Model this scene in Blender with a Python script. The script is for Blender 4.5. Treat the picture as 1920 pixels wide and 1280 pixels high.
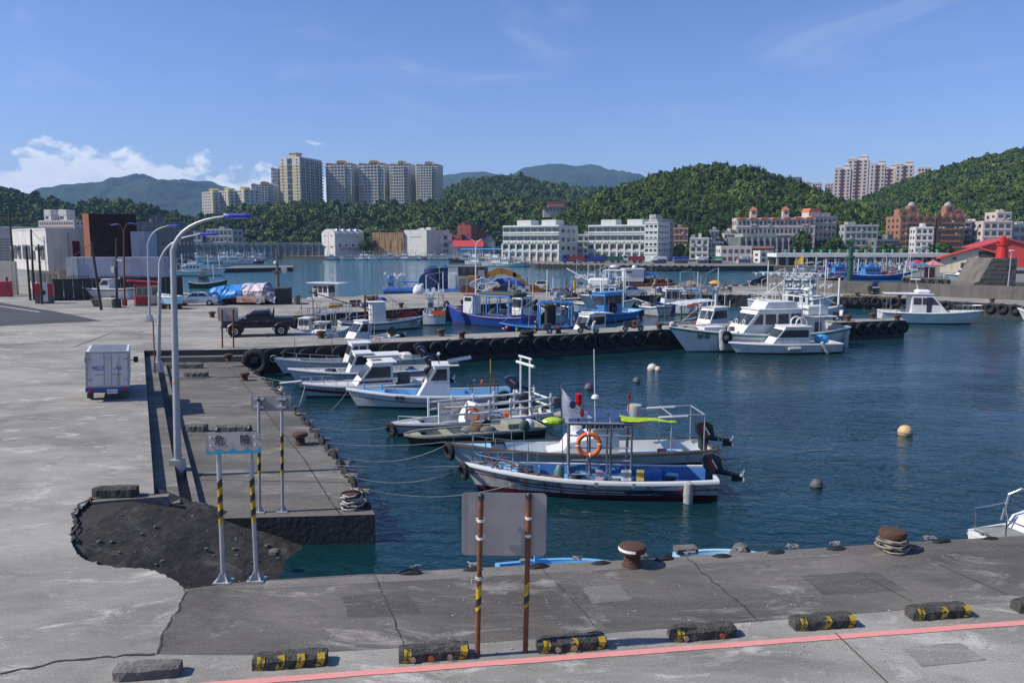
import bpy, bmesh, math, random
from math import sin, cos, pi, radians, atan2, sqrt, tan
from mathutils import Vector, Matrix, noise
from mathutils.geometry import tessellate_polygon
random.seed(7)
S = bpy.context.scene
COL = S.collection
for o in list(bpy.data.objects): bpy.data.objects.remove(o)
F = 1450.0; HC = 6.5; PITCH = radians(7.2)
cd = bpy.data.cameras.new('camera'); cam = bpy.data.objects.new('camera', cd); COL.objects.link(cam)
cam.location = (0, 0, HC); cam.rotation_euler = (pi/2 - PITCH, 0, 0)
cd.sensor_width = 36; cd.lens = F/1920*36; cd.clip_start = 0.1; cd.clip_end = 20000
S.camera = cam
SUN_AZ = Vector((-1.0, -0.15, 0)).normalized(); SUN_EL = radians(43)
W = bpy.data.worlds.new('World'); S.world = W; W.use_nodes = True
nt = W.node_tree; nt.nodes.clear()
def N(t, **k):
 n = nt.nodes.new(t)
 for a, v in k.items(): setattr(n, a, v)
 return n
def L(a, b): nt.links.new(a, b)
def math_n(op, a, b=None, c=None, clamp=False):
 n = N('ShaderNodeMath', operation=op); n.use_clamp = clamp
 for i, v in enumerate((a, b, c)):
  if v is None: continue
  if isinstance(v, (int, float)): n.inputs[i].default_value = v
  else: L(v, n.inputs[i])
 return n.outputs[0]
def smooth_n(v, a, b):
 n = N('ShaderNodeMapRange', interpolation_type='SMOOTHSTEP'); L(v, n.inputs[0])
 n.inputs[1].default_value = a; n.inputs[2].default_value = b
 return n.outputs[0]
sky = N('ShaderNodeTexSky', sky_type='NISHITA'); sky.sun_disc = False
sky.sun_elevation = SUN_EL; sky.sun_rotation = atan2(SUN_AZ.x, SUN_AZ.y)
sky.air_density = 1.0; sky.dust_density = 0.25; sky.ozone_density = 2.2; sky.altitude = 0
tc = N('ShaderNodeTexCoord'); sep = N('ShaderNodeSeparateXYZ'); L(tc.outputs['Generated'], sep.inputs[0])
az = math_n('ARCTAN2', sep.outputs[0], sep.outputs[1]); el = math_n('ARCSINE', sep.outputs[2])
cmb = N('ShaderNodeCombineXYZ'); L(az, cmb.inputs[0]); L(el, cmb.inputs[1])
def noise_n(scale, detail, rough, sx=1, sy=1, off=0.0, dist=0.0):
 m = N('ShaderNodeMapping'); m.inputs['Scale'].default_value = (sx, sy, 1); m.inputs['Location'].default_value = (off, off*.37, off*.71)
 L(cmb.outputs[0], m.inputs[0])
 n = N('ShaderNodeTexNoise'); n.inputs['Scale'].default_value = scale; n.inputs['Detail'].default_value = detail
 n.inputs['Roughness'].default_value = rough; n.inputs['Distortion'].default_value = dist; L(m.outputs[0], n.inputs[0])
 return n.outputs['Fac']
bank = noise_n(1.6, 2, .5, 1, 0, 4.2)
hump = math_n('MULTIPLY', smooth_n(math_n('ABSOLUTE', math_n('ADD', az, .52)), .50, .03), .102)
top = math_n('ADD', math_n('MULTIPLY', smooth_n(bank, .40, .72), .062), hump)
billow = noise_n(22, 7, .55, 1, 1.5, 1.3, .25)
edge = math_n('ADD', math_n('SUBTRACT', top, el), math_n('MULTIPLY', math_n('SUBTRACT', billow, .52), .16))
cum = smooth_n(edge, .0, .018)
cum = math_n('MULTIPLY', cum, smooth_n(el, -.01, .03))
wisp = noise_n(3.0, 8, .62, 1, 3.2, 9.1, .8)
cir = math_n('MULTIPLY', smooth_n(wisp, .52, .78), .22)
shade = math_n('ADD', math_n('MULTIPLY', smooth_n(noise_n(26, 5, .6, 1, 1.4, 2.0), .3, .7), .42), math_n('MULTIPLY', smooth_n(edge, 0.13, .0), .58))
cc = N('ShaderNodeMixRGB'); L(shade, cc.inputs[0]); cc.inputs[1].default_value = (5.6, 6.6, 8.2, 1); cc.inputs[2].default_value = (9.0, 9.2, 9.6, 1)
hsv = N('ShaderNodeHueSaturation'); hsv.inputs['Saturation'].default_value = 1.12; hsv.inputs['Value'].default_value = 1.0; L(sky.outputs[0], hsv.inputs['Color'])
tint = N('ShaderNodeMixRGB', blend_type='MULTIPLY'); tint.inputs[0].default_value = 1; L(hsv.outputs[0], tint.inputs[1]); tint.inputs[2].default_value = (.85, .865, 1.14, 1)
m1 = N('ShaderNodeMixRGB'); L(cir, m1.inputs[0]); L(tint.outputs[0], m1.inputs[1]); m1.inputs[2].default_value = (6.2, 6.8, 8, 1)
m2 = N('ShaderNodeMixRGB'); L(math_n('MULTIPLY', cum, .95), m2.inputs[0]); L(m1.outputs[0], m2.inputs[1]); L(cc.outputs[0], m2.inputs[2])
bg = N('ShaderNodeBackground'); bg.inputs['Strength'].default_value = 0.116; L(m2.outputs[0], bg.inputs[0])
wo = N('ShaderNodeOutputWorld'); L(bg.outputs[0], wo.inputs[0])
sl = bpy.data.lights.new('sun', 'SUN'); sun = bpy.data.objects.new('sun', sl); COL.objects.link(sun)
sl.energy = 5.0; sl.angle = radians(.53); sl.color = (1, .94, .84)
sd = Vector((SUN_AZ.x*cos(SUN_EL), SUN_AZ.y*cos(SUN_EL), sin(SUN_EL)))
sun.rotation_euler = sd.to_track_quat('Z', 'Y').to_euler(); sun.location = (-40, 0, 60)
vs = S.view_settings; S.display_settings.display_device = 'sRGB'
vs.view_transform = 'Standard'; vs.look = 'None'; vs.exposure = 0.14; vs.gamma = 1; vs.use_curve_mapping = False
S.cycles.max_bounces = 6; S.cycles.volume_bounces = 0; S.cycles.use_denoising = True
S.cycles.caustics_reflective = False; S.cycles.caustics_refractive = False
_fw = Vector((0, cos(PITCH), -sin(PITCH))); _up = Vector((0, sin(PITCH), cos(PITCH)))
def ray(px, py): return Vector((1, 0, 0))*((px-960)/F) + _up*((640-py)/F) + _fw
def P(px, py, z=0.0):
 d = ray(px, py); t = (z-HC)/d.z; return Vector((0, 0, HC)) + d*t
def At(px, py, y):
 d = ray(px, py); return Vector((0, 0, HC)) + d*(y/d.y)
def Z(px, py, y): return At(px, py, y).z
def Dp(p): return (p-Vector((0, 0, HC))).dot(_fw)
WZ = -1.50
MATS = {}
def M(name, c, c2=None, scale=3.0, rough=.6, metal=0.0, bump=0.0, bscale=None, streak=None, spec=.5, detail=6, lo=.35, hi=.7, coat=0.0):
 """procedural paint / concrete / metal: colour c broken by noise into c2, optional vertical streaks (rust), bump"""
 if name in MATS: return MATS[name]
 m = bpy.data.materials.new(name); m.use_nodes = True; t = m.node_tree; n = t.nodes; k = t.links
 b = n['Principled BSDF']; b.inputs['Roughness'].default_value = rough; b.inputs['Metallic'].default_value = metal
 b.inputs['Specular IOR Level'].default_value = spec
 if coat: b.inputs['Coat Weight'].default_value = coat; b.inputs['Coat Roughness'].default_value = .08
 c = tuple(c)+(1,); c2 = tuple(c2)+(1,) if c2 else tuple(x*.72 for x in c[:3])+(1,)
 tcn = n.new('ShaderNodeTexCoord')
 nz = n.new('ShaderNodeTexNoise'); nz.inputs['Scale'].default_value = scale; nz.inputs['Detail'].default_value = detail; nz.inputs['Roughness'].default_value = .62
 k.new(tcn.outputs['Object'], nz.inputs[0])
 r = n.new('ShaderNodeMapRange'); r.inputs[1].default_value = lo; r.inputs[2].default_value = hi; k.new(nz.outputs['Fac'], r.inputs[0])
 mx = n.new('ShaderNodeMixRGB'); k.new(r.outputs[0], mx.inputs[0]); mx.inputs[1].default_value = c; mx.inputs[2].default_value = c2
 out = mx.outputs[0]
 if streak:
  sc, amt, a0, a1 = streak
  mp = n.new('ShaderNodeMapping'); mp.inputs['Scale'].default_value = (1, 1, .06); k.new(tcn.outputs['Object'], mp.inputs[0])
  ns = n.new('ShaderNodeTexNoise'); ns.inputs['Scale'].default_value = amt; ns.inputs['Detail'].default_value = 4; k.new(mp.outputs[0], ns.inputs[0])
  r2 = n.new('ShaderNodeMapRange'); r2.inputs[1].default_value = a0; r2.inputs[2].default_value = a1; k.new(ns.outputs['Fac'], r2.inputs[0])
  m3 = n.new('ShaderNodeMixRGB'); k.new(r2.outputs[0], m3.inputs[0]); k.new(out, m3.inputs[1]); m3.inputs[2].default_value = tuple(sc)+(1,)
  out = m3.outputs[0]
 k.new(out, b.inputs['Base Color'])
 if bump:
  bz = n.new('ShaderNodeTexNoise'); bz.inputs['Scale'].default_value = bscale or scale*6; bz.inputs['Detail'].default_value = 6; k.new(tcn.outputs['Object'], bz.inputs[0])
  bp = n.new('ShaderNodeBump'); bp.inputs['Strength'].default_value = bump; bp.inputs['Distance'].default_value = .05; k.new(bz.outputs['Fac'], bp.inputs['Height']); k.new(bp.outputs[0], b.inputs['Normal'])
 MATS[name] = m; return m
class B:
 """collects simple shapes; .build links them as ONE mesh object"""
 def __init__(s): s.v = []; s.f = []; s.mi = []; s.cur = 0
 def add(s, vs, fs):
  o = len(s.v); s.v += [tuple(x) for x in vs]
  for f in fs: s.f.append(tuple(i+o for i in f)); s.mi.append(s.cur)
  return s
 def box(s, c, d, rz=0.0, bev=0.0, ry=0.0, rx=0.0):
  x, y, z = (q/2 for q in d); R = Matrix.Rotation(rz, 3, 'Z') @ Matrix.Rotation(ry, 3, 'Y') @ Matrix.Rotation(rx, 3, 'X'); c = Vector(c)
  if bev:
   b = min(bev, x*.9, y*.9, z*.9); pts = []
   for sz, in_ in ((-z, b), (-z+b, 0), (z-b, 0), (z, b)):
    X, Y = x-in_, y-in_; e = b
    pts += [(-X+e, -Y, sz), (X-e, -Y, sz), (X, -Y+e, sz), (X, Y-e, sz), (X-e, Y, sz), (-X+e, Y, sz), (-X, Y-e, sz), (-X, -Y+e, sz)]
   fs = [tuple(range(7, -1, -1)), tuple(range(24, 32))]
   for r in range(3):
    for i in range(8): fs.append((r*8+i, r*8+(i+1) % 8, (r+1)*8+(i+1) % 8, (r+1)*8+i))
  else:
   pts = [(-x, -y, -z), (x, -y, -z), (x, y, -z), (-x, y, -z), (-x, -y, z), (x, -y, z), (x, y, z), (-x, y, z)]
   fs = [(0, 3, 2, 1), (4, 5, 6, 7), (0, 1, 5, 4), (1, 2, 6, 5), (2, 3, 7, 6), (3, 0, 4, 7)]
  return s.add([c+R@Vector(p) for p in pts], fs)
 def bx(s, x0, x1, y0, y1, z0, z1, bev=0.0): return s.box(((x0+x1)/2, (y0+y1)/2, (z0+z1)/2), (abs(x1-x0), abs(y1-y0), abs(z1-z0)), bev=bev)
 def tube(s, pts, r, n=6, cap=True):
  pts = [Vector(p) for p in pts]; rs = r if isinstance(r, (list, tuple)) else [r]*len(pts)
  vs = []; fs = []; prev = None
  for i, p in enumerate(pts):
   t = (pts[min(i+1, len(pts)-1)]-pts[max(i-1, 0)]).normalized()
   if prev is None: a = t.orthogonal().normalized()
   else:
    a = prev - t*prev.dot(t); a = a.normalized() if a.length > 1e-6 else t.orthogonal().normalized()
   prev = a; b = t.cross(a)
   for j in range(n):
    an = 2*pi*j/n; vs.append(p+(a*cos(an)+b*sin(an))*rs[i])
  for i in range(len(pts)-1):
   for j in range(n): fs.append((i*n+j, i*n+(j+1) % n, (i+1)*n+(j+1) % n, (i+1)*n+j))
  if cap: fs += [tuple(range(n-1, -1, -1)), tuple(range((len(pts)-1)*n, len(pts)*n))]
  return s.add(vs, fs)
 def lathe(s, prof, c=(0, 0, 0), n=14, axis='Z', cap=True):
  """prof: [(radius, height)]"""
  c = Vector(c); vs = []; fs = []
  for r, h in prof:
   for j in range(n):
    a = 2*pi*j/n; q = (r*cos(a), r*sin(a), h)
    if axis == 'Y': q = (q[0], q[2], q[1])
    if axis == 'X': q = (q[2], q[0], q[1])
    vs.append(c+Vector(q))
  flip = axis == 'Y'
  for i in range(len(prof)-1):
   for j in range(n):
    f = (i*n+j, i*n+(j+1) % n, (i+1)*n+(j+1) % n, (i+1)*n+j); fs.append(f[::-1] if flip else f)
  if cap: fs += [tuple(range(n-1, -1, -1)), tuple(range((len(prof)-1)*n, len(prof)*n))]
  return s.add(vs, fs)
 def torus(s, c, R, r, axis='Y', n=18, m=8, flat=1.0):
  c = Vector(c); vs = []; fs = []
  for i in range(n):
   a = 2*pi*i/n
   for j in range(m):
    b = 2*pi*j/m; q = ((R+r*cos(b))*cos(a), (R+r*cos(b))*sin(a), r*flat*sin(b))
    if axis == 'Y': q = (q[0], q[2], q[1])
    if axis == 'X': q = (q[2], q[0], q[1])
    vs.append(c+Vector(q))
  for i in range(n):
   for j in range(m): fs.append((i*m+j, ((i+1) % n)*m+j, ((i+1) % n)*m+(j+1) % m, i*m+(j+1) % m))
  return s.add(vs, fs)
 def ball(s, c, r, n=10, m=7, sz=(1, 1, 1)):
  prof = [(max(1e-3, sin(pi*i/m)), -cos(pi*i/m)) for i in range(m+1)]; o = len(s.v); s.lathe(prof, (0, 0, 0), n)
  for i in range(o, len(s.v)):
   x, y, z = s.v[i]; s.v[i] = (c[0]+x*r*sz[0], c[1]+y*r*sz[1], c[2]+z*r*sz[2])
  return s
 def prism(s, pts, y0, y1, plane='XZ', inset=0.0):
  """polygon in a plane, extruded along the third axis; inset shrinks both end faces slightly outward bevel"""
  n = len(pts)
  def q(p, h): return {'XZ': (p[0], h, p[1]), 'XY': (p[0], p[1], h), 'YZ': (h, p[0], p[1])}[plane]
  vs = [q(p, y0) for p in pts]+[q(p, y1) for p in pts]; fs = []
  tri = tessellate_polygon([[Vector((p[0], p[1], 0)) for p in pts]])
  for t in tri: fs += [tuple(t), tuple(i+n for i in reversed(t))]
  for i in range(n): fs.append((i, (i+1) % n, (i+1) % n+n, i+n))
  return s.add(vs, fs)
 def loft(s, secs, closed=False, cap=False):
  n = len(secs[0]); vs = [p for q in secs for p in q]; fs = []
  for i in range(len(secs)-1):
   for j in range(n if closed else n-1): fs.append((i*n+j, i*n+(j+1) % n, (i+1)*n+(j+1) % n, (i+1)*n+j))
  if cap: fs += [tuple(range(n-1, -1, -1)), tuple(range((len(secs)-1)*n, len(secs)*n))]
  return s.add(vs, fs)
 def xf(s, mat, start=0):
  for i in range(start, len(s.v)): s.v[i] = tuple(mat @ Vector(s.v[i]))
  return s
 def mesh(s, name, mats, smooth=False, recalc=True):
  me = bpy.data.meshes.new(name); me.from_pydata(s.v, [], s.f); me.update()
  mats = mats if isinstance(mats, (list, tuple)) else [mats]
  for m in mats: me.materials.append(m)
  if len(mats) > 1: me.polygons.foreach_set('material_index', s.mi)
  if recalc:
   bm = bmesh.new(); bm.from_mesh(me); bmesh.ops.recalc_face_normals(bm, faces=bm.faces); bm.to_mesh(me); bm.free()
  if smooth:
   me.polygons.foreach_set('use_smooth', [True]*len(me.polygons))
   try: me.set_sharp_from_angle(angle=radians(40))
   except Exception: pass
  return me
 def build(s, name, mats, parent=None, smooth=False, loc=None, rz=0.0, recalc=True):
  return put(name, s.mesh(name, mats, smooth, recalc), parent, loc, rz)
def put(name, me, parent=None, loc=None, rz=0.0):
 o = bpy.data.objects.new(name, me); COL.objects.link(o)
 if parent is not None: o.parent = parent
 if loc is not None: o.location = loc
 if rz: o.rotation_euler.z = rz
 return o
def tag(o, label=None, cat=None, group=None, kind=None):
 if label: o['label'] = label
 if cat: o['category'] = cat
 if group: o['group'] = group
 if kind: o['kind'] = kind
 return o
def thing(name, label, cat, loc=(0, 0, 0), rz=0.0, group=None):
 o = bpy.data.objects.new(name, None); COL.objects.link(o); o.location = loc; o.rotation_euler = (0, 0, rz); o.empty_display_size = .3
 return tag(o, label, cat, group)
def copy_tree(o, parent=None):
 c = o.copy(); COL.objects.link(c)
 if parent is not None: c.parent = parent; c.matrix_parent_inverse = o.matrix_parent_inverse.copy()
 for ch in [x for x in KIDS(o)]: copy_tree(ch, c)
 return c
def KIDS(o): return [x for x in COL.objects if x.parent == o]
def text_mesh(txt, size, depth=.004, align='CENTER'):
 cu = bpy.data.curves.new('lettering', 'FONT'); cu.body = txt; cu.size = size; cu.extrude = depth; cu.align_x = align; cu.align_y = 'CENTER'; cu.resolution_u = 2
 o = bpy.data.objects.new('lettering', cu); COL.objects.link(o)
 dg = bpy.context.evaluated_depsgraph_get(); dg.update()
 me = bpy.data.meshes.new_from_object(o.evaluated_get(dg)); bpy.data.objects.remove(o); bpy.data.curves.remove(cu)
 return me
def lettering(txt, size, mat, parent, loc, rot, name='lettering', sx=1.0):
 me = text_mesh(txt, size); me.materials.clear(); me.materials.append(mat)
 o = put(name, me, parent, loc); o.rotation_euler = rot; o.scale = (sx, 1, 1); return o
ORD = ['', 'first', 'second', 'third', 'fourth', 'fifth', 'sixth', 'seventh', 'eighth', 'ninth', 'tenth', 'eleventh', 'twelfth', 'thirteenth', 'fourteenth', 'fifteenth', 'sixteenth', 'seventeenth', 'eighteenth', 'nineteenth', 'twentieth']
def ordn(i): return ORD[i] if i < len(ORD) else f'{i}th' if i % 10 not in (1, 2, 3) else f'{i}' + {1: 'st', 2: 'nd', 3: 'rd'}[i % 10]
# ================================================================ ground, quays, water, hills
def concrete(name, c, dark, light, stretch=(.35, 1.6, 1), mottling=1.0, bump=.35):
 m = bpy.data.materials.new(name); m.use_nodes = True; t = m.node_tree; n = t.nodes; k = t.links; b = n['Principled BSDF']
 b.inputs['Roughness'].default_value = .88; b.inputs['Specular IOR Level'].default_value = .25
 tcn = n.new('ShaderNodeTexCoord')
 def nz(scale, detail, rough, st=(1, 1, 1), dist=0.0):
  mp = n.new('ShaderNodeMapping'); mp.inputs['Scale'].default_value = st; k.new(tcn.outputs['Object'], mp.inputs[0])
  q = n.new('ShaderNodeTexNoise'); q.inputs['Scale'].default_value = scale; q.inputs['Detail'].default_value = detail; q.inputs['Roughness'].default_value = rough; q.inputs['Distortion'].default_value = dist
  k.new(mp.outputs[0], q.inputs[0]); return q.outputs['Fac']
 def rg(v, a, b_, c_=0, d=1):
  r = n.new('ShaderNodeMapRange'); k.new(v, r.inputs[0])
  for i, x in enumerate((a, b_, c_, d)): r.inputs[i+1].default_value = x
  return r.outputs[0]
 def mix(f, a, b_, bl='MIX'):
  x = n.new('ShaderNodeMixRGB'); x.blend_type = bl
  if isinstance(f, float): x.inputs[0].default_value = f
  else: k.new(f, x.inputs[0])
  for i, v in ((1, a), (2, b_)):
   if isinstance(v, tuple): x.inputs[i].default_value = v+(1,)
   else: k.new(v, x.inputs[i])
  return x.outputs[0]
 base = mix(rg(nz(.22, 9, .68, stretch, .5), .40, .62), c, dark)
 base = mix(rg(nz(1.1, 10, .74, stretch, .8), .54, .66, 0, .75*mottling), base, light)
 base = mix(rg(nz(2.6, 10, .76, (.8, .9, 1), .5), .56, .70, 0, .65*mottling), base, dark)
 base = mix(rg(nz(4.2, 9, .8, (.22, 1.8, 1), .6), .58, .68, 0, .6*mottling), base, light)
 base = mix(rg(nz(7.0, 9, .85, (.35, 1.6, 1), .4), .56, .66, 0, .65*mottling), base, dark)
 base = mix(rg(nz(12, 9, .85, (.3, 2.0, 1), .4), .56, .66, 0, .5*mottling), base, light)
 base = mix(rg(nz(38, 4, .7), .3, .7, .0, 1), mix(1.0, base, (.60, .60, .60), 'MULTIPLY'), mix(1.0, base, (1.32, 1.32, 1.32), 'MULTIPLY'))
 base = mix(rg(nz(110, 2, .6), .62, .72, 0, .35), base, light)
 k.new(base, b.inputs['Base Color'])
 bp = n.new('ShaderNodeBump'); bp.inputs['Strength'].default_value = bump; bp.inputs['Distance'].default_value = .02
 ad = n.new('ShaderNodeMath'); ad.operation = 'ADD'; k.new(nz(40, 5, .7), ad.inputs[0]); k.new(nz(4, 6, .6), ad.inputs[1])
 k.new(ad.outputs[0], bp.inputs['Height']); k.new(bp.outputs[0], b.inputs['Normal'])
 return m
mROAD = concrete('road_concrete', (.335, .318, .282), (.175, .165, .146), (.52, .50, .455), (.6, 1.1, 1), 1.15)
mAPRON = concrete('apron_concrete', (.165, .152, .134), (.066, .060, .053), (.33, .31, .28), (.45, 1.0, 1), 1.1)
mPIER = concrete('pier_concrete', (.22, .205, .175), (.14, .13, .11), (.33, .31, .27))
mSLAB = concrete('slab_concrete', (.17, .158, .138), (.08, .074, .064), (.31, .29, .255), (.3, 1.0, 1))
mFAR = concrete('far_quay_concrete', (.22, .21, .19), (.15, .145, .13), (.3, .29, .27))
mASPH = concrete('asphalt', (.075, .076, .082), (.05, .05, .055), (.13, .13, .13))
def wallmat():
 m = M('quay_wall', (.055, .052, .048), (.028, .028, .026), scale=1.2, rough=.9, bump=.5, bscale=9, streak=((.03, .03, .027), 3.0, .45, .7))
 return m
mWALL = wallmat()
def land(name, outline, z, top, side, wallz=-4.0, wall_edges=None):
 """flat-topped land or quay from a plan outline, with walls going down"""
 pts = [Vector((p.x, p.y, z)) for p in outline]; n = len(pts); b = B()
 tri = tessellate_polygon([pts]); b.add(pts, [tuple(t) for t in tri])
 b.cur = 1
 low = [Vector((p.x, p.y, wallz)) for p in pts]
 for i in range(n):
  if wall_edges is not None and i not in wall_edges: continue
  j = (i+1) % n; b.add([pts[i], pts[j], low[j], low[i]], [(0, 1, 2, 3)])
 return tag(b.build(name, [top, side], recalc=False), kind='structure')
def fix_up(o):
 bm = bmesh.new(); bm.from_mesh(o.data)
 up = [f for f in bm.faces if abs(f.normal.z) > .9 and f.normal.z < 0]; bmesh.ops.reverse_faces(bm, faces=up); bm.to_mesh(o.data); bm.free(); return o
PX = lambda L_, z=0.0: [P(x, y, z) for x, y in L_]
near_edge = [(2400, 976), (1920, 1003), (1500, 1029), (1210, 1047), (720, 1073), (497, 1086), (347, 1104)]
ramp_rim = [(290, 1067), (240, 1065), (190, 1062), (150, 1047), (133, 1012), (138, 975), (150, 955), (172, 934)]
SZ = -0.7
def densify(L_, amp, k=7):
 r_ = random.Random(4); o_ = []
 for (a, b_), (c, d) in zip(L_, L_[1:]): o_ += [(a+(c-a)*i/k+(r_.uniform(-amp, amp) if i else 0), b_+(d-b_)*i/k+(r_.uniform(-amp, amp)*.6 if i else 0)) for i in range(k)]
 return o_+[L_[-1]]
ramp_rim = densify([(347, 1104), (325, 1086), (292, 1070), (262, 1064), (225, 1064), (190, 1059), (163, 1050), (145, 1038), (135, 1018), (133, 1000), (138, 980), (137, 968), (146, 955), (160, 943), (172, 934)], 3.2)[1:]
ret_edge = [(289, 925), (286, 880), (280, 800), (274, 720), (270, 657)]
pier_near = [(400, 655.5), (480, 654), (560, 649.5), (640, 645.5), (800, 639), (1000, 630), (1250, 617.5), (1500, 607), (1697, 600)]
pier_far = [(1690, 595.5), (1560, 599), (1400, 604.5), (1240, 610), (1100, 616), (940, 623), (830, 628), (700, 636), (640, 634), (602, 632), (575, 624), (545, 614), (537, 602), (543, 592)]
far_near = [(700, 583), (840, 574), (1000, 564.5), (1180, 554.5), (1290, 551.5), (1570, 555.5), (1660, 558), (1900, 571), (2300, 592)]
far_far = [(2300, 566), (1900, 553), (1570, 538.5), (1460, 531), (1400, 533.5), (1250, 536.5), (1060, 541.5), (900, 545.5), (740, 551), (560, 560), (520, 560), (400, 552), (310, 546), (296, 520)]
out = [Vector((60, -12, 0)), Vector((60, P(2400, 976).y, 0))] + PX(near_edge[1:]+ramp_rim+ret_edge+pier_near+pier_far+far_near+far_far)
yb = P(296, 520).y
q_ = At(225, 500, 330); out += [Vector((q_.x, 330, 0)), Vector((-420, 330, 0)), Vector((-420, yb, 0)), Vector((-300, -12, 0))]
ground = fix_up(land('ground', out, 0.0, mROAD, mWALL))
def linepts(a, b, t): return a.lerp(b, t)
RL0, RL1 = P(520, 1274), P(1920, 1167)
rd = (RL1-RL0).normalized(); rn = Vector((-rd.y, rd.x, 0))
apron = PX([(1920, 1003.5), (1500, 1029.5), (1210, 1047.5), (720, 1073.5), (497, 1086.5), (352, 1104.5)])
apron = [Vector((60, apron[0].y+3.2, 0)) - Vector((0, .6, 0))] + apron + PX([(330, 1150), (305, 1190), (292, 1226)]) + [P(500, 1228), P(870, 1207), P(1400, 1166), P(1920, 1125)]
e0 = P(1920, 1125); e1 = P(1400, 1166); dd = (e0-e1).normalized(); apron += [e0+dd*30]
bq = B(); pts = [Vector((p.x, p.y, .004)) for p in apron]; bq.add(pts, [tuple(t) for t in tessellate_polygon([pts])])
fix_up(tag(bq.build('quay_apron', mAPRON, recalc=False), kind='structure'))
bq = B(); e = PX([(1920, 1003.8), (1500, 1029.8), (1210, 1047.8), (720, 1073.8), (500, 1086.6)])
e = [e[0]+(e[0]-e[1]).normalized()*25]+e
for a, b_ in zip(e, e[1:]):
 d = (b_-a).normalized(); nn = Vector((d.y, -d.x, 0)); nn = nn if nn.y < 0 else -nn
 A, C = a+nn*.02, b_+nn*.02; bq.add([A+Vector((0, 0, .008)), C+Vector((0, 0, .008)), C+nn*.42+Vector((0, 0, .008)), A+nn*.42+Vector((0, 0, .008))], [(0, 1, 2, 3)])
fix_up(tag(bq.build('quay_coping', concrete('coping_concrete', (.185, .172, .152), (.11, .10, .09), (.30, .285, .26)), recalc=False), kind='structure'))
mRED = M('red_line_paint', (.70, .25, .22), (.60, .33, .30), scale=9, rough=.8, lo=.4, hi=.75)
bq = B(); a = RL0-rd*3.5; b_ = RL1+rd*25; w = .075; nseg = 90
for i in range(nseg):
 p, q = a.lerp(b_, i/nseg), a.lerp(b_, (i+1)/nseg); w0 = w+.006*sin(i*1.7)
 bq.add([p-rn*w0+Vector((0, 0, .010)), q-rn*w0+Vector((0, 0, .010)), q+rn*w+Vector((0, 0, .010)), p+rn*w+Vector((0, 0, .010))], [(0, 1, 2, 3)])
fix_up(tag(bq.build('road_marking', mRED, recalc=False), kind='structure'))
mCRACK_SHADOW = M('crack_and_shadow_dark', (.035, .033, .03), (.05, .048, .045), rough=.95)  # dark of the cracks and joints, also of the painted lamp and sign shadows
def crack_or_shadow(pts, w, jag=.0, z=.012, seed=1, zt=0.0):
 rr = random.Random(seed); pts = [P(x, y, zt) for x, y in pts]; fine = []
 for a_, c_ in zip(pts, pts[1:]):
  k = max(2, int((c_-a_).length/.12))
  for i in range(k): fine.append(a_.lerp(c_, i/k))
 fine.append(pts[-1]); vs = []; fs = []
 for i, p in enumerate(fine):
  d = (fine[min(i+1, len(fine)-1)]-fine[max(i-1, 0)]).normalized(); nn = Vector((-d.y, d.x, 0)); p = p+nn*rr.uniform(-jag, jag); ww = w*rr.uniform(.5, 1.5) if jag else w
  vs += [p-nn*ww+Vector((0, 0, z)), p+nn*ww+Vector((0, 0, z))]
  if i: fs.append((2*i-2, 2*i-1, 2*i+1, 2*i))
 return vs, fs
bq = B()
for args in [([(1565, 1186), (1668, 1284)], .012, 0, .014, 1), ([(350, 1100), (330, 1150), (305, 1190), (292, 1226)], .014, .05, .012, 2), ([(0, 1262), (60, 1250), (120, 1240), (200, 1232), (290, 1226)], .022, .05, .012, 3),
   ([(1285, 1042), (1330, 1085), (1390, 1135), (1425, 1166)], .016, .04, .012, 4), ([(0, 652), (140, 650), (215, 622)], .03, .02, .012, 5), ([(1620, 1080), (1710, 1128)], .010, .01, .012, 6), ([(1745, 1052), (1890, 1115)], .010, .01, .012, 7),
   ([(133, 1012), (140, 985), (136, 965), (150, 945), (172, 932)], .028, .05, .012, 8), ([(470, 1090), (700, 1078)], .006, .0, .012, 9), ([(0, 790), (130, 780), (268, 771)], .01, .012, .012, 13), ([(700, 1076), (730, 1140), (760, 1216)], .01, .02, .012, 15), ([(1010, 1060), (1070, 1120), (1130, 1190)], .008, .02, .012, 16)]:  # straight line right of the danger sign is its cast shadow, painted dark
 bq.add(*crack_or_shadow(*args))
fix_up(tag(bq.build('ground_cracks_and_sign_shadow', mCRACK_SHADOW, recalc=False), kind='structure'))
mPAT = concrete('patch_concrete', (.24, .225, .20), (.13, .12, .108), (.38, .36, .33)); mPAD = concrete('dark_patch', (.125, .115, .10), (.06, .055, .05), (.26, .245, .22))
for i, (q, m_) in enumerate([([(1092, 1102), (1160, 1096), (1186, 1124), (1112, 1132)], mPAT), ([(640, 1118), (760, 1108), (790, 1150), (655, 1160)], mPAD), ([(1500, 1080), (1640, 1070), (1700, 1106), (1545, 1116)], mPAD), ([(1690, 1215), (1800, 1204), (1850, 1236), (1730, 1250)], mPAT)]):
 bq = B(); o_ = densify(q+q[:1], 1.6, 9)[:-1]; pts = [P(x, y)+Vector((0, 0, .0065)) for x, y in o_]; bq.add(pts, [tuple(t) for t in tessellate_polygon([pts])]); fix_up(tag(bq.build('pavement_patch', m_, recalc=False), kind='structure'))
bq = B(); r_ = random.Random(11)
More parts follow.
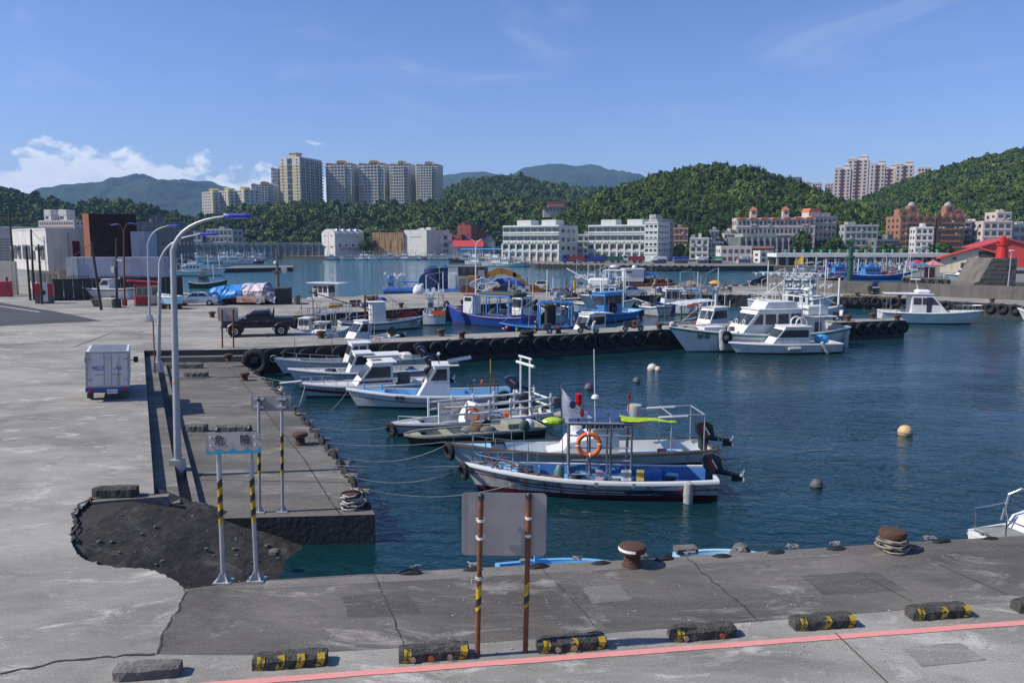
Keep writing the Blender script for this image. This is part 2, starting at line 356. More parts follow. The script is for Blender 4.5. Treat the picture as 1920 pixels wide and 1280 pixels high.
for _ in range(260):
 p = P(r_.uniform(380, 1900), r_.uniform(1085, 1240)) if r_.random() < .6 else P(r_.uniform(380, 640), r_.uniform(700, 940), SZ)
 if p.z < -.1 or p.y < P(p.x*60+960, 1050).y: s_ = r_.uniform(.004, .014); bq.box((p.x, p.y, p.z+.012), (s_*2.5, s_*1.6, s_*.5), r_.random()*3)
tag(bq.build('litter', M('pale_litter', (.5, .49, .46), (.2, .18, .15), scale=20, rough=.9)), kind='stuff')
ar = PX([(-300, 640), (0, 611), (190, 601.5), (110, 585), (0, 567), (-300, 540)])
bq = B(); pts = [Vector((p.x, p.y, .006)) for p in ar]; bq.add(pts, [tuple(t) for t in tessellate_polygon([pts])])
fix_up(tag(bq.build('asphalt_road', mASPH, recalc=False), kind='structure'))
bq = B(); a, b_ = P(-80, 562), P(74, 585)
d = (b_-a).normalized(); nn = Vector((-d.y, d.x, 0))*.09
bq.add([a-nn+Vector((0, 0, .012)), b_-nn+Vector((0, 0, .012)), b_+nn+Vector((0, 0, .012)), a+nn+Vector((0, 0, .012))], [(0, 1, 2, 3)])
fix_up(tag(bq.build('road_marking', M('white_marking', (.7, .7, .68), (.5, .5, .48), rough=.8), recalc=False), kind='structure'))
SZ = -0.7
so = PX([(352, 973), (703, 964), (676, 918), (640, 868), (590, 806), (540, 752), (500, 712), (470, 692), (455, 683)], SZ)
so += [P(455, 676, SZ)+Vector((0, 2, 0)), P(286, 672, SZ)+Vector((0, 2, 0)), P(283, 760, SZ)+Vector((-1.2, 0, 0)), P(290, 960, SZ)]
slab = fix_up(land('lower_quay', so, SZ, mSLAB, mWALL, -4))
ck = B()
ck.add(*crack_or_shadow([(430, 688), (470, 735), (520, 800), (570, 860), (620, 940), (640, 966)], .02, .01, .008, 11, SZ)); ck.add(*crack_or_shadow([(350, 899), (690, 905)], .012, .0, .008, 12, SZ))  # first a joint, then the near lamp post's shadow painted across the slab
fix_up(tag(ck.build('slab_joint_and_lamp_shadow', mCRACK_SHADOW, recalc=False), kind='structure'))
def strip_between(name, edge_px, off0, off1, z0, ztop, m, cut=None, zref=0.0):
 """a wall or ledge running beside a plan line: from off0 to off1 metres to its right"""
 pts = [P(x, y, zref) for x, y in edge_px]; secs = []
 for i, p in enumerate(pts):
  d = (pts[min(i+1, len(pts)-1)]-pts[max(i-1, 0)]).normalized(); nn = Vector((d.y, -d.x, 0))
  secs.append([p+nn*off0+Vector((0, 0, z0-p.z)), p+nn*off0+Vector((0, 0, ztop-p.z)), p+nn*off1+Vector((0, 0, ztop-p.z)), p+nn*off1+Vector((0, 0, z0-p.z))])
 b = B(); b.loft(secs, closed=True, cap=True); return b.build(name, m)
mLEDGE = concrete('ledge_concrete', (.20, .19, .17), (.10, .095, .085), (.32, .31, .28))
tag(strip_between('ledge', ret_edge, .0, .62, SZ-.1, -.32, mLEDGE), kind='structure')
tag(strip_between('kerb', ret_edge[:-1]+[(271, 668)], .95, 1.10, SZ-.1, -.50, mLEDGE), kind='structure')
bq = B(); a, c = P(172, 934), P(289, 925)
d = (c-a).normalized(); nn = Vector((d.y, -d.x, 0))
tag(strip_between('ramp_wall', [(172, 934), (230, 929), (289, 925), (318, 923)], -.02, .22, -2.6, -.03, mLEDGE), kind='structure')
tag(strip_between('pier_step', [(272, 657), (400, 655.5), (482, 654)], .0, .55, SZ-.1, -.36, mLEDGE), kind='structure')
rx0, rx1 = P(128, 1000).x-1.0, P(575, 1080, WZ).x+.6; ry0, ry1 = P(400, 1100).y-.5, P(360, 972, SZ).y+.6
bq = B(); nx, ny = 150, 100; vs = []
for i in range(nx+1):
 for j in range(ny+1):
  x = rx0+(rx1-rx0)*i/nx; y = ry0+(ry1-ry0)*j/ny; u = max(0, (x-P(135, 1000).x)/(rx1-P(135, 1000).x))
  z = -.07-2.0*u**1.25 + .06*noise.noise(Vector((x*1.3, y*1.3, 0))) + .025*noise.noise(Vector((x*4, y*4, 2))) + .03*abs(noise.noise(Vector((x*9, y*9, 5)))) + .02*noise.noise(Vector((x*17, y*17, 5)))
  if u < .02: z = -.09
  vs.append((x, y, min(z, -.03)))
bq.add(vs, [(i*(ny+1)+j, (i+1)*(ny+1)+j, (i+1)*(ny+1)+j+1, i*(ny+1)+j+1) for i in range(nx) for j in range(ny)])
mRAMP = concrete('ramp_asphalt', (.056, .052, .048), (.031, .029, .027), (.12, .115, .105), (1, 1, 1), 1.2, .9)
tag(bq.build('boat_ramp', mRAMP, smooth=True, recalc=False), kind='structure')
bq = B(); rr = random.Random(5)
for _ in range(420):
 u = rr.random(); x = rx0+1.4+(rx1-rx0-2)*u; y = ry0+.7+(ry1-ry0-1.5)*rr.random(); uu = max(0, (x-P(135, 1000).x)/(rx1-P(135, 1000).x)); s = rr.uniform(.006, .018)+.05*rr.random()**9
 bq.box((x, y, -.07-2.0*uu**1.25+s*.3), (s*2, s*1.5, s), rr.random()*3, bev=s*.3)
for px, py, s in [(350, 985, .22), (372, 975, .18), (395, 985, .14), (515, 1035, .12), (355, 995, .13), (330, 990, .10), (440, 1012, .1)]:
 p = P(px, py, -1.0); bq.box((p.x, p.y, p.z), (s*2.2, s*1.7, s*1.4), rr.random()*3, bev=s*.35)
tag(bq.build('rubble', M('broken_concrete', (.17, .16, .15), (.08, .078, .07), scale=7, rough=.95, bump=.6)), kind='stuff')
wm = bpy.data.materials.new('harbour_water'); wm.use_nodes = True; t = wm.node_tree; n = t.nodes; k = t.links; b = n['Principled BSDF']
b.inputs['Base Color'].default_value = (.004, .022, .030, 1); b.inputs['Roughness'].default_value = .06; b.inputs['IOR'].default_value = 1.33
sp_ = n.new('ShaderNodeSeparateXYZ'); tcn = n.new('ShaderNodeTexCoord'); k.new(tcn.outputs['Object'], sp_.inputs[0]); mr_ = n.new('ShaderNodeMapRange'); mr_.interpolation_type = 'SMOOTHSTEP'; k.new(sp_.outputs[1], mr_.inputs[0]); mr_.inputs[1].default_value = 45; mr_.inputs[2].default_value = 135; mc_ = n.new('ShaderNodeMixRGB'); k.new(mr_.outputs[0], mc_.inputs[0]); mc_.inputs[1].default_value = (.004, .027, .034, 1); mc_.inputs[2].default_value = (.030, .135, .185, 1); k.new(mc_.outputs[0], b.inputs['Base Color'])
def wn(scale, st, detail=3, dist=0.0):
 mp = n.new('ShaderNodeMapping'); mp.inputs['Scale'].default_value = st; mp.inputs['Rotation'].default_value = (0, 0, .35); k.new(tcn.outputs['Object'], mp.inputs[0])
 q = n.new('ShaderNodeTexNoise'); q.inputs['Scale'].default_value = scale; q.inputs['Detail'].default_value = detail; q.inputs['Roughness'].default_value = .55; q.inputs['Distortion'].default_value = dist; k.new(mp.outputs[0], q.inputs[0]); return q.outputs['Fac']
def wmath(op, a, c):
 q = n.new('ShaderNodeMath'); q.operation = op
 for i, v in ((0, a), (1, c)):
  if isinstance(v, float): q.inputs[i].default_value = v
  else: k.new(v, q.inputs[i])
 return q.outputs[0]
h = wmath('ADD', wmath('MULTIPLY', wn(1.1, (1, 1.7, 1), 3, .6), 1.0), wmath('MULTIPLY', wn(3.4, (1, 1.5, 1), 3, .4), .35))
h = wmath('ADD', h, wmath('MULTIPLY', wn(.22, (1, 1.3, 1), 2), .9))
gust = n.new('ShaderNodeMapRange'); k.new(wn(.07, (1, 2.2, 1), 4, .5), gust.inputs[0]); gust.inputs[1].default_value = .35; gust.inputs[2].default_value = .65; gust.inputs[3].default_value = .35; gust.inputs[4].default_value = 1.0
bp = n.new('ShaderNodeBump'); bp.inputs['Distance'].default_value = .12; k.new(h, bp.inputs['Height']); k.new(gust.outputs[0], bp.inputs['Strength']); k.new(bp.outputs[0], b.inputs['Normal'])
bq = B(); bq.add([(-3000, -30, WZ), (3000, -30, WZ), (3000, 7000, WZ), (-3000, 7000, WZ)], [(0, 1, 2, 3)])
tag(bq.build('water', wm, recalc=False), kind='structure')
far_edge = [(-500, 490), (250, 480), (420, 478), (560, 480), (600, 480.5), (640, 481), (830, 481), (866, 483), (955, 487.5), (992, 491.5), (1003, 494.5), (1150, 498), (1300, 499), (1450, 498), (1500, 499.5), (1640, 501), (1745, 502), (1690, 519.5), (1830, 526), (1990, 533), (2300, 545)]
fo = PX(far_edge) + [Vector((500, P(2300, 545).y, 0)), Vector((3000, 900, 0)), Vector((3000, 6800, 0)), Vector((-3000, 6800, 0)), Vector((-3000, 250, 0)), Vector((-400, P(-500, 500).y, 0))]
fix_up(land('far_quay', fo, 0.0, mFAR, mWALL, -4))
jt = PX([(402, 503.5), (549, 501), (549, 497.5), (402, 498.5)], -.35)
fix_up(land('jetty', jt, -.35, mFAR, mWALL, -4))
# ================================================================ hills and forest
def interp(prof, x):
 if x <= prof[0][0]: return prof[0][1]
 for (a, ya), (b, yb_) in zip(prof, prof[1:]):
  if x <= b:
   t = (x-a)/(b-a); t = t*t*(3-2*t)*.5+t*.5; return ya+(yb_-ya)*t
 return prof[-1][1]
HILLS = []
def hill(name, prof, Yr, Yf, Yb, mat, nx=90, nf=22, nbk=10, rough=2.0, foot=None, nscale=.02, crown=0.0):
 """terrain: ridge line through the profile at distance Yr, falling to the foot at Yf and behind to Yb"""
 x0, x1 = prof[0][0], prof[-1][0]; rows = []
 for i in range(nx+1):
  px = x0+(x1-x0)*i/nx; py = interp(prof, px); H = Z(px, py, Yr)-crown; Xr = At(px, py, Yr).x; col = []
  for j in range(nf+nbk+1):
   if j <= nf: t = j/nf; y = Yf+(Yr-Yf)*t; z = H*(sin(t*pi/2)**.85 if t > 0 else 0)
   else: t = (j-nf)/nbk; y = Yr+(Yb-Yr)*t; z = H*cos(t*pi/2)
   x = Xr*(.55+.45*y/Yr) if j <= nf else Xr
   nzv = noise.fractal(Vector((x*nscale, y*nscale, Yr*.13)), 1, 2, 5)
   col.append(Vector((x, y, z + rough*nzv*min(1, abs(z)/8)*(1 if j < nf-1 else .4))))
  rows.append(col)
 b = B(); b.loft(rows); o = b.build(name, mat, smooth=True, recalc=False)
 fix = o.data.polygons[len(o.data.polygons)//2].normal.z
 if fix < 0: o.data.flip_normals()
 tag(o, kind='structure'); HILLS.append((o, rows, nf)); return o, rows, nf
mSOIL = M('hill_soil', (.030, .042, .016), (.018, .03, .010), scale=.2, rough=.95)
def far_forest(name, c, c2):
 m = M(name, c, c2, scale=.012, rough=.95, detail=10, lo=.38, hi=.62, spec=.1, bump=1.0, bscale=.02);
 m.node_tree.nodes['Bump'].inputs['Distance'].default_value = 25; return m
hA = hill('hill_under_towers', [(290, 440), (330, 428), (380, 415), (430, 397), (470, 386), (520, 381), (620, 379), (720, 381), (800, 378), (850, 371), (900, 369), (960, 371), (1030, 378), (1100, 386), (1180, 400)], 640, 475, 860, mSOIL, crown=5)
hB = hill('middle_hill', [(790, 375), (825, 362), (880, 344), (930, 333), (975, 333), (1010, 345), (1060, 353), (1120, 357), (1190, 365), (1260, 380)], 1050, 640, 1400, mSOIL, crown=5)
hC = hill('bamboo_hill', [(1050, 400), (1085, 385), (1120, 362), (1180, 342), (1240, 322), (1300, 314), (1360, 312), (1420, 324), (1450, 332), (1500, 350), (1550, 372), (1590, 386), (1640, 398), (1700, 410)], 470, 325, 640, mSOIL, crown=4)
hD = hill('green_hill', [(1530, 402), (1580, 388), (1620, 374), (1660, 358), (1700, 341), (1740, 324), (1790, 308), (1850, 292), (1900, 278), (1960, 262), (2100, 232), (2300, 215)], 560, 330, 800, mSOIL, crown=4)
hE = hill('left_hill', [(-260, 300), (-100, 325), (0, 350), (50, 369), (110, 381), (160, 386), (200, 382), (245, 380), (285, 388), (310, 402), (340, 412), (400, 414), (450, 420)], 620, 470, 800, mSOIL, crown=4)
hill('far_mountain', [(60, 395), (130, 374), (180, 356), (230, 343), (262, 337), (280, 333), (298, 342), (330, 341), (355, 339), (400, 341), (430, 353), (500, 372), (600, 390)], 3600, 2300, 4400, far_forest('mountain_forest', (.035, .06, .025), (.022, .04, .018)), nx=110, nf=26, rough=38, nscale=.0035)
hill('far_mountain', [(700, 385), (780, 352), (830, 341), (870, 333), (905, 331), (940, 338), (962, 331), (985, 322), (1010, 319), (1040, 317), (1090, 323), (1120, 325), (1136, 329), (1150, 325), (1165, 332), (1200, 345), (1290, 372), (1400, 390)], 4400, 2700, 5300, far_forest('ridge_forest', (.035, .06, .025), (.022, .04, .018)), nx=110, nf=26, rough=38, nscale=.003)
def leafmat(name, a, b_, c):
 m = bpy.data.materials.new(name); m.use_nodes = True; t = m.node_tree; n = t.nodes; k = t.links; p = n['Principled BSDF']
 p.inputs['Roughness'].default_value = .7; p.inputs['Specular IOR Level'].default_value = .2
 oi = n.new('ShaderNodeObjectInfo'); cr = n.new('ShaderNodeValToRGB'); k.new(oi.outputs['Random'], cr.inputs[0])
 cr.color_ramp.elements[0].color = a+(1,); cr.color_ramp.elements[1].color = c+(1,); e = cr.color_ramp.elements.new(.55); e.color = b_+(1,)
 g = n.new('ShaderNodeNewGeometry'); h = n.new('ShaderNodeHueSaturation'); k.new(cr.outputs[0], h.inputs['Color'])
 r = n.new('ShaderNodeMapRange'); k.new(g.outputs['Random Per Island'], r.inputs[0]); r.inputs[3].default_value = .75; r.inputs[4].default_value = 1.25; k.new(r.outputs[0], h.inputs['Value'])
 nz = n.new('ShaderNodeTexNoise'); nz.inputs['Scale'].default_value = .018; nz.inputs['Detail'].default_value = 5; k.new(g.outputs['Position'], nz.inputs[0]); r2 = n.new('ShaderNodeMapRange'); r2.inputs[1].default_value = .42; r2.inputs[2].default_value = .66; k.new(nz.outputs['Fac'], r2.inputs[0]); mm = n.new('ShaderNodeMixRGB'); mm.blend_type = 'MULTIPLY'; k.new(r2.outputs[0], mm.inputs[0]); k.new(h.outputs[0], mm.inputs[1]); mm.inputs[2].default_value = (1.55, 1.35, .95, 1)
 k.new(mm.outputs[0], p.inputs['Base Color']); p.inputs['Subsurface Weight'].default_value = 0
 return m
mLEAF = leafmat('tree_leaves', (.026, .056, .012), (.044, .086, .018), (.088, .130, .030))
mBARK = M('bark', (.07, .055, .04), (.04, .032, .025), scale=8, rough=.95, bump=.6)
def crown_mesh(name, seed, R=(4, 4, 3.2), nleaf=420, ls=.75, lobes=7, bamboo=False):
 rr = random.Random(seed); b = B(); L_ = [(Vector((rr.gauss(0, .38), rr.gauss(0, .38), rr.uniform(-.25, .55))), rr.uniform(.42, .68)) for _ in range(lobes)]
 for _ in range(nleaf):
  c, r = rr.choice(L_); d = Vector((rr.gauss(0, 1), rr.gauss(0, 1), rr.gauss(0, 1)+.35)).normalized()
  p = c+d*r*rr.uniform(.78, 1.08); p = Vector((p.x*R[0], p.y*R[1], p.z*R[2]))
  nrm = (d+Vector((rr.gauss(0, .45), rr.gauss(0, .45), rr.gauss(0, .45)))).normalized(); a = nrm.orthogonal().normalized(); a.rotate(Matrix.Rotation(rr.random()*6.28, 3, nrm)); e = nrm.cross(a)
  s = ls*rr.uniform(.55, 1.35)
  if bamboo: b.add([p-e*s*.25, p+a*s*1.2+Vector((0, 0, s*.5)), p+e*s*.25, p-a*s*.6], [(0, 1, 2, 3)])
  else: b.add([p-a*s-e*s*.5, p-a*s*.2-e*s*.95, p+a*s-e*s*.3, p+a*s*.7+e*s*.6, p-a*s*.3+e*s*.9], [(0, 1, 2, 3, 4)])
 return b.mesh(name, mLEAF, recalc=False)
CROWNS = [crown_mesh('crown', 10+i, (rx, rx*.95, rz), nl, ls, lb) for i, (rx, rz, nl, ls, lb) in enumerate([(4.6, 3.6, 520, .72, 8), (3.6, 3.9, 440, .68, 6), (5.2, 3.2, 560, .75, 9), (3.0, 2.7, 340, .62, 5), (4.0, 4.6, 480, .72, 7), (2.4, 2.2, 260, .5, 5)])]
PLUME = [crown_mesh('crown', 40+i, (2.2, 2.2, 4.8), 380, .8, 5, True) for i in range(2)]
hidden = bpy.data.collections.new('crown_sources')
srcs = []
for me in CROWNS+PLUME:
 o = bpy.data.objects.new('crown_source', me); hidden.objects.link(o); srcs.append(o)
def forest(name, hl, count, seed, smin=.7, smax=1.35, front=.0, bam=.0, cut=None, keep_back=.25, maxt=None):
 """one stuff object: thousands of crowns standing on a hillside"""
 o, rows, nf = hl; rr = random.Random(seed); b = B(); sc = []; ids = []
 nx = len(rows)-1; pos = []
 tries = 0
 while len(pos) < count and tries < count*6:
  tries += 1; u = rr.random()*nx; vmax = nf*(1+keep_back*.4); v = nf*front+(vmax-nf*front)*rr.random()
  i, j = int(min(u, nx-1e-3)), int(v); fu, fv = u-i, v-j
  p = rows[i][j].lerp(rows[i+1][j], fu).lerp(rows[i][j+1].lerp(rows[i+1][j+1], fu), fv)
  if cut and cut(p): continue
  pos.append(p)
 me = bpy.data.meshes.new(name); me.from_pydata([tuple(p) for p in pos], [], []); me.update()
 a1 = me.attributes.new('crown_size', 'FLOAT_VECTOR', 'POINT'); a2 = me.attributes.new('crown_kind', 'INT', 'POINT'); a3 = me.attributes.new('crown_turn', 'FLOAT_VECTOR', 'POINT')
 a1, a2, a3 = [me.attributes[q] for q in ('crown_size', 'crown_kind', 'crown_turn')]
 for i, p in enumerate(pos):
  isb = bam and noise.noise(Vector((p.x*.02, p.y*.02, 3))) > .25 - bam and rr.random() < .7
  s_ = smin+(smax-smin)*rr.random()**1.6; a1.data[i].vector = (s_, s_*rr.uniform(.65, 1.3), s_*rr.uniform(.6, 1.5)); a2.data[i].value = 6+rr.randint(0, 1) if isb else rr.choices(range(6), (3, 3, 2, 4, 2, 3))[0]; a3.data[i].vector = (rr.uniform(-.15, .15), rr.uniform(-.15, .15), rr.random()*6.28)
 fo_ = put(name, me); g = bpy.data.node_groups.new(name+'_nodes', 'GeometryNodeTree')
 g.interface.new_socket('Geometry', in_out='INPUT', socket_type='NodeSocketGeometry'); g.interface.new_socket('Geometry', in_out='OUTPUT', socket_type='NodeSocketGeometry')
 gi, go = g.nodes.new('NodeGroupInput'), g.nodes.new('NodeGroupOutput'); ip = g.nodes.new('GeometryNodeInstanceOnPoints'); jg = g.nodes.new('GeometryNodeGeometryToInstance')
 for s in reversed(srcs):
  oi = g.nodes.new('GeometryNodeObjectInfo'); oi.inputs['Object'].default_value = s; oi.inputs['As Instance'].default_value = False; g.links.new(oi.outputs['Geometry'], jg.inputs[0])
 def attr(nm, ty):
  q = g.nodes.new('GeometryNodeInputNamedAttribute'); q.data_type = ty; q.inputs[0].default_value = nm; return q.outputs['Attribute']
 g.links.new(gi.outputs[0], ip.inputs['Points']); g.links.new(jg.outputs[0], ip.inputs['Instance']); ip.inputs['Pick Instance'].default_value = True
 g.links.new(attr('crown_kind', 'INT'), ip.inputs['Instance Index']); g.links.new(attr('crown_turn', 'FLOAT_VECTOR'), ip.inputs['Rotation']); g.links.new(attr('crown_size', 'FLOAT_VECTOR'), ip.inputs['Scale'])
 g.links.new(ip.outputs[0], go.inputs[0]); md = fo_.modifiers.new('crowns', 'NODES'); md.node_group = g
 return tag(fo_, kind='stuff')
forest('forest', hA, 4600, 1, .55, 1.35)
forest('forest', hB, 4200, 2, .7, 1.4)
forest('forest', hC, 5600, 3, .32, .95, bam=.2)
forest('forest', hD, 6200, 4, .35, .95)
forest('forest', hE, 3600, 5, .55, 1.3)
def tree(px, py, Y, h, kind, label, cat='tree', sc=1.0, group=None):
 p = At(px, 500, Y); t = thing('broadleaf_tree', label, cat, (p.x, Y, 0), random.random()*6, group)
 b = B(); b.tube([(0, 0, 0), (.1, 0, h*.35), (.05, .1, h*.7)], [.22*sc, .16*sc, .07*sc], 7)
 for a in (0, 2.1, 4.2): b.tube([(.08, 0, h*.35), (cos(a)*h*.16, sin(a)*h*.16, h*.55), (cos(a)*h*.25, sin(a)*h*.25, h*.72)], [.09*sc, .06*sc, .03*sc], 5)
 b.build('trunk', mBARK, t, smooth=True)
 c = put('crown', CROWNS[kind], t, (0, 0, h*.66)); s = h*.4/3.6; c.scale = (s, s, s); return t
# ================================================================ buildings
mGLS = M('dark_glass', (.025, .032, .04), (.07, .085, .10), scale=.6, rough=.15, lo=.45, hi=.6)
mWHT = M('white_render', (.62, .61, .57), (.50, .48, .44), scale=.5, rough=.85, streak=((.30, .27, .22), 2.0, .58, .8))
mCRM = M('cream_render', (.60, .55, .42), (.48, .43, .33), scale=.4, rough=.85, streak=((.30, .25, .18), 2.0, .56, .8))
mYEL = M('yellow_tile', (.50, .41, .19), (.42, .35, .17), scale=.5, rough=.7)
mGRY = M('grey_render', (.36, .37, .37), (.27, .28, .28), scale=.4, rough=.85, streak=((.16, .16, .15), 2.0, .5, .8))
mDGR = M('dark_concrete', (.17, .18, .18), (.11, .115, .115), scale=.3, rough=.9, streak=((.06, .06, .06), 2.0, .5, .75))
mPNK = M('pink_tile', (.56, .46, .42), (.46, .37, .34), scale=.4, rough=.8)
mBRN = M('brown_tile', (.33, .16, .085), (.26, .125, .07), scale=.4, rough=.8)
mRST = M('rust_sheet', (.55, .30, .11), (.58, .45, .28), scale=.35, rough=.9, streak=((.26, .085, .02), 1.6, .45, .62))
mRDB = M('red_brick', (.30, .075, .045), (.23, .06, .04), scale=.5, rough=.85)
mRDR = M('red_roof', (.50, .045, .04), (.42, .06, .055), scale=.4, rough=.6)
mTER = M('terracotta', (.50, .15, .06), (.40, .13, .06), scale=1, rough=.8)
mSHD = M('brown_shed', (.045, .016, .011), (.028, .012, .010), scale=.4, rough=.85, streak=((.015, .009, .008), 2.5, .5, .7))  # darkened so the colour holds the shade of the right face
mLIL = M('lilac_render', (.42, .42, .50), (.34, .34, .40), scale=.4, rough=.85, streak=((.22, .21, .22), 1.5, .55, .8))
mBLK = M('black_hoarding', (.016, .017, .018), (.03, .03, .03), scale=1.5, rough=.6)
mTEAL = M('teal_awning', (.10, .30, .27), (.07, .2, .19), scale=1, rough=.7)
def at_px(px, Y, z=0.0): p = At(px, 500, Y); return Vector((p.x, Y, z))
def hgt(px, py, Y, z0=0): return Z(px, py, Y)-z0
def mpp(px, Y): return Dp(Vector((At(px, 480, Y).x, Y, 0)))/F
def windows(t, W, H, y, floors, cols, ww, wh, z0=.0, x0=None, x1=None, mat=None, single=False, sill=False, frame=None, axis='F', side=1, d=.06, name='window'):
 """window boxes standing a little proud of (frame) and behind the facade; axis F front, S side wall"""
 x0 = -W/2 if x0 is None else x0; x1 = W/2 if x1 is None else x1; b = B(); fb = B(); fh = (H-z0)/floors; cw = (x1-x0)/cols; me = None
 for f in range(floors):
  for c in range(cols):
   cx = x0+cw*(c+.5); cz = z0+fh*(f+.5)
   w, h = cw*ww, fh*wh
   if single:
    if me is None: me = B().box((0, 0, 0), (w, d*2, h) if axis == 'F' else (d*2, w, h)).mesh(name, mat or mGLS)
    put(name, me, t, (cx, y, cz) if axis == 'F' else (y, cx, cz))
   elif axis == 'F': b.box((cx, y, cz), (w, d*2, h))
   else: b.box((y, cx, cz), (d*2, w, h))
   if frame:
    s = -1 if axis == 'F' else side
    if axis == 'F': fb.box((cx, y-.08, cz-h/2-.07), (w+.2, .3, .14)); fb.box((cx, y-.07, cz), (.07, .06, h))
    else: fb.box((y+s*.08, cx, cz-h/2-.07), (.3, w+.2, .14))
 if b.v: tag(b.build(name, mat or mGLS, t), kind='stuff')
 if fb.v: tag(fb.build('window_sill', frame, t), kind='stuff')
def shell(t, W, D, H, mat, z0=0, parapet=.5, name='wall', yoff=0):
 b = B(); b.bx(-W/2, W/2, yoff, D+yoff, z0, H)
 if parapet:
  p = .25
  for q in ((-W/2, W/2, yoff-.02, yoff+p), (-W/2, W/2, yoff+D-p, yoff+D+.02), (-W/2-.02, -W/2+p, yoff+p, yoff+D-p), (W/2-p, W/2+.02, yoff+p, yoff+D-p)): b.bx(*q, H-.02, H+parapet)
 return b.build(name, mat, t)
def bldg(name, label, px0, px1, pt, Y, D, mat, floors=4, cols=6, yaw=0.0, ww=.6, wh=.5, zb=0.0, side_cols=2, single=False, bands=None, frame=None, tanks=1, group=None, parapet=.5, cat='building', acs=0, wz0=.0, glass=None):
 pm = (px0+px1)/2; Wd = (px1-px0)*mpp(pm, Y)/max(.3, cos(yaw)); H = hgt(pm, pt, Y, zb)-parapet
 t = thing(name, label, cat, at_px(pm, Y, zb), yaw, group)
 shell(t, Wd, D, H, mat, -1.5, parapet)
 windows(t, Wd*.96, H, 0, floors, cols, ww, wh, single=single, frame=frame, z0=wz0, mat=glass)
 if side_cols:
  for s in (-1, 1): windows(t, 0, H, s*Wd/2, floors, side_cols, .45, wh*.9, x0=D*.06, x1=D*.94, axis='S', side=s, z0=wz0, mat=glass)
 if bands:
  b = B(); fh = H/floors
  for f in range(1, floors+1): b.bx(-Wd/2-.05, Wd/2+.05, -.16, -.01, f*fh-.18, f*fh+.05)
  tag(b.build('ledge', bands, t), kind='stuff')
 rr = random.Random(int(px0*7+pt))
 for i in range(tanks):
  b = B(); w = rr.uniform(.14, .28)*Wd; x = rr.uniform(-.3, .3)*Wd; h = rr.uniform(1.4, 2.6); b.bx(x-w/2, x+w/2, D*.3, D*.3+min(5, D*.5), H, H+h); b.build('roof_hut', mat, t)
  b = B(); b.lathe([(.7, 0), (.8, .1), (.8, 1.5), (.3, 1.75)], (rr.uniform(-.4, .4)*Wd, D*.4, H), 10); b.build('water_tank', mSTEEL, t, smooth=True)
 if acs:
  me = B().box((0, -.3, 0), (.8, .5, .6)).mesh('air_conditioner', mWHT)
  for i in range(acs): put('air_conditioner', me, t, (rr.uniform(-.42, .42)*Wd, 0, H*(rr.randint(0, floors-1)+.28)/floors))
 return t, Wd, H
mSTEEL = M('steel', (.50, .51, .53), (.38, .39, .40), scale=2, rough=.35, metal=.8)
mGALV = M('galvanised', (.42, .44, .47), (.34, .36, .38), scale=3, rough=.5, metal=.4)
def tower(label, px0, px1, pt, Y, zb_py, yaw=-.22, roof=True, floors=13, D=22, yel=True, kind=0, group='apartment towers on the wooded hill'):
 pm = (px0+px1)/2; zb = Z(pm, zb_py, Y)-8; m = mpp(pm, Y); Wd = (px1-px0)*m/cos(yaw); H = Z(pm, pt, Y)-zb; fh = (H-8)/floors
 t = thing('apartment_tower', label, 'apartment tower', at_px(pm, Y, zb), yaw, group)
 ww = Wd*.24; b = B(); b.bx(-Wd/2+ww, Wd/2-ww, 0, D, 0, H-1.2); b.build('core_wall', mWHT, t)
 for s in (-1, 1):
  x0, x1 = sorted((s*Wd/2, s*(Wd/2-ww+.05))); b = B(); b.bx(x0, x1, 1.6, D-2, 0, H); b.prism([(x0-.3, H), ((x0+x1)/2, H+1.5), (x1+.3, H)], 1.4, D-2); b.build('wing_wall', mWHT, t)
  y = B(); w = B()
  for f in range((floors-3 if 'yellow' in label else floors-7) if yel else 0):
   z = 8+f*fh; y.bx(x0-.05, x1+.05, 1.45, D-1.9, z-.1, z+fh*.42)
  if y.v: tag(y.build('yellow_band', mYEL, t), kind='stuff')
  for f in range(floors):
   z = 8+f*fh
   for q in (.28, .72): cx = x0+(x1-x0)*q; w.bx(cx-ww*.15, cx+ww*.15, 1.35, 1.75, z+fh*.45, z+fh*.86)
   for q in range(3): w.box((s*Wd/2, 3+q*(D-8)/2, z+fh*.62), (.2, 1.6, fh*.42))
  tag(w.build('window', mGLS, t), kind='stuff')
 w = B(); lg = B(); nb = 4; x0, x1 = -Wd/2+ww, Wd/2-ww
 for f in range(floors):
  z = 8+f*fh; lg.bx(x0-.1, x1+.1, -.5, -.02, z-.28, z+.12)
  for c in range(nb): cx = x0+(x1-x0)*(c+.5)/nb; w.bx(cx-(x1-x0)/nb*.34, cx+(x1-x0)/nb*.34, -.12, .1, z+fh*.26, z+fh*.84)
 for c in range(nb+1): cx = x0+(x1-x0)*c/nb; lg.bx(cx-.25, cx+.25, -.42, -.04, 4, H-1.3)
 tag(w.build('balcony_window', mGLS, t), kind='stuff'); tag(lg.build('balcony_ledge', mWHT, t), kind='stuff')
 if roof:
  b = B(); q = Wd*.15; b.bx(-q, q, D*.3, D*.7, H-1.2, H+1.6); b.prism([(-q*1.25, H+1.6), (-q*.5, H+3.3), (q*.5, H+3.3), (q*1.25, H+1.6)], D*.26, D*.74); b.build('roof_lantern', M('ochre_tile', (.30, .22, .10), (.22, .16, .08), scale=.5, rough=.8), t)
 return t
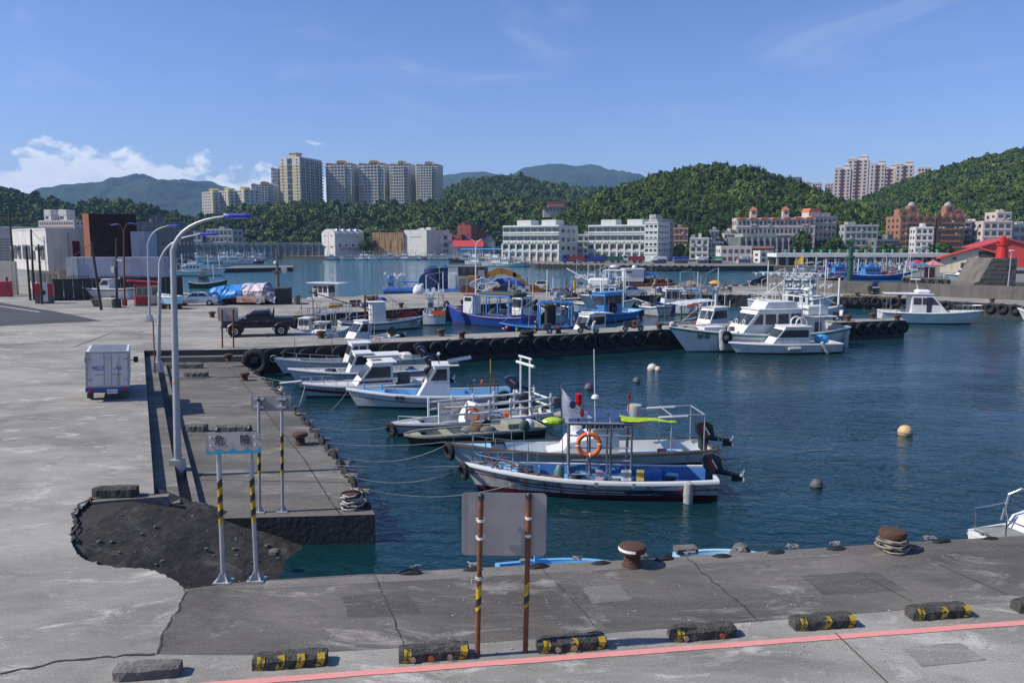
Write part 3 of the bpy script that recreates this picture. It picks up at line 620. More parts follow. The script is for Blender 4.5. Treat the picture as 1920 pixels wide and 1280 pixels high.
def tall_yellow():
 Y = 720; px0, px1 = 527, 572; pm = 549.5; zb = Z(pm, 378, Y)-6; Wd = 45*mpp(pm, Y); H = Z(pm, 296, Y)-zb; D = 34; fl = 14; fh = (H-6)/fl
 t = thing('apartment_tower', 'tallest apartment tower with broad yellow and white bands and dark stair window', 'apartment tower', at_px(pm, Y, zb), radians(-22), 'apartment towers on the wooded hill')
 shell(t, Wd, D, H, mWHT, 0, .6); y = B(); d = B(); w = B(); led = B()
 for f in range(fl-2):
  z = 6+f*fh
  for a, c in ((-Wd/2+.02, -Wd*.12), (Wd*.12, Wd/2-.02)): y.bx(a, c, -.12, -.01, z, z+fh*.66)
 for f in range(fl):
  z = 6+f*fh
  for s in (-1, 1): d.bx(s*Wd*.36-.5, s*Wd*.36+.5, -.5, -.05, z+fh*.2, z+fh*.55)
 for f in range(0, fl-1, 2): w.bx(-Wd*.115, Wd*.115, -.2, -.02, 6+f*fh-.1, 6+f*fh+fh*1.75)
 for s in (-1, 1):
  for f in range(fl):
   for c in range(9):
    yy = 3+c*(D-6)/8; w.box((s*Wd/2, yy, 6+f*fh+fh*.55), (.3, 2.0, fh*.55))
    if c % 2 == 0: led.box((s*(Wd/2+.7), yy+1.6, 6+f*fh+fh*.1), (1.4, 3.0, .9))
 tag(y.build('yellow_band', mYEL, t), kind='stuff'); tag(d.build('air_conditioner_box', mDGR, t), kind='stuff'); tag(w.build('window', mGLS, t), kind='stuff'); tag(led.build('balcony', mGRY, t), kind='stuff')
 b = B(); b.bx(-4, 4, 5, 13, H, H+4.2); b.build('roof_hut', mYEL, t); b = B(); b.bx(-4.6, 4.6, 4.4, 13.6, H+4.2, H+5); b.build('roof_slab', mGRY, t)
tall_yellow()
tower('white tower wing peeking out left of the tallest yellow-banded tower', 514, 531, 316, 770, 388, 0, False, 11)
tower('grey tower with gabled roof lantern, right beside the tallest tower', 613, 663, 306, 740, 380)
tower('grey tower with gabled roof lantern, second to the right of the tallest tower', 674, 724, 306, 742, 380)
tower('yellow-winged tower with roof lantern, third to the right of the tallest tower', 732, 769, 307, 735, 380)
tower('yellow-winged tower with roof lantern at the far end of the row from the tallest tower', 781, 821, 308, 730, 372)
tower('narrow shaded tower slot between the first two grey lantern towers', 664, 673, 324, 780, 380, 0, False, 11)
tower('narrow shaded tower slot between the grey and the yellow-winged lantern towers', 725, 731, 318, 780, 380, 0, False, 11)
tower('small pink-white block low between the two yellow-winged lantern towers', 770, 782, 340, 780, 380, 0, False, 8)
tower('lower grey apartment tower standing left of the tallest tower', 476, 517, 346, 720, 386, 0, True, 9)
Y = 665
for i, (a, c, lab) in enumerate([(381, 409, 'sunlit white slab block at the downhill end of the long low apartment row'), (409, 438, 'sunlit white slab block in the middle of the long low apartment row'), (438, 467, 'sunlit white slab block at the uphill end of the long low apartment row')]):
 t, wd, H = bldg('apartment_block', lab, a, c, 360-i*2, Y, 16, mWHT, 10, 6, radians(-36), .55, .55, zb=Z((a+c)/2, 416, Y), side_cols=3, tanks=0, group='long low white apartment row on the hill', cat='apartment block', bands=mCRM, parapet=.4)
 b = B(); b.bx(-3, 3, 4, 10, H, H+2.2); b.prism([(-3.8, H+2.2), (0, H+3.5), (3.8, H+2.2)], 3.5, 10.5); b.build('roof_lantern', mYEL, t)
 b = B(); b.bx(wd/2-2.2, wd/2+.06, -.14, -.01, 0, H); b.build('yellow_pier', mYEL, t)
for (a, c, pt, Y, lab, fl) in [(1558, 1583, 317, 700, 'pink tower with stepped gables, leftmost of the right-hand cluster', 14), (1582, 1614, 300, 735, 'tallest pink stepped-gable tower in the middle of the right-hand cluster', 16),
       (1624, 1646, 309, 720, 'pink tower with gabled head, third in the right-hand cluster', 14), (1642, 1672, 316, 760, 'shaded tower behind the third gabled tower of the right-hand cluster', 13), (1672, 1698, 310, 740, 'shaded tower with orange roof edge where the green hill begins', 13)]:
 t, wd, H = bldg('apartment_tower', lab, a, c, pt, Y, 18, mPNK, fl, 4, radians(-28), .5, .55, zb=Z((a+c)/2, 392, Y)-6, side_cols=4, tanks=0, group='pink towers behind the green hill', cat='apartment tower', bands=mWHT, parapet=.3)
 for q, hh in ((-.27, 1.5), (.24, 3.2)):
  b = B(); x = wd*q; r = wd*.2; b.bx(x-r, x+r, 2, 10, H, H+hh); b.prism([(x-r-.4, H+hh), (x, H+hh+2.4), (x+r+.4, H+hh)], 1.5, 10.5); b.build('gable', mWHT, t)
 b = B(); b.bx(-1.2, 1.2, -.2, -.02, 0, H); b.build('stair_window', M('maroon_glass', (.10, .035, .04), (.06, .03, .03), rough=.3), t)
for (a, c, pt, lab) in [(1499, 1514, 341, 'tiny pale tower far off, first left of the pink cluster'), (1518, 1533, 343, 'tiny pink tower far off, second left of the pink cluster'), (1541, 1558, 344, 'tiny white and pink block with blue roof touching the pink cluster'), (1711, 1732, 314, 'tiny pink tower peeking over the green hill ridge')]:
 bldg('apartment_tower', lab, a, c, pt, 900, 14, mPNK, 10, 4, radians(-20), zb=Z((a+c)/2, 395, 900), tanks=1, group='tiny towers on the skyline', cat='apartment tower')
bldg('ridge_house', 'long low house with green roof edge on top of the bamboo hill', 1465, 1496, 332, 520, 10, mGRY, 1, 5, zb=Z(1480, 352, 520), tanks=0, cat='house')
bldg('ridge_house', 'small brown house on the bamboo hill ridge beside the green-roofed one', 1438, 1458, 331, 515, 8, mBRN, 1, 3, zb=Z(1448, 345, 515), tanks=0, cat='house')
bldg('housing_block', 'pale housing block with two roof towers behind the brown shed', 70, 152, 413, 426, 16, mPNK, 7, 14, radians(-18), .6, .45, bands=mWHT, side_cols=5, tanks=0, cat='apartment block')
for (a, c, lab) in [(86, 106, 'square white stair tower left on the pale housing block'), (112, 136, 'square white stair tower right on the pale housing block')]:
 pm = (a+c)/2; Y = 430; w = (c-a)*mpp(pm, Y)*.8; z0 = Z(pm, 414, Y); z1 = Z(pm, 393, Y)
 t = thing('stair_tower', lab, 'stair tower', at_px(pm, Y, z0), radians(-18)); b = B(); b.bx(-w/2, w/2, 0, w, -1, z1-z0); b.build('wall', mWHT, t)
 b = B(); b.bx(-w/2-.06, w/2+.06, -.06, w+.06, (z1-z0)*.45, (z1-z0)*.55); b.build('ledge', mPNK, t); b = B(); b.bx(-w*.3, w*.1, -.1, .1, 1, 2.4); b.build('window', mGLS, t)
Y = 250; t = thing('storage_hall', 'dark blue-grey hall with a rounded roof at the left edge', 'hall', at_px(-5, Y), radians(-10)); r = 9
pr = [(-r, 0), (r, 0)]+[(r*cos(a_), 6.5+5.6*sin(a_)) for a_ in [i*pi/12 for i in range(13)]]
B().prism(pr, 0, 30).build('hall_shell', M('blue_grey_sheet', (.12, .15, .19), (.08, .10, .13), scale=.5, rough=.6), t); b = B()
for i in range(9): b.bx(-r*.8, r*.8, -.12, -.02, .8+i*.9, 1.2+i*.9)
tag(b.build('wall_batten', mDGR, t), kind='stuff')
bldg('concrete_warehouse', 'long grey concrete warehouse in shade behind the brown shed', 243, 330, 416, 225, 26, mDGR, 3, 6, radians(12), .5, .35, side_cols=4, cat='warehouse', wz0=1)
bldg('waterfront_house', 'small grey waterfront house under the leafy slope, nearest the warehouse', 334, 382, 436, 426, 10, mGRY, 3, 5, radians(-5), cat='house', bands=mWHT, acs=3)
bldg('waterfront_house', 'long grey apartment house with balconies and a red panel on the waterfront', 388, 440, 429, 426, 12, mGRY, 4, 6, radians(-8), .7, .5, cat='apartment block', bands=mWHT, acs=6)
t = thing('guard_rail', 'long pale guard rail along the far left waterfront road', 'railing', at_px(430, 420)); b = B(); x0, x1 = At(300, 480, 420).x-t.location.x, At(605, 480, 420).x-t.location.x
for z in (6.0, 6.8): b.bx(x0, x1, -.1, .1, z, z+.3)
b.build('rail', mGRY, t); me = B().bx(-.15, .15, -.12, .12, 0, 7).mesh('rail_post', mGRY)
for i in range(24): put('rail_post', me, t, (x0+(x1-x0)*(i+.5)/24, .3, 0))
b = B(); b.bx(x0, x1, .5, 3, -1, 5.9); b.build('retaining_wall', mDGR, t)
Y = 418; t = thing('ice_plant', 'white ice plant with an arched gable front and round roof tanks', 'factory', at_px(617, Y), radians(-42))
Wd = 12; H = Z(617, 440, Y); D = 19; b = B(); b.prism([(-Wd/2, 0), (Wd/2, 0), (Wd/2, H)]+[(Wd/2*cos(a_), H+3.0*sin(a_)) for a_ in [i*pi/10 for i in range(1, 10)]]+[(-Wd/2, H)], 0, D); b.build('wall', mWHT, t)
b = B(); b.bx(-.15, .15, -.15, -.02, 0, H+2); b.bx(-Wd/2, Wd/2, -.12, -.02, H*.45, H*.48); b.build('pilaster', mCRM, t); b = B()
for q in (-.25, .25):
 b.box((Wd*q, 0, H*.95), (1.3, .2, .4)); b.box((Wd*q, 0, H*.42), (1.3, .2, .8))
for q in range(4): b.box((Wd/2, 3+q*4.3, H*.5), (.2, 1.0, 1.3))
b.build('window', mGLS, t); b = B(); b.bx(Wd/2+.02, Wd/2+1.4, 1, D, H*.32, H*.38); b.build('ledge', mGRY, t); b = B(); b.bx(Wd/2-.1, Wd/2+.3, .5, D, H*.86, H*1.02); b.build('eave', mCRM, t)
me = B().ball((0, 0, 0), 1.35, 12, 8).mesh('roof_tank', mSTEEL, True)
for q in range(4): put('roof_tank', me, t, (Wd*.3, 3.4+q*4.2, H+2.0))
bldg('rusty_warehouse', 'tall warehouse with rust-streaked orange cladding facing the harbour', 699, 758, 436, 426, 18, mRST, 1, 1, radians(-4), .0001, .0001, side_cols=0, tanks=1, cat='warehouse')
t = thing('roof_canopy', 'dark open roof canopy on top of the rusty orange warehouse', 'canopy', at_px(727, 427, Z(727, 436, 427))); b = B(); x = 57*mpp(727, 427)/2; b.bx(-x, x, 0, 12, 1.1, 1.45); b.build('roof', mDGR, t); me = B().bx(-.12, .12, -.12, .12, 0, 1.1).mesh('post', mRST)
for i in range(9): put('post', me, t, (-x+.3+i*(2*x-.6)/8, .4, 0))
t, wd, H = bldg('cold_store', 'windowless cream white cold store with a row of small vents', 757, 802, 431, 423, 22, mWHT, 1, 1, radians(-30), .0001, .0001, side_cols=0, tanks=2, cat='warehouse')
me = B().box((0, -.01, H*.75), (.55, .12, .4)).mesh('vent', mGLS)
for i in range(8): put('vent', me, t, (-3.4+i*.95, 0, 0))
t, wd, H = bldg('cold_store', 'grey white harbour building joined to the cold store, two tall window strips', 801, 848, 437, 430, 18, mWHT, 3, 2, radians(8), .3, .6, tanks=2, cat='warehouse')
t, wd, H = bldg('brick_house', 'red brick tower house with a taller square turret', 858, 884, 422, 451, 10, mRDB, 5, 2, radians(-20), .2, .25, tanks=1, cat='house')
bldg('brick_house', 'lower red brick house wing on the left of the turret', 847, 866, 440, 448, 10, mRDB, 3, 2, radians(-20), .3, .3, tanks=0, cat='house')
bldg('brick_house', 'lower red brick house wing on the right of the turret', 880, 908, 434, 460, 10, mRDB, 4, 3, radians(-8), .3, .3, tanks=0, cat='house')
def shed(label, px0, px1, py_eave, py_ridge, Y, D, roofm, wallm, yaw=0, name='market_shed', along=True):
 pm = (px0+px1)/2; w = (px1-px0)*mpp(pm, Y)/cos(yaw); he, hr = Z(pm, py_eave, Y), Z(pm, py_ridge, Y); t = thing(name, label, 'shed', at_px(pm, Y), yaw)
 if along: pr = [(-.0, he), (D/2, hr), (D, he)]; B().prism([(0, 0), (D, 0)]+[(D, he), (D/2, hr), (0, he)], -w/2, w/2, 'YZ').xf(Matrix.Identity(4)).build('wall', wallm, t); b = B(); b.prism([(-.5, he-.15), (D/2, hr+.12), (D+.5, he-.15), (D/2, hr+.32)], -w/2-.4, w/2+.4, 'YZ')
 else: B().prism([(-w/2, 0), (w/2, 0), (w/2, he), (0, hr), (-w/2, he)], 0, D).build('wall', wallm, t); b = B(); b.prism([(-w/2-.5, he-.15), (0, hr+.1), (w/2+.5, he-.15), (0, hr+.32)], -.4, D+.4)
 b.build('roof', roofm, t); return t, w, he
shed('red roofed quay shed with grey gable right of the brick turret', 904, 928, 451, 443, 420, 14, mRDR, mGRY, 0, along=False)
shed('low red roofed market shed in front of the brick turret', 850, 905, 462, 452, 414, 12, mRDR, mGRY)
shed('small red roofed shed with white gable left of the market shed', 842, 864, 458, 448, 428, 10, mRDR, mWHT, 0, along=False)
t = thing('quay_scaffold', 'blue steel scaffold and awning frames on the quay before the red sheds', 'frame', at_px(905, 392)); b = B(); rr = random.Random(3)
for i in range(16):
 x = -11+i*1.5; b.bx(x-.08, x+.08, -.1, .1, 0, 3.6); b.box((x, 1.2, 1.8), (.12, .12, 3.6))
for z in (1.6, 3.5): b.bx(-11, 11.6, -.08, .08, z, z+.16)
b.build('frame', M('frame_blue', (.05, .25, .55), (.04, .18, .4), rough=.5), t); b = B(); b.box((0, .6, 3.8), (22, 2.6, .12), rx=.15); b.build('awning', M('awning_blue', (.10, .35, .65), (.08, .28, .5), rough=.6), t)
def fishery(label, px0, px1, pt, Y, D, yaw, bays, floors=4, right_block=False):
 pm = (px0+px1)/2; Wd = (px1-px0)*mpp(pm, Y)/cos(yaw); H = Z(pm, pt, Y); t = thing('fishery_building', label, 'office building', at_px(pm, Y), yaw, 'white fishery buildings on the far quay')
 shell(t, Wd, D, H, mFSH, 0, .5); fh = H/floors; bw = Wd/bays
 meh = B().box((0, 0, 0), (.62, .2, fh*.36)).mesh('window', mGLS); b = B(); pl = B(); ac = B()
 for f in range(floors):
  b.bx(-Wd/2-.1, Wd/2+.1, -.45, -.03, f*fh+fh*.97, f*fh+fh*1.06)
  if f: b.bx(-Wd/2, Wd/2, -.30, -.02, f*fh+fh*.22, f*fh+fh*.34)
  for i in range(bays):
   for q in range(5):
    if f == 0 and q in (1, 3): continue
    put('window', meh, t, (-Wd/2+bw*(i+.16+.17*q), -.02, f*fh+fh*.62))
   if f in (1, 2): ac.box((-Wd/2+bw*(i+.3), -.5, f*fh+fh*.15), (.9, .5, .6)); ac.box((-Wd/2+bw*(i+.7), -.5, f*fh+fh*.15), (.9, .5, .6))
 tag(b.build('floor_band', mFSH, t), kind='stuff'); tag(ac.build('air_conditioner', mWHT, t), kind='stuff')
 mep = B().bx(-.32, .32, -.7, -.02, 0, fh*2.05).mesh('column', mFSH)
 for i in range(bays+1): put('column', mep, t, (-Wd/2+bw*i, 0, 0))
 med = B().box((0, -.05, fh*.30), (bw*.7, .14, fh*.55)).mesh('loading_door', M('roller_door', (.33, .27, .20), (.5, .5, .47), scale=.25, rough=.7))
 for i in range(bays): put('loading_door', med, t, (-Wd/2+bw*(i+.5), 0, 0))
 windows(t, 0, H, Wd/2, floors, 3, .45, .4, x0=1, x1=D-1, axis='S', side=1)
 for q in (-.25, .2):
  b = B(); b.bx(Wd*q-3, Wd*q+3, D*.35, D*.75, H, H+2.6); b.build('roof_hut', mFSH, t)
 return t, Wd, H
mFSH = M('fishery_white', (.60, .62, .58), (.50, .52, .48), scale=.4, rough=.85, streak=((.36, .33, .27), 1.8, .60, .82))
fishery('long white four-storey fishery building with repeated bays, the left one', 943, 1046, 425, 292, 16, radians(-30), 8)
bldg('fishery_link', 'recessed grey link block between the two white fishery buildings', 1058, 1106, 439, 306, 12, mFSH, 4, 4, radians(-6), .7, .45, tanks=1, cat='office building', bands=mWHT)
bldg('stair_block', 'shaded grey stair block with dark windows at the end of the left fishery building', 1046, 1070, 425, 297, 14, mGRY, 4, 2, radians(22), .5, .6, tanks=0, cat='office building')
fishery('long white four-storey fishery building, the right one with the tall end block', 1105, 1209, 424, 292, 16, radians(-28), 8)
t, wd, H = bldg('end_block', 'tall white end block of the right fishery building, over open columns', 1208, 1231, 416, 285, 15, mFSH, 5, 3, radians(-28), .6, .4, side_cols=4, tanks=0, cat='office building', bands=mWHT, wz0=3)
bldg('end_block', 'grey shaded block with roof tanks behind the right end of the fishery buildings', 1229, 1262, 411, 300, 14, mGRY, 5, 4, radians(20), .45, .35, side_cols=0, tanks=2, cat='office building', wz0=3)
for a, c, pt, Y, m, fl, cl, yw, lab in [
 (1263, 1288, 426, 330, mBRN, 5, 3, -10, 'brown house with red roof hut beside the grey end block'), (1286, 1330, 427, 345, mCRM, 4, 4, -12, 'plain yellow cream house with blank side wall'),
 (1293, 1326, 445, 318, mWHT, 3, 3, -16, 'pale three-storey house with dark balconies in front of the yellow house'), (1330, 1346, 431, 335, mGRY, 4, 2, -5, 'narrow grey house right of the yellow house'),
 (1324, 1356, 452, 318, mGRY, 3, 4, 5, 'low shabby grey house with rooftop pipes'), (1356, 1376, 437, 330, mPNK, 4, 3, -5, 'narrow mauve house next to the dark market hall'),
 (1582, 1641, 421, 330, mGRY, 5, 6, -6, 'weathered grey five-storey apartment house with window grilles'), (1640, 1684, 448, 322, mDGR, 3, 5, 4, 'low dark grey house between grey and brown apartments'),
 (1802, 1826, 415, 335, mLIL, 6, 2, -4, 'slim white and blue house right of the brown twin apartments'), (1826, 1838, 418, 338, mCRM, 5, 1, 12, 'slim yellow blank-sided house next to the white and blue one'),
 (1840, 1890, 414, 320, mPNK, 5, 4, -8, 'pale pink five-storey house above the red roof hall'), (1863, 1888, 397, 326, mPNK, 6, 2, -8, 'pale pink roof tower of the house above the red hall'),
 (1890, 1960, 421, 330, mGRY, 4, 5, 8, 'grey house with sheet roof at the right edge'), (1715, 1744, 425, 300, mWHT, 5, 3, -16, 'narrow white house in front of the brown apartments')]:
 bldg('town_house', lab, a, c, pt, Y, 11, m, fl, cl, radians(yw), .62, .5, side_cols=2, cat='house', bands=mWHT if m is not mCRM else None, acs=4, tanks=1, group='houses along the far shore')
def pink_apartment():
 Y = 335; t, wd, H = bldg('pink_apartment', 'long pink apartment building with orange-capped stair towers', 1380, 1522, 408, Y, 13, mPNK, 5, 18, radians(-6), .6, .5, side_cols=3, tanks=0, cat='apartment block', bands=mWHT, acs=26)
 for px, pt in ((1415, 388), (1474, 388)):
  x = (At(px, 450, Y).x-t.location.x); b = B(); w = 1.25; h = Z(px, pt, Y); b.bx(x-w, x+w, 3, 5.5, H, h-1.2); b.build('stair_tower', mPNK, t)
  b = B(); b.add([(x-w-.3, 2.7, h-1.2), (x+w+.3, 2.7, h-1.2), (x+w+.3, 5.8, h-1.2), (x-w-.3, 5.8, h-1.2), (x, 4.2, h+.5)], [(0, 1, 4), (1, 2, 4), (2, 3, 4), (3, 0, 4), (3, 2, 1, 0)]); b.build('tower_cap', mTER, t); b = B(); b.bx(x-.6, x+.6, 2.9, 3.1, h-2.9, h-1.7); b.build('window', mGLS, t)
 b = B()
 for i in range(7): x = -wd/2+wd*(i+.5)/7; b.prism([(x-1.6, H-.2), (x+1.6, H-.2), (x+1.2, H+.7), (x-1.2, H+.7)], -.7, .4)
 b.build('roof_tile', mTER, t)
 t, wd, H = bldg('pink_apartment', 'pink corner apartment block with orange mansard cap', 1514, 1566, 405, 338, 14, mPNK, 6, 6, radians(8), .7, .5, side_cols=3, tanks=0, cat='apartment block', bands=mTEAL, acs=14)
 b = B(); b.bx(-wd*.48, -wd*.04, 2, 8, H, H+2.4); b.bx(-wd*.02, wd*.34, 2, 8, H, H+2.0); b.build('roof_hut', mPNK, t); b = B(); b.prism([(-wd*.5, H+2.4), (-wd*.02, H+2.4), (-wd*.1, H+3.9), (-wd*.42, H+3.9)], 1.6, 8.4); b.build('mansard', mTER, t)
pink_apartment()
t, wd, H = bldg('market_hall', 'dark grey hall with tall pilasters and green flat roof', 1386, 1500, 444, 312, 18, mDGR, 1, 1, 0, .0001, .0001, side_cols=0, tanks=0, cat='hall', parapet=.3)
b = B(); b.bx(-wd/2+2, wd/2-9, 3, 15, H, H+1.6); b.build('roof_monitor', M('pale_green_sheet', (.34, .40, .31), (.25, .3, .24), scale=.4, rough=.7), t); me = B().bx(-.35, .35, -.6, -.02, 0, H).mesh('pilaster', mGRY); mw = B().bx(-1.2, 1.2, -.1, -.01, 1, H*.85).mesh('window', mGLS)
for i in range(11): put('pilaster', me, t, (-wd/2+wd*i/10, 0, 0))
for i in range(10): put('window', mw, t, (-wd/2+wd*(i+.5)/10, 0, 0))
bldg('harbour_office', 'low white two-storey harbour office with orange window panels', 1351, 1408, 461, 272, 9, mWHT, 2, 5, radians(-4), .62, .5, side_cols=2, tanks=0, cat='office building', single=True, glass=M('orange_window', (.30, .10, .05), (.05, .05, .055), scale=.9, rough=.3, lo=.4, hi=.6))
bldg('harbour_office', 'low orange brick harbour office beside the white one', 1409, 1449, 461, 274, 9, M('orange_brick', (.48, .17, .06), (.38, .14, .06), scale=.5, rough=.8), 2, 3, radians(-4), .6, .45, side_cols=2, tanks=0, cat='office building', single=True, bands=mWHT)
bldg('boiler_house', 'small grey white block with openings before the orange office', 1424, 1449, 470, 266, 6, mWHT, 2, 2, radians(6), .5, .5, side_cols=1, tanks=0, cat='building')
for a, c, lab, cx in [(1684, 1748, 'brown tiled apartment building with a domed turret, left twin', .02), (1752, 1803, 'brown tiled apartment building with a domed turret, right twin', .0)]:
 t, wd, H = bldg('brown_apartment', lab, a, c, 405, 325, 14, mBRN, 7, 6, radians(-3), .66, .5, side_cols=3, tanks=0, cat='apartment block', bands=None, acs=10, group='brown twin apartments')
 b = B()
 for f in range(1, 7): b.bx(-wd*.34, wd*.34, -.8, -.05, H*f/7-.3, H*f/7+.5)
 tag(b.build('balcony', mBRN, t), kind='stuff'); s = 1 if 'left' in lab else -1; x = -s*wd*.06; h = Z((a+c)/2, 385, 325)
 b = B(); b.bx(x-s*3.6-2.2, x-s*3.6+2.2, 3, 8, H, H+(h-H)*.72); b.bx(x-1.6, x+1.6, 3, 7, H, h); b.build('turret', mBRN, t); b = B(); b.lathe([(1.5, 0), (1.4, .6), (1.0, 1.2), (.4, 1.55), (.05, 1.7)], (x, 5, h), 12); b.build('dome', mGRY, t, smooth=True)
 w = B(); w.box((x, 2.98, H+(h-H)*.7), (1.5, .1, 1.6)); w.box((x-s*3.6, 2.98, H+(h-H)*.4), (1.5, .1, 1.4)); w.build('window', mGLS, t)
 p = B()
 p.bx(-.35, .35, -.35, .35, H, H+1.6); me = p.mesh('parapet_pier', mBRN)
 for i in range(5): put('parapet_pier', me, t, (-wd/2+wd*i/4, 0, 0))
Y = 520; z0 = Z(1042, 396, Y); t = thing('hill_temple', 'red and cream temple with layered roofs on the wooded slope', 'temple', at_px(1042, Y, z0)); b = B(); b.bx(-8.5, 8.5, 0, 8, -4, 2.2); b.bx(-5.5, 5.5, 1, 7, 2.2, 5.2); b.build('wall', mCRM, t)
b = B(); b.prism([(-9.6, 2.0), (9.6, 2.0), (8.2, 3.0), (-8.2, 3.0)], -1, 9); b.prism([(-7, 5.2), (7, 5.2), (5, 6.5), (-5, 6.5)], 0, 8); b.build('roof', M('temple_roof', (.36, .07, .05), (.28, .07, .05), rough=.7), t); b = B()
for i in range(6): b.box((-6+i*2.4, 0, .9), (1.3, .2, 1.4))
b.build('window', mGLS, t)
bldg('hillside_house', 'small white house with pink roof high on the slope', 1100, 1118, 397, 430, 6, mWHT, 1, 2, radians(-10), zb=Z(1109, 405, 430), tanks=0, cat='house')
Y = 232; x0, x1 = At(1457, 478, Y).x, At(1790, 478, Y).x; zt = Z(1600, 475, Y); t = thing('market_canopy', 'long white flat fish-market canopy on square columns', 'canopy', ((x0+x1)/2, Y, 0), radians(-1)); w = x1-x0
B().bx(-w/2, w/2, 0, 9, zt-1.1, zt).build('roof', M('canopy_white', (.72, .70, .64), (.6, .58, .53), scale=.5, rough=.8), t)
me = B().bx(-.3, .3, .5, 1.1, 0, zt-1.1).mesh('column', mGRY); mv = B().lathe([(.35, 0), (.35, .7), (.5, .7), (.45, 1.1)], (0, 4, zt), 8).mesh('roof_vent', mTEAL)
for i in range(19): put('column', me, t, (-w/2+.6+i*(w-1.2)/18, 0, 0)); put('roof_vent', mv, t, (-w/2+1.3+i*(w-2)/19, 0, 0))
B().bx(-w/2, w/2, 8.4, 9, 0, zt-1.1).build('back_wall', mDGR, t)
Y = 172; pm = 1842; m = mpp(pm, Y); t = thing('red_roof_hall', 'cream hall with a wide low red gable roof at the right', 'hall', at_px(pm-12, Y), radians(-30)); w = 118*m; he, hr = Z(pm, 485, Y), Z(pm, 466, Y); b = B(); b.prism([(-w/2, 0), (w/2, 0), (w/2, he), (0, hr), (-w/2, he)], 0, 24); b.build('wall', mCRM, t)
b = B(); b.prism([(-w/2-1, he-.3), (0, hr+.15), (w/2+1, he-.3), (w/2+1, he), (0, hr+.5), (-w/2-1, he)], -1, 25); b.build('roof', mRDR, t); b = B(); b.bx(.3, w*.42, -.14, .1, 2.8, 4.8); b.build('opening', mBLK, t); b = B(); b.bx(.3, w*.42, -.4, -.02, 1.2, 2.8); b.build('parapet_panel', mPNK, t); b = B(); b.box((-w*.17, 0, 1.7), (1.2, .2, 1.2)); b.box((-w*.30, 0, 3.2), (.6, .2, .6)); b.build('window', mGLS, t)
Y = 215; pm = 1885; t = thing('red_roof_hall', 'bright red gabled hall rising behind the cream hall', 'hall', at_px(pm, Y), radians(-20)); w = 90*mpp(pm, Y); he, hr = Z(pm, 464, Y), Z(pm, 450, Y); b = B(); b.prism([(-w/2, 0), (w/2, 0), (w/2, he), (0, hr), (-w/2, he)], 0, 20); b.build('wall', mRDR, t); b = B(); b.prism([(-w/2-.8, he-.2), (0, hr+.15), (w/2+.8, he-.2), (w/2+.8, he+.1), (0, hr+.5), (-w/2-.8, he+.1)], -.8, 21); b.build('roof', mRDR, t)
mBW = M('breakwater_concrete', (.17, .15, .13), (.10, .095, .085), scale=.5, rough=.95, bump=.4, bscale=3, streak=((.07, .065, .06), 1.2, .5, .75))
wl = [(1440, 537, 519), (1570, 550, 527), (1760, 556, 533), (1920, 562.5, 538), (2200, 575, 548)]; a_ = [];
for px, pb, pt in wl: p = P(px, pb); a_.append((p, At(px, pt, p.y).z))
b = B(); b.loft([[Vector((p.x, p.y, -.3)), Vector((p.x, p.y, z)), Vector((p.x+.2, p.y+1.2, z)), Vector((p.x+.2, p.y+1.4, -3))] for p, z in a_], closed=True, cap=True); o = b.build('breakwater_wall', mBW); tag(o, 'long grey breakwater wall running behind the white yacht', 'wall')
t = thing('breakwater_steps', 'concrete steps with a white handrail climbing to the breakwater end', 'steps', P(1455, 537)+Vector((0, 1.5, 0))); b = B()
for i in range(6): b.bx(-1.6+i*.55, 2, 0, 1.3, 0, .25*(i+1))
b.build('step', mBW, t); b = B(); b.tube([(-1.7, .1, .9), (1.7, .1, 2.6)], .04); b.tube([(-1.7, .1, 0), (-1.7, .1, .95)], .04); b.tube([(1.7, .1, 1.4), (1.7, .1, 2.6)], .04); b.tube([(-1.7, 1.2, .9), (1.7, 1.2, 2.6)], .04); b.build('handrail', mWHT, t)
p = P(1870, 559); Y = p.y+2.2; zt = At(1870, 484, Y).z; t = thing('masonry_block', 'sloping grey masonry block that carries the red lighthouse', 'masonry base', (At(1872, 530, Y).x, Y, 0)); m = mpp(1870, Y)
b = B(); b.prism([(-46*m, .2), (32*m, .2), (32*m, zt), (-15*m, zt), (-36*m, 1.9), (-46*m, 1.7)], 0, 5); b.build('wall', mBW, t)
hB_ = zt/9; me = B().box((0, 0, 0), (1.15, .08, hB_*.86), bev=.02).mesh('stone', mBW)
for r in range(1, 9):
 xl = -36*m+ (zt*r/9-1.9)/(zt-1.9)*(21*m) if r > 3 else -36*m
 k = 0; x = xl+.8+(.5 if r % 2 else 0)
 while x < 31*m-.5: put('stone', me, t, (x, -.02, hB_*(r+.5))); x += 1.28
p2 = (At(1884, 470, Y+1).x, Y+1.5); z1 = At(1884, 440, Y+1).z; t = thing('lighthouse', 'red harbour lighthouse on the sloping masonry block', 'lighthouse', (p2[0], p2[1], zt)); mRDL = M('lighthouse_red', (.55, .02, .015), (.45, .025, .02), rough=.5)
h = z1-zt; b = B(); b.lathe([(.70, 0), (.58, h*.52), (.75, h*.55), (.75, h*.6)], n=18); b.build('tower', mRDL, t, smooth=True); b = B(); b.lathe([(.35, h*.6), (.35, h*.86), (.42, h*.86), (.05, h)], n=14); b.build('lantern', mRDL, t, smooth=True); b = B(); b.torus((0, 0, h*.74), .72, .035, 'Z', 16, 5); [b.tube([(.72*cos(i), .72*sin(i), h*.58), (.72*cos(i), .72*sin(i), h*.74)], .03, 5) for i in range(6)]; b.build('railing', mRDL, t)
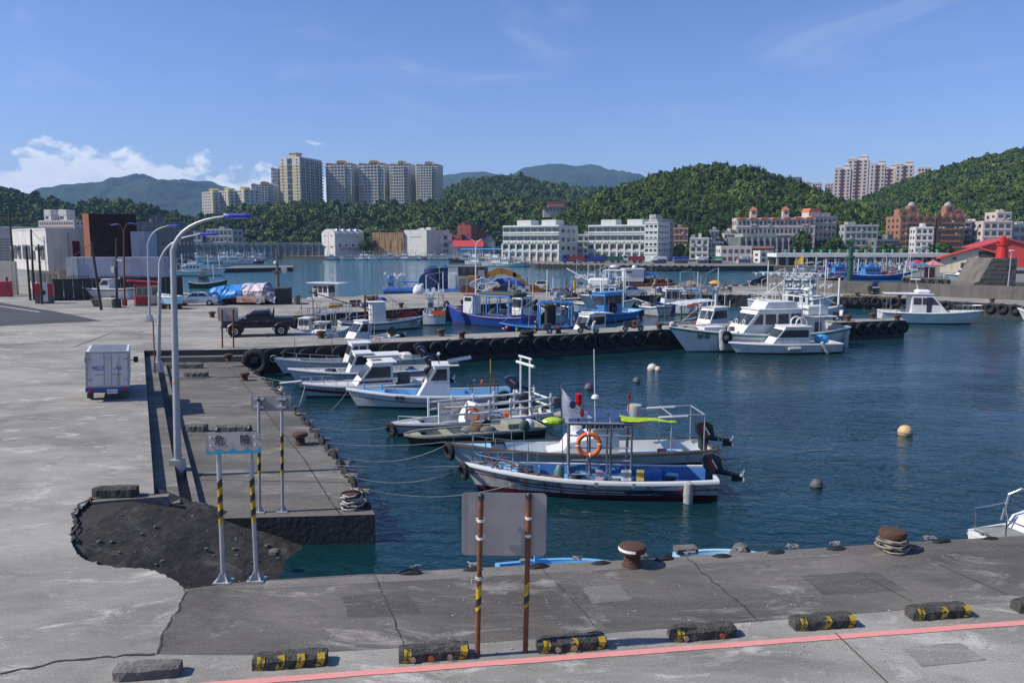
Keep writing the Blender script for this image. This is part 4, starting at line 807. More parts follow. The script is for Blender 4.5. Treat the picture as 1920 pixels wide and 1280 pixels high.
p = P(1594, 541); Y = p.y+3.2; t = thing('green_beacon', 'dark green navigation beacon column at the breakwater end', 'beacon', (At(1594, 500, Y).x, Y, -1)); z1 = At(1594, 462, Y).z+1; b = B(); b.lathe([(.42, 0), (.40, z1*.75)], n=16); b.build('column', M('beacon_green', (.015, .09, .055), (.01, .06, .04), rough=.5), t, smooth=True); mBG = MATS['beacon_green']; b = B(); b.lathe([(.62, z1*.75), (.62, z1*.8), (.3, z1*.8), (.3, z1*.95), (.4, z1*.95), (.05, z1)], n=14); b.build('lantern', mBG, t, smooth=True); b = B(); [b.tube([(.46, -.15, z1*q/14), (.46, .15, z1*q/14)], .025, 5) for q in range(11)]; b.build('rung', mBG, t)
def corner_block(name, label, px, pbase, yaw, WL, WR, z0, z1, m, cat='building'):
 """box with its near corner at pixel px, right face running yaw, left face running yaw+90"""
 p = P(px, pbase); t = thing(name, label, cat, (p.x, p.y, 0), yaw); B().bx(0, WR, 0, WL, z0, z1).build('wall', m, t); return t, p
yw = radians(48); pc = P(94, 548); zH = At(94, 431, pc.y).z; zM = At(94, 508, pc.y).z
t, p = corner_block('harbour_station', 'white two-storey harbour building with overhanging upper floor on the left', 94, 548, yw, 15, 11, zM, zH, mWHT)
b = B(); b.bx(1.6, 11, 1.0, 14, 0, zM-.01); b.build('ground_floor_wall', mCRM, t); b = B(); b.bx(-.05, 11.05, -.05, 15.05, zH, zH+.25); b.build('parapet', mWHT, t)
me = B().box((0, 0, 0), (.16, 1.15, 1.9)).mesh('window', mGLS)
for i in range(6): put('window', me, t, (0, 1.8+i*2.0 + (1.6 if i > 0 else 0), zM+(zH-zM)*.45))
for xx, w_, h_, zc, mt in [(3.6, .9, 2.5, .5, M('maroon_shutter', (.12, .012, .018), (.09, .012, .015), rough=.6)), (6.9, 1.9, 2.3, .42, mGLS), (8.9, 1.2, 1.1, .62, mBLK)]: B().box((xx, 0, zM+(zH-zM)*zc), (w_, .16, h_)).build('window', mt, t)
b = B(); zc = zM+(zH-zM)*.42
for dx in (-.98, 0, .98): b.box((6.9+dx, -.1, zc), (.10, .08, 2.4))
for dz in (-1.2, .45, 1.2): b.box((6.9, -.1, zc+dz), (2.06, .08, .10))
b.build('window_frame', mWHT, t); me = B().box((-.4, 0, 0), (.6, .9, .6)).mesh('air_conditioner', mWHT)
for yy in (2.9, 12.5): put('air_conditioner', me, t, (0, yy, zM+(zH-zM)*.55))
b = B()
for i in range(5): b.bx(1.52, 1.58, 2+i*2.3, 3.4+i*2.3, .1, zM-.6)
b.build('doorway', mGLS, t); b = B(); b.tube([(2.6, -.12, 0), (2.6, -.12, zH-.4)], .07); b.build('drain_pipe', mGRY, t)
p0 = P(120, 556); zT = At(138, 483, p0.y).z
t = thing('annexe', 'long low lilac-white annexe wall below the brown shed', 'building', (P(122, 556).x, p0.y+.8, 0), radians(6)); w = (At(305, 500, p0.y).x-At(122, 500, p0.y).x); w *= .96; B().bx(0, w, 0, 2.2, 0, zT).build('wall', mLIL, t); B().bx(-.05, 1.3, -.08, 2.22, 0, zT+.02).build('sunlit_end', mWHT, t)  # white end box paints the sunlit left end of the annexe
B().bx(3.3, w*.86, -.12, -.01, zT*.35, zT*.52).build('grimy_panel', M('grimy_concrete', (.22, .21, .21), (.10, .095, .09), scale=2, rough=.95, lo=.4, hi=.6), t); b = B()
for i in range(7): b.tube([(.2+i*.4, -.2, 1.4), (.2+i*.4, -.2, 2.5)], .03, 5)
b.tube([(.2, -.2, 2.5), (2.6, -.2, 2.5)], .03, 5); b.build('grille', mBLK, t)
p0 = P(190, 549); zb_, zt_ = At(190, 481, p0.y).z, At(190, 400, p0.y).z; yw2 = radians(40)
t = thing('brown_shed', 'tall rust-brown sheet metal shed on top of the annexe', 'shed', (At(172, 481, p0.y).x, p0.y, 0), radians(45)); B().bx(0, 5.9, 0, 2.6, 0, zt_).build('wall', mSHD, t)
B().bx(-.06, -.005, .05, 2.55, 0, zt_-.02).build('side_wall', M('rust_brown_sunlit', (.24, .085, .035), (.17, .06, .03), scale=.6, rough=.85), t); me = B().bx(-.05, .05, -.07, -.005, 0, zt_).mesh('rib', mSHD)  # left wall in a lighter brown, its sunlight put into the colour
for i in range(12): put('rib', me, t, (.25+i*.49, 0, 0))
p0 = P(250, 548); t = thing('annexe', 'plain lilac-grey upper wall right of the brown shed', 'building', (At(247, 481, p0.y+2).x, p0.y+2, 0), radians(10)); B().bx(0, 24*mpp(258, p0.y)*1.02, 0, 6, 0, At(258, 434, p0.y+2).z).build('wall', mLIL, t)
p0 = P(102, 564); p1 = P(344, 556); zt_ = At(102, 525, p0.y).z; d = p1-p0; t = thing('hoarding', 'long black panelled hoarding fencing off the boat yard', 'fence', (p0.x, p0.y, 0), atan2(d.y, d.x)); w = d.length; n_ = 14; me = B().bx(-w/n_/2+.02, w/n_/2-.02, -.04, .04, 0, zt_, bev=.015).mesh('panel', mBLK)
for i in range(n_): put('panel', me, t, (w*(i+.5)/n_, 0, 0))
B().bx(-.08, .0, 0, 6, 0, zt_).build('end_panel', mBLK, t); B().bx(-.1, w, -.1, .14, zt_+.002, zt_+.1).build('top_rail', mBLK, t)
p0 = P(-40, 560); t = thing('yard_wall', 'beige yard wall at the left edge behind the red box', 'wall', (p0.x-4, p0.y+6, 0), radians(4)); B().bx(0, At(24, 490, p0.y+6).x-p0.x+4, 0, .5, 0, At(10, 490, p0.y+6).z).build('wall', mCRM, t)
for i, (px, Y, h, k, lab) in enumerate([(1277, 288, 6.5, 3, 'round dark tree at the corner of the grey end block'), (1508, 285, 9.5, 4, 'tall grey-green tree right of the dark market hall'), (1545, 280, 5, 5, 'small bushy tree left of the canopy houses'), (1660, 275, 6, 1, 'bushy tree behind the canopy below the dark grey house'), (1690, 272, 5.5, 3, 'tree behind the canopy in front of the brown left twin'),
          (1765, 272, 6.5, 0, 'leafy tree in front of the brown right twin'), (1790, 270, 5, 5, 'small tree between the brown right twin and the red hall'), (1610, 270, 5, 3, 'low tree under the weathered grey apartment house'), (690, 424, 8, 1, 'tree in the gap between ice plant and rusty warehouse'), (578, 392, 3.2, 5, 'low bush on the quay left of the ice plant')]): tree(px, 0, Y, h, k, lab)
# ================================================================ street furniture, vehicles, people
mRUST = M('rusty_steel', (.22, .075, .03), (.09, .035, .02), scale=9, rough=.85, bump=.3, bscale=40)
mPANEL = M('sign_back', (.34, .32, .32), (.26, .25, .25), scale=2.2, rough=.55, metal=.3, streak=((.18, .17, .17), 4, .55, .75))
mBLKP = M('black_paint', (.012, .012, .014), (.03, .03, .03), scale=3, rough=.4)
mYLW = M('yellow_paint', (.52, .34, .02), (.30, .20, .04), scale=14, rough=.75, lo=.45, hi=.62)
mYWN = M('worn_yellow_paint', (.44, .30, .02), (.035, .033, .03), scale=11, rough=.9, lo=.50, hi=.60, detail=9, bump=.4)
mTYRE = M('tyre_rubber', (.008, .008, .009), (.018, .018, .018), scale=6, rough=.8, bump=.4, bscale=30)
mROPE = M('rope', (.30, .27, .22), (.18, .16, .13), scale=25, rough=.95)
mROPEW = M('pale_rope', (.50, .48, .44), (.34, .32, .29), scale=25, rough=.95)
mBOLL = M('bollard_iron', (.060, .030, .022), (.11, .048, .03), scale=6, rough=.9, bump=.5, bscale=25)
mBLOCK = M('block_concrete', (.085, .08, .07), (.035, .033, .03), scale=6, rough=.95, bump=.9, bscale=26, lo=.4, hi=.62)
mGREYC = M('curb_grey', (.17, .165, .15), (.09, .085, .08), scale=3, rough=.95, bump=.6, bscale=16)
mSILV = M('silver_paint', (.50, .51, .52), (.46, .47, .48), scale=1, rough=.25, metal=.4, coat=.8)
mNAVY = M('black_car_paint', (.006, .007, .014), (.009, .009, .016), scale=1, rough=.25, coat=.25, spec=.35)
mCHR = M('chrome', (.6, .6, .6), (.5, .5, .5), rough=.2, metal=1)
mREDL = M('tail_light', (.45, .02, .02), (.35, .015, .015), rough=.25)
mWHP = M('white_paint', (.72, .72, .70), (.62, .61, .58), scale=1.3, rough=.4)
mCARG = M('car_glass', (.012, .016, .02), (.02, .026, .03), rough=.05, spec=.8)
mBLUP = M('blue_paint', (.02, .06, .32), (.018, .05, .25), scale=2, rough=.45)
mLAMPB = M('lamp_blue', (.03, .05, .42), (.025, .04, .35), scale=2, rough=.45)
def block_(px, py, wpx, label, yellow=0, m=mBLOCK, ang=None, z=0.0, h=.20, dd=.30, refl=(), name='parking_block', group='concrete parking blocks along the red line', rough_=True):
 p = P(px, py, z); w = wpx*Dp(p)/F; rr = random.Random(px); a = ang if ang is not None else atan2(rd.y, rd.x)
 t = thing(name, label, 'parking block', (p.x, p.y+dd/2, z), a, group); b = B(); n_ = 9; secs = []
 for i in range(n_+1):
  x = -w/2+w*i/n_; j = lambda s=.012: rr.uniform(-s, s) if rough_ else 0; e = .03 if i in (0, n_) else 0
  secs.append([(x, -dd/2+e+j(), 0), (x, -dd/2+e+j(), h*.72+j()), (x, -dd*.30+j(), h-e+j()), (x, dd*.30+j(), h-e+j()), (x, dd/2-e+j(), h*.72+j()), (x, dd/2-e+j(), 0)])
 b.loft(secs, cap=True); b.build('body', m, t)
 if yellow:
  for i in range(yellow):
   x = -w*.40+w*.80*i/max(1, yellow-1); q = w*.055; y = B(); e = .016
   y.add([(x-q, -dd/2-e, .02), (x+q*.8, -dd/2-e, .03), (x+q*1.5, -dd/2-e, h*.72), (x-q*.4, -dd/2-e, h*.72), (x+q*1.3, -dd*.30-e*.5, h+e*.8), (x-q*.5, -dd*.30-e*.5, h+e*.8)], [(0, 1, 2, 3), (3, 2, 4, 5)]); y.build('yellow_stripe', mYWN, t)
 for x, mt in refl: r_ = B().lathe([(.045, 0), (.04, .02)], (x*w, -dd/2-.035, h*.35), 12, 'Y'); r_.build('reflector', mt, t)
 return t
mORG = M('orange_reflector', (.55, .13, .03), (.45, .1, .03), rough=.4); mCRF = M('cream_reflector', (.45, .38, .22), (.35, .3, .2), rough=.5)
block_(270, 1275, 118, 'bare crumbling concrete block without paint, leftmost along the red line', 0, m=mGREYC)
block_(540, 1254, 137, 'dark block with four worn yellow stripes standing alone right of the bare block', 4)
block_(812, 1240, 132, 'dark block with an orange and two cream reflectors left of the rusty posts', 2, refl=((-.30, mCRF), (-.05, mORG), (.22, mCRF)))
block_(1072, 1222, 132, 'chipped dark block with yellow patches right of the rusty posts', 3, refl=((-.22, mCRF), (.02, mCRF)))
block_(1320, 1200, 128, 'dark block with faint yellow top and one brown reflector, below the bare bollard', 1, refl=((-.3, mCRF), (.25, mORG)))
block_(1548, 1180, 122, 'dark block with yellow ends at the dark joint across the red line', 3)
block_(1766, 1161, 118, 'dark block with yellow smears along its top edge, below the roped bollard', 3)
block_(1962, 1148, 110, 'dark block with bright yellow paint cut by the right edge of the photo', 2)
block_(212, 932, 80, 'dark mossy block at the top of the broken boat ramp', 0, ang=.08, h=.26, name='kerb_block', group=None)
for px, py, w_, lab in [(338, 691, 80, 'long grey beam lying at the back of the lower quay'), (366, 707, 44, 'short grey block on the lower quay before the long beam'), (367, 810, 38, 'squat grey block left of the long block behind the danger sign'), (437, 811, 62, 'long grey block just behind the danger sign'), (396, 828, 26, 'small tilted block half hidden by the danger sign')]:
 block_(px, py, w_, lab, 0, m=mGREYC, ang=.0, z=SZ, h=.30 if w_ < 70 else .34, dd=.3, name='concrete_beam', group='loose concrete blocks on the lower quay')
def pole_px(base, top, z=0.0):
 p = P(*base, z); q = At(top[0], top[1], p.y); return p, q
def sign_posts(name, label, cat, posts, z=0.0): pass
def banded_post(t, o, p, q, r, mp, bands, mats, cap=True, name='post'):
 """a post from p to q; painted bands are slightly larger sleeves with slanted ends"""
 b = B(); b.tube([p-o, q-o], r, 12); po = b.build(name, mp, t, smooth=True); d = q-p
 for i, (a, c) in enumerate(bands):
  k = B(); n_ = 12; secs = []
  for h in (a, c):
   ring = []
   for j in range(n_): an = 2*pi*j/n_; hh = h+.9*r/d.length*cos(an); ring.append(p-o+d*hh+Vector((cos(an), sin(an), 0))*(r+.003))
   secs.append(ring)
  k.loft(secs, closed=True); k.build('painted_band', mats[i % len(mats)], po, smooth=True)
 if cap: k = B(); k.lathe([(r+.008, -.05), (r+.008, .02), (r*.5, .05)], q-o, 12); k.build('cap', mBLKP, po)
 return po
def rusty_sign():
 p1, q1 = pole_px((895, 1229), (902, 930)); p2, q2 = pole_px((985, 1222), (992, 929)); o = (p1+p2)/2; t = thing('traffic_sign', 'blank grey back of a wide sign on two rusty posts at the quay', 'sign', o)
 for p, q, s in ((p1, q1, 1), (p2, q2, 2)):
  banded_post(t, o, p, q, .042, mRUST, [(.30, .325), (.325, .375), (.375, .42), (.42, .45)], [mYLW, mBLKP, mYLW, mYLW])
 yb_ = (q1.y+q2.y)/2+.085; A = At(864, 1040, yb_); C = At(1027, 924, yb_); E = At(1022, 1041, yb_); Bq = At(868, 924, yb_); w = C.x-Bq.x; h = C.z-E.z; c = (A+C)/2-o
 b = B(); r = .06; pts = []
 for cx, cz, a0 in ((w/2-r, h/2-r, 0), (-w/2+r, h/2-r, 90), (-w/2+r, -h/2+r, 180), (w/2-r, -h/2+r, 270)):
  for k in range(4): a = radians(a0+30*k); pts.append((cx+r*cos(a), cz+r*sin(a)))
 b.prism(pts, -.006, .006); pn = b.build('panel', mPANEL, t, loc=c, rz=.0); pn.rotation_euler = (0, radians(.8), 0)
 for p, q in ((p1, q1), (p2, q2)):
  for zz in (.80, .60): k = B(); v = p.lerp(q, (zz*h+ (A.z) - 0)/(q.z) if False else ((c.z+o.z)+(zz-.72)*h*1.4)/q.z)-o; k.lathe([(.052, -.02), (.052, .02)], v, 12); k.box(v+Vector((0, .045, 0)), (.15, .03, .045)); k.build('clamp', mWHP, t)
 k = B(); v = p1.lerp(q1, .49)-o; k.torus(v, .05, .016, 'Z', 12, 5); k.torus(v+Vector((0, 0, .03)), .05, .014, 'Z', 12, 5); k.tube([v+Vector((-.03, -.05, 0)), v+Vector((-.11, -.07, .03)), v+Vector((-.12, -.06, -.05))], .012, 5); k.build('rope_knot', mROPEW, t)
rusty_sign()
def danger_sign():
 p1, q1 = pole_px((419, 1090), (408, 806)); p2, q2 = pole_px((481, 1087), (468, 803)); o = (p1+p2)/2; t = thing('warning_sign', 'danger sign with a blue wave edge on two black and yellow posts', 'sign', o)
 for p, q in ((p1, q1), (p2, q2)):
  banded_post(t, o, p, q, .045, mGALV, [(.385+.048*i, .385+.048*(i+1)) for i in range(6)], [mYLW, mBLKP, mYLW, mBLKP, mYLW, mBLKP], True)
  k = B(); k.box((p-o)+Vector((0, 0, .012)), (.34, .26, .024))
  for an in range(4): a = an*pi/2+pi/4; k.add([(p-o)+Vector((.04*cos(a), .04*sin(a), .024)), (p-o)+Vector((.17*cos(a), .13*sin(a), .024)), (p-o)+Vector((.04*cos(a), .04*sin(a), .22)), (p-o)+Vector((.04*cos(a)+.008, .04*sin(a)-.008, .024)), (p-o)+Vector((.17*cos(a)+.008, .13*sin(a)-.008, .024)), (p-o)+Vector((.04*cos(a)+.008, .04*sin(a)-.008, .22))], [(0, 1, 2), (3, 5, 4), (0, 2, 5, 3), (1, 4, 5, 2)])
  k.build('base_plate', mGALV, t)
 yb_ = q1.y-.07; A, C = At(386, 850, yb_), At(488, 810, yb_); w, h = C.x-A.x, C.z-A.z; c = (A+C)/2-o
 b = B(); r = .05; pts = []
 for cx, cz, a0 in ((w/2-r, h/2-r, 0), (-w/2+r, h/2-r, 90)):
  for k in range(4): a = radians(a0+30*k); pts.append((cx+r*cos(a), cz+r*sin(a)))
 pts += [(-w/2, -h/2), (w/2, -h/2)]; b.prism(pts, -.006, .006); pn = b.build('panel', M('sign_face', (.40, .35, .34), (.30, .28, .28), scale=2.5, rough=.5, streak=((.24, .23, .24), 5, .5, .7)), t, loc=c); pn.rotation_euler = (0, radians(-1.5), 0)
 wv = B(); n_ = 48; top = [];
 for i in range(n_+1): u = i/n_; ph = (u*4.0) % 1; top.append((-w/2+w*u, -h/2+h*(.10+.26*abs(ph-.5)**1.5*2)))
 for i in range(n_): wv.add([(top[i][0], -.010, -h/2), (top[i+1][0], -.010, -h/2), (top[i+1][0], -.010, top[i+1][1]), (top[i][0], -.010, top[i][1])], [(0, 1, 2, 3)])
 wv.build('painted_wave', M('wave_blue', (.02, .28, .42), (.03, .24, .36), rough=.5), pn, recalc=False)
 for i, ch in enumerate('危險'): lettering(ch, h*.50, mBLKP, pn, (-w*.235+i*w*.46, -.012, h*.12), (pi/2, 0, 0), 'character')
 for x in (-.40, .40):
  for z_ in (-.08, .30): k = B(); k.lathe([(.022, 0), (.016, .012)], (x*w, -.02, z_*h), 10, 'Y'); k.build('bolt', mWHP, pn)
danger_sign()
def back_sign(label, b1, t1, b2, t2, x0, x1, y0, y1, z, r, mp, bands=(), off=.06, clamps=True, plates=True):
 p1, q1 = pole_px(b1, t1, z); p2, q2 = pole_px(b2, t2, z); o = (p1+p2)/2; t = thing('traffic_sign', label, 'sign', o)
 for p, q in ((p1, q1), (p2, q2)):
  banded_post(t, o, p, q, r, mp, bands, [mYLW, mBLKP])
  if plates:
   k = B(); k.box((p-o)+Vector((0, 0, .012)), (.30, .22, .024))
   for s in (-1, 1): k.prism([(s*.03, .02), (s*.15, .02), (s*.03, .2)], -.006, .006)
   st = len(k.v)-12; k.xf(Matrix.Translation(p-o), st); k.build('base_plate', mGALV, t)
 yb_ = q1.y+off; A, C = At(x0, y1, yb_), At(x1, y0, yb_); c = (A+C)/2-o; w, h = C.x-A.x, C.z-A.z; b = B(); b.box((0, 0, 0), (w, .012, h), bev=.004); b.build('panel', mPANEL, t, loc=c)
 if clamps:
  for q in (q1, q2):
   for f in (.28, -.22): k = B(); k.box((q.x-o.x, q1.y-o.y+.02, c.z+f*h), (.26, .10, .05)); k.build('bracket', mGALV, t)
back_sign('blank grey sign back on two galvanised posts near the end of the lower quay', (487, 960), (485, 748), (530, 959), (528, 748), 471, 546, 741, 770, SZ, .040, mGALV, [(.32+.06*i, .38+.06*i) for i in range(6)])
back_sign('small grey sign back on two thin rusty posts in front of the pickup', (417, 652), (416, 582), (438, 652), (437, 582), 409, 446, 576, 602, 0, .05, mRUST, (), .08, False, False)
def lamp(label, base, knee, tip, m=mGALV, r=.10, z=0.0, basebox=True, head=mLAMPB, group='curved street lamps along the quay', hl=.75):
 p = P(*base, z); o = Vector((p.x, p.y, z)); k = At(knee[0], knee[1], p.y)-o; e = At(tip[0], tip[1], p.y)-o
 t = thing('street_lamp', label, 'street lamp', o, 0, group); pts = [Vector((0, 0, .0)), k*.5, k]; c = Vector((k.x+(e.x-k.x)*.16, 0, e.z-(e.z-k.z)*.12))
 for i in range(1, 9): u = i/8; pts.append((1-u)**2*k+2*u*(1-u)*c+u*u*e)
 b = B(); b.tube(pts, [r, r*.85, r*.72]+[r*(.70-.35*i/8) for i in range(1, 9)], 14); b.build('pole', m, t, smooth=True)
 d = (pts[-1]-pts[-2]).normalized(); an = -atan2(d.z, d.x)+.12; h = B(); h.loft([[(x, y*w_, zz) for y, zz in ((-.10, -.05), (.10, -.05), (.11, .03), (.05, .09), (-.05, .09), (-.11, .03))] for x, w_ in ((-.08, .5), (.1, .95), (hl*.8, 1.0), (hl, .6))], closed=True, cap=True); ho = h.build('lamp_head', head, t, loc=e); ho.rotation_euler = (0, an, 0)
 g = B(); g.bx(.12, hl*.8, -.08, .08, -.065, -.045); g.build('lens', mWHP, ho)
 if basebox: q = B(); q.prism([(-.23, -.02), (.23, -.02), (.16, .55), (-.16, .55)], -.2, .2); q.build('pedestal', mGREYC if r < .09 else mGALV, t)
 j = B(); j.lathe([(r*.92, 0), (r*.92, .05)], (k*.42), 14); j.build('band', mYLW if r > .08 else mGALV, t)
 return t
lamp('nearest tall curved street lamp with blue head, standing beside the lower quay', (334, 892), (324, 470), (425, 406), z=SZ, r=.115, hl=.72)
lamp('second curved street lamp just behind the nearest one, base on the ledge', (297, 697), (300, 492), (374, 440), z=-.32, r=.11, hl=.95)
lamp('third curved street lamp standing on the concrete road beside the red booth', (281, 603), (277, 460), (315, 424), r=.10, hl=.9)
def double_lamp(label, base, z0py, fork, heads, m, basebox=True):
 p = P(*base); o = Vector((p.x, p.y, 0)); t = thing('street_lamp', label, 'street lamp', o); k = At(fork[0], fork[1], p.y)-o; b = B(); b.tube([Vector((0, 0, 0)), k], [.10, .07], 10); b.build('pole', m, t, smooth=True)
 for hx, hy in heads:
  e = At(hx, hy, p.y)-o; c = Vector((k.x+(e.x-k.x)*.25, 0, e.z)); b = B(); b.tube([(1-u)**2*k+2*u*(1-u)*c+u*u*e for u in [i/8 for i in range(9)]], .05, 8); a = b.build('arm', m, t, smooth=True); s = 1 if e.x > 0 else -1
  h = B(); h.box(e+Vector((s*.35, 0, -.02)), (.8, .26, .14), bev=.04, ry=s*.12); h.build('lamp_head', mLAMPB, t)
 if basebox: B().box((0, 0, .35), (.4, .4, .7), bev=.04).build('pedestal', mRUST, t)
double_lamp('rusty double-armed street lamp left of the red booth', (234, 573), 0, (232, 440), ((221, 421), (242, 419)), mRUST)
p = P(892, 553); double_lamp('pale double-armed street lamp on the middle pier behind the dredger', (892, 553), 0, (892, 462), ((882, 449), (904, 449)), mWHP, False)
t_ = thing('street_lamp', 'pale double-armed street lamp beside the fish-market canopy at right', 'street lamp', (At(1706, 500, 200).x, 200, 0)); b = B(); b.tube([(0, 0, 0), (0, 0, Z(1706, 470, 200))], .09, 8); b.build('pole', mWHP, t_);
for s in (-1, 1): b = B(); z_ = Z(1706, 470, 200); b.tube([(0, 0, z_), (s*.4, 0, z_+.7), (s*1.6, 0, z_+1.1)], .05, 6); a = b.build('arm', mWHP, t_); b = B(); b.box((s*1.9, 0, z_+1.12), (.7, .25, .12)); b.build('lamp_head', mWHP, t_)
t_ = thing('street_lamp', 'slim grey lamp post standing against the breakwater wall near the lighthouse', 'street lamp', P(1888, 557)); p = P(1888, 557); b = B(); q = At(1897, 470, p.y)-p; b.tube([(0, 0, 0), q*.97], [.10, .06], 10); b.build('pole', mGALV, t_); b = B(); b.lathe([(.24, 0), (.12, .7)], n=8); b.build('pedestal', mWHP, t_); b = B(); b.box(q, (.5, .25, .18), bev=.04); b.build('lamp_head', mWHP, t_)
p = P(291, 700, -.32); t_ = thing('stake', 'thin rusty stake leaning beside the second street lamp', 'pole', p); b = B(); b.tube([(0, 0, 0), At(287, 603, p.y)-p], .035, 8); b.build('shaft', mRUST, t_)
mWOOD = M('weathered_wood', (.075, .062, .05), (.04, .035, .03), scale=5, rough=.95)
poles = []
for base, top, lab, r in [((190, 581), (171, 450), 'leaning dark wooden pole in front of the moored-up white boat', .15), ((219, 577), (218, 447), 'upright weathered pole with a camera, set in a black drum', .14), ((57, 563), (49, 461), 'dark pole nearest the left of the three before the white building', .14), ((64, 562), (58, 430), 'tall dark pole in the middle of the three before the white building', .14), ((79, 570), (72, 458), 'dark pole with a lamp arm, right one of the three before the white building', .14), ((29, 548), (17, 392), 'tall pole with a crossarm at the far left corner of the white building', .16)]:
 p = P(*base); q = At(*top, p.y); t_ = thing('utility_pole', lab, 'pole', p, 0, 'utility poles by the white building'); b = B(); b.tube([(0, 0, 0), q-p], [r, r*.75], 10); b.build('shaft', mWOOD, t_, smooth=True); poles.append((t_, p, q))
 if 'crossarm' in lab: b = B(); b.box((q-p)*.86, (2.6, .12, .14)); b.box((q-p)*.93, (2.2, .12, .14)); b.build('crossarm', mWOOD, t_)
 if 'lamp arm' in lab: b = B(); b.tube([(q-p)*.9, (q-p)*.94+Vector((-1.2, -.3, .3))], .03, 6); b.build('lamp_arm', mGALV, t_); b = B(); b.box((q-p)*.94+Vector((-1.3, -.3, .26)), (.5, .2, .15)); b.build('lamp_head', mGALV, t_)
 if 'camera' in lab:
  b = B(); b.lathe([(.42, 0), (.46, .5), (.42, .9)], n=14); b.build('drum', mBLKP, t_, smooth=True); b = B(); b.box((q-p)*.66+Vector((.3, 0, .2)), (.6, .2, .2), ry=.2); b.build('camera', mWHP, t_); b = B(); b.box((q-p)*.55+Vector((-.3, -.1, 0)), (.3, .3, .6)); b.build('meter_box', mWHP, t_)
def wire(label, a, c, sag, r=.025, name='overhead_wire', m=mBLKP, cat='wire', n_=14, group=None):
 b = B(); b.tube([a.lerp(c, i/n_)-Vector((0, 0, sag*4*(i/n_)*(1-i/n_))) for i in range(n_+1)], r, 4, False); return tag(b.build(name, m), label, cat, group)
wire('overhead wire sagging from the left corner pole to the leaning pole', poles[5][2]*.55+poles[5][1]*.45, poles[0][2]-Vector((0, 0, .3)), 2.0)
wire('overhead wire between the leaning pole and the pole with the camera', poles[0][2]-Vector((0, 0, .1)), poles[1][2]-Vector((0, 0, .2)), .8)
wire('overhead wire running from the middle dark pole to the white building corner', poles[3][2], Vector((pc.x+.3, pc.y-.2, zH-1.5)), .5)
def booth():
 p = P(264, 574); yw_ = radians(30); t = thing('guard_booth', 'red guard booth with big windows and an overhanging roof', 'booth', (P(255, 574).x, P(255, 574).y, 0), yw_); w, d, h = 2.5, 1.7, 2.3; mRB = M('booth_red', (.42, .018, .02), (.34, .02, .025), scale=1.5, rough=.5)
 B().bx(-.1, w+.1, -.1, d+.1, 0, .18).build('plinth', mGREYC, t); b = B(); b.bx(0, w, 0, d, .18, h); b.build('wall', mRB, t)
 b = B(); b.prism([(-.6, h+.25), (w+.1, h), (w+.1, h+.14), (-.6, h+.42)], -.2, d+.2); b.build('roof', mRB, t); mGP = M('booth_glass', (.10, .13, .11), (.16, .17, .14), scale=1.2, rough=.15)
 b = B(); b.bx(.15, 1.25, -.03, -.005, 1.05, 1.95); b.build('window', mGP, t); b = B(); b.bx(-.03, -.005, .25, d-.25, 1.05, 1.95); b.build('window', mGP, t)
 b = B(); b.bx(1.45, 2.35, -.05, -.005, .2, 2.1); dr = b.build('door', mCRM, t); b = B(); b.bx(1.6, 2.2, -.07, -.052, 1.1, 1.95); b.build('door_pane', mGP, dr)
 b = B()
 for x in (.15, .7, 1.25): b.bx(x-.03, x+.03, -.06, -.031, 1.02, 1.98)
 for z in (1.03, 1.96): b.bx(.12, 1.28, -.06, -.031, z-.03, z+.03)
 b.build('window_frame', mCRM, t)
booth()
p = P(86, 572); t_ = thing('fuel_cabinet', 'red and white pump cabinet standing beside the dark pole with the lamp arm', 'cabinet', P(84, 569)+Vector((0, 0, 0)), .5); B().bx(-.9, .9, 0, .8, .9, 2.2).build('cabinet', M('cabinet_red', (.5, .03, .05), (.42, .03, .05), rough=.5), t_); B().bx(-.35, .35, -.1, -.005, .2, 2.3).build('pump', mWHP, t_); B().bx(-.9, .9, .05, .8, 0, .9).build('plinth', mDGR, t_); B().lathe([(.28, 0), (.3, .1), (.3, .5), (.26, .6)], (-.1, -.3, 1.2), 12, 'Y').build('dial', mGLS, t_)
t_ = thing('fuel_cabinet', 'bright red box cabinet standing alone at the far left', 'cabinet', P(12, 556), .3); B().box((0, 0, .95), (1.3, .9, 1.9), bev=.05).build('cabinet', MATS['cabinet_red'], t_); B().box((.3, -.46, 1.1), (.5, .04, .8)).build('door', mRDB, t_); B().lathe([(.12, 0), (.12, .5)], (.2, 0, 1.9), 8).build('vent_pipe', mBLKP, t_)
def wheel(parent, c, r, w, rim=mCHR, side=1, name='wheel'):
 b = B(); b.lathe([(r*.55, -w/2), (r*.92, -w/2), (r, -w*.3), (r, w*.3), (r*.92, w/2), (r*.55, w/2)], (0, 0, 0), 20, 'Y', False); wo = b.build(name, mTYRE, parent, smooth=True, loc=c)
 k = B(); s = side; k.lathe([(r*.58, -w*.3*s), (r*.58, w*.28*s), (r*.5, w*.36*s), (r*.2, w*.30*s), (r*.12, w*.4*s)], (0, 0, 0), 16, 'Y'); k.build('rim', rim, wo, smooth=True); return wo
def loft_body(secs): return secs
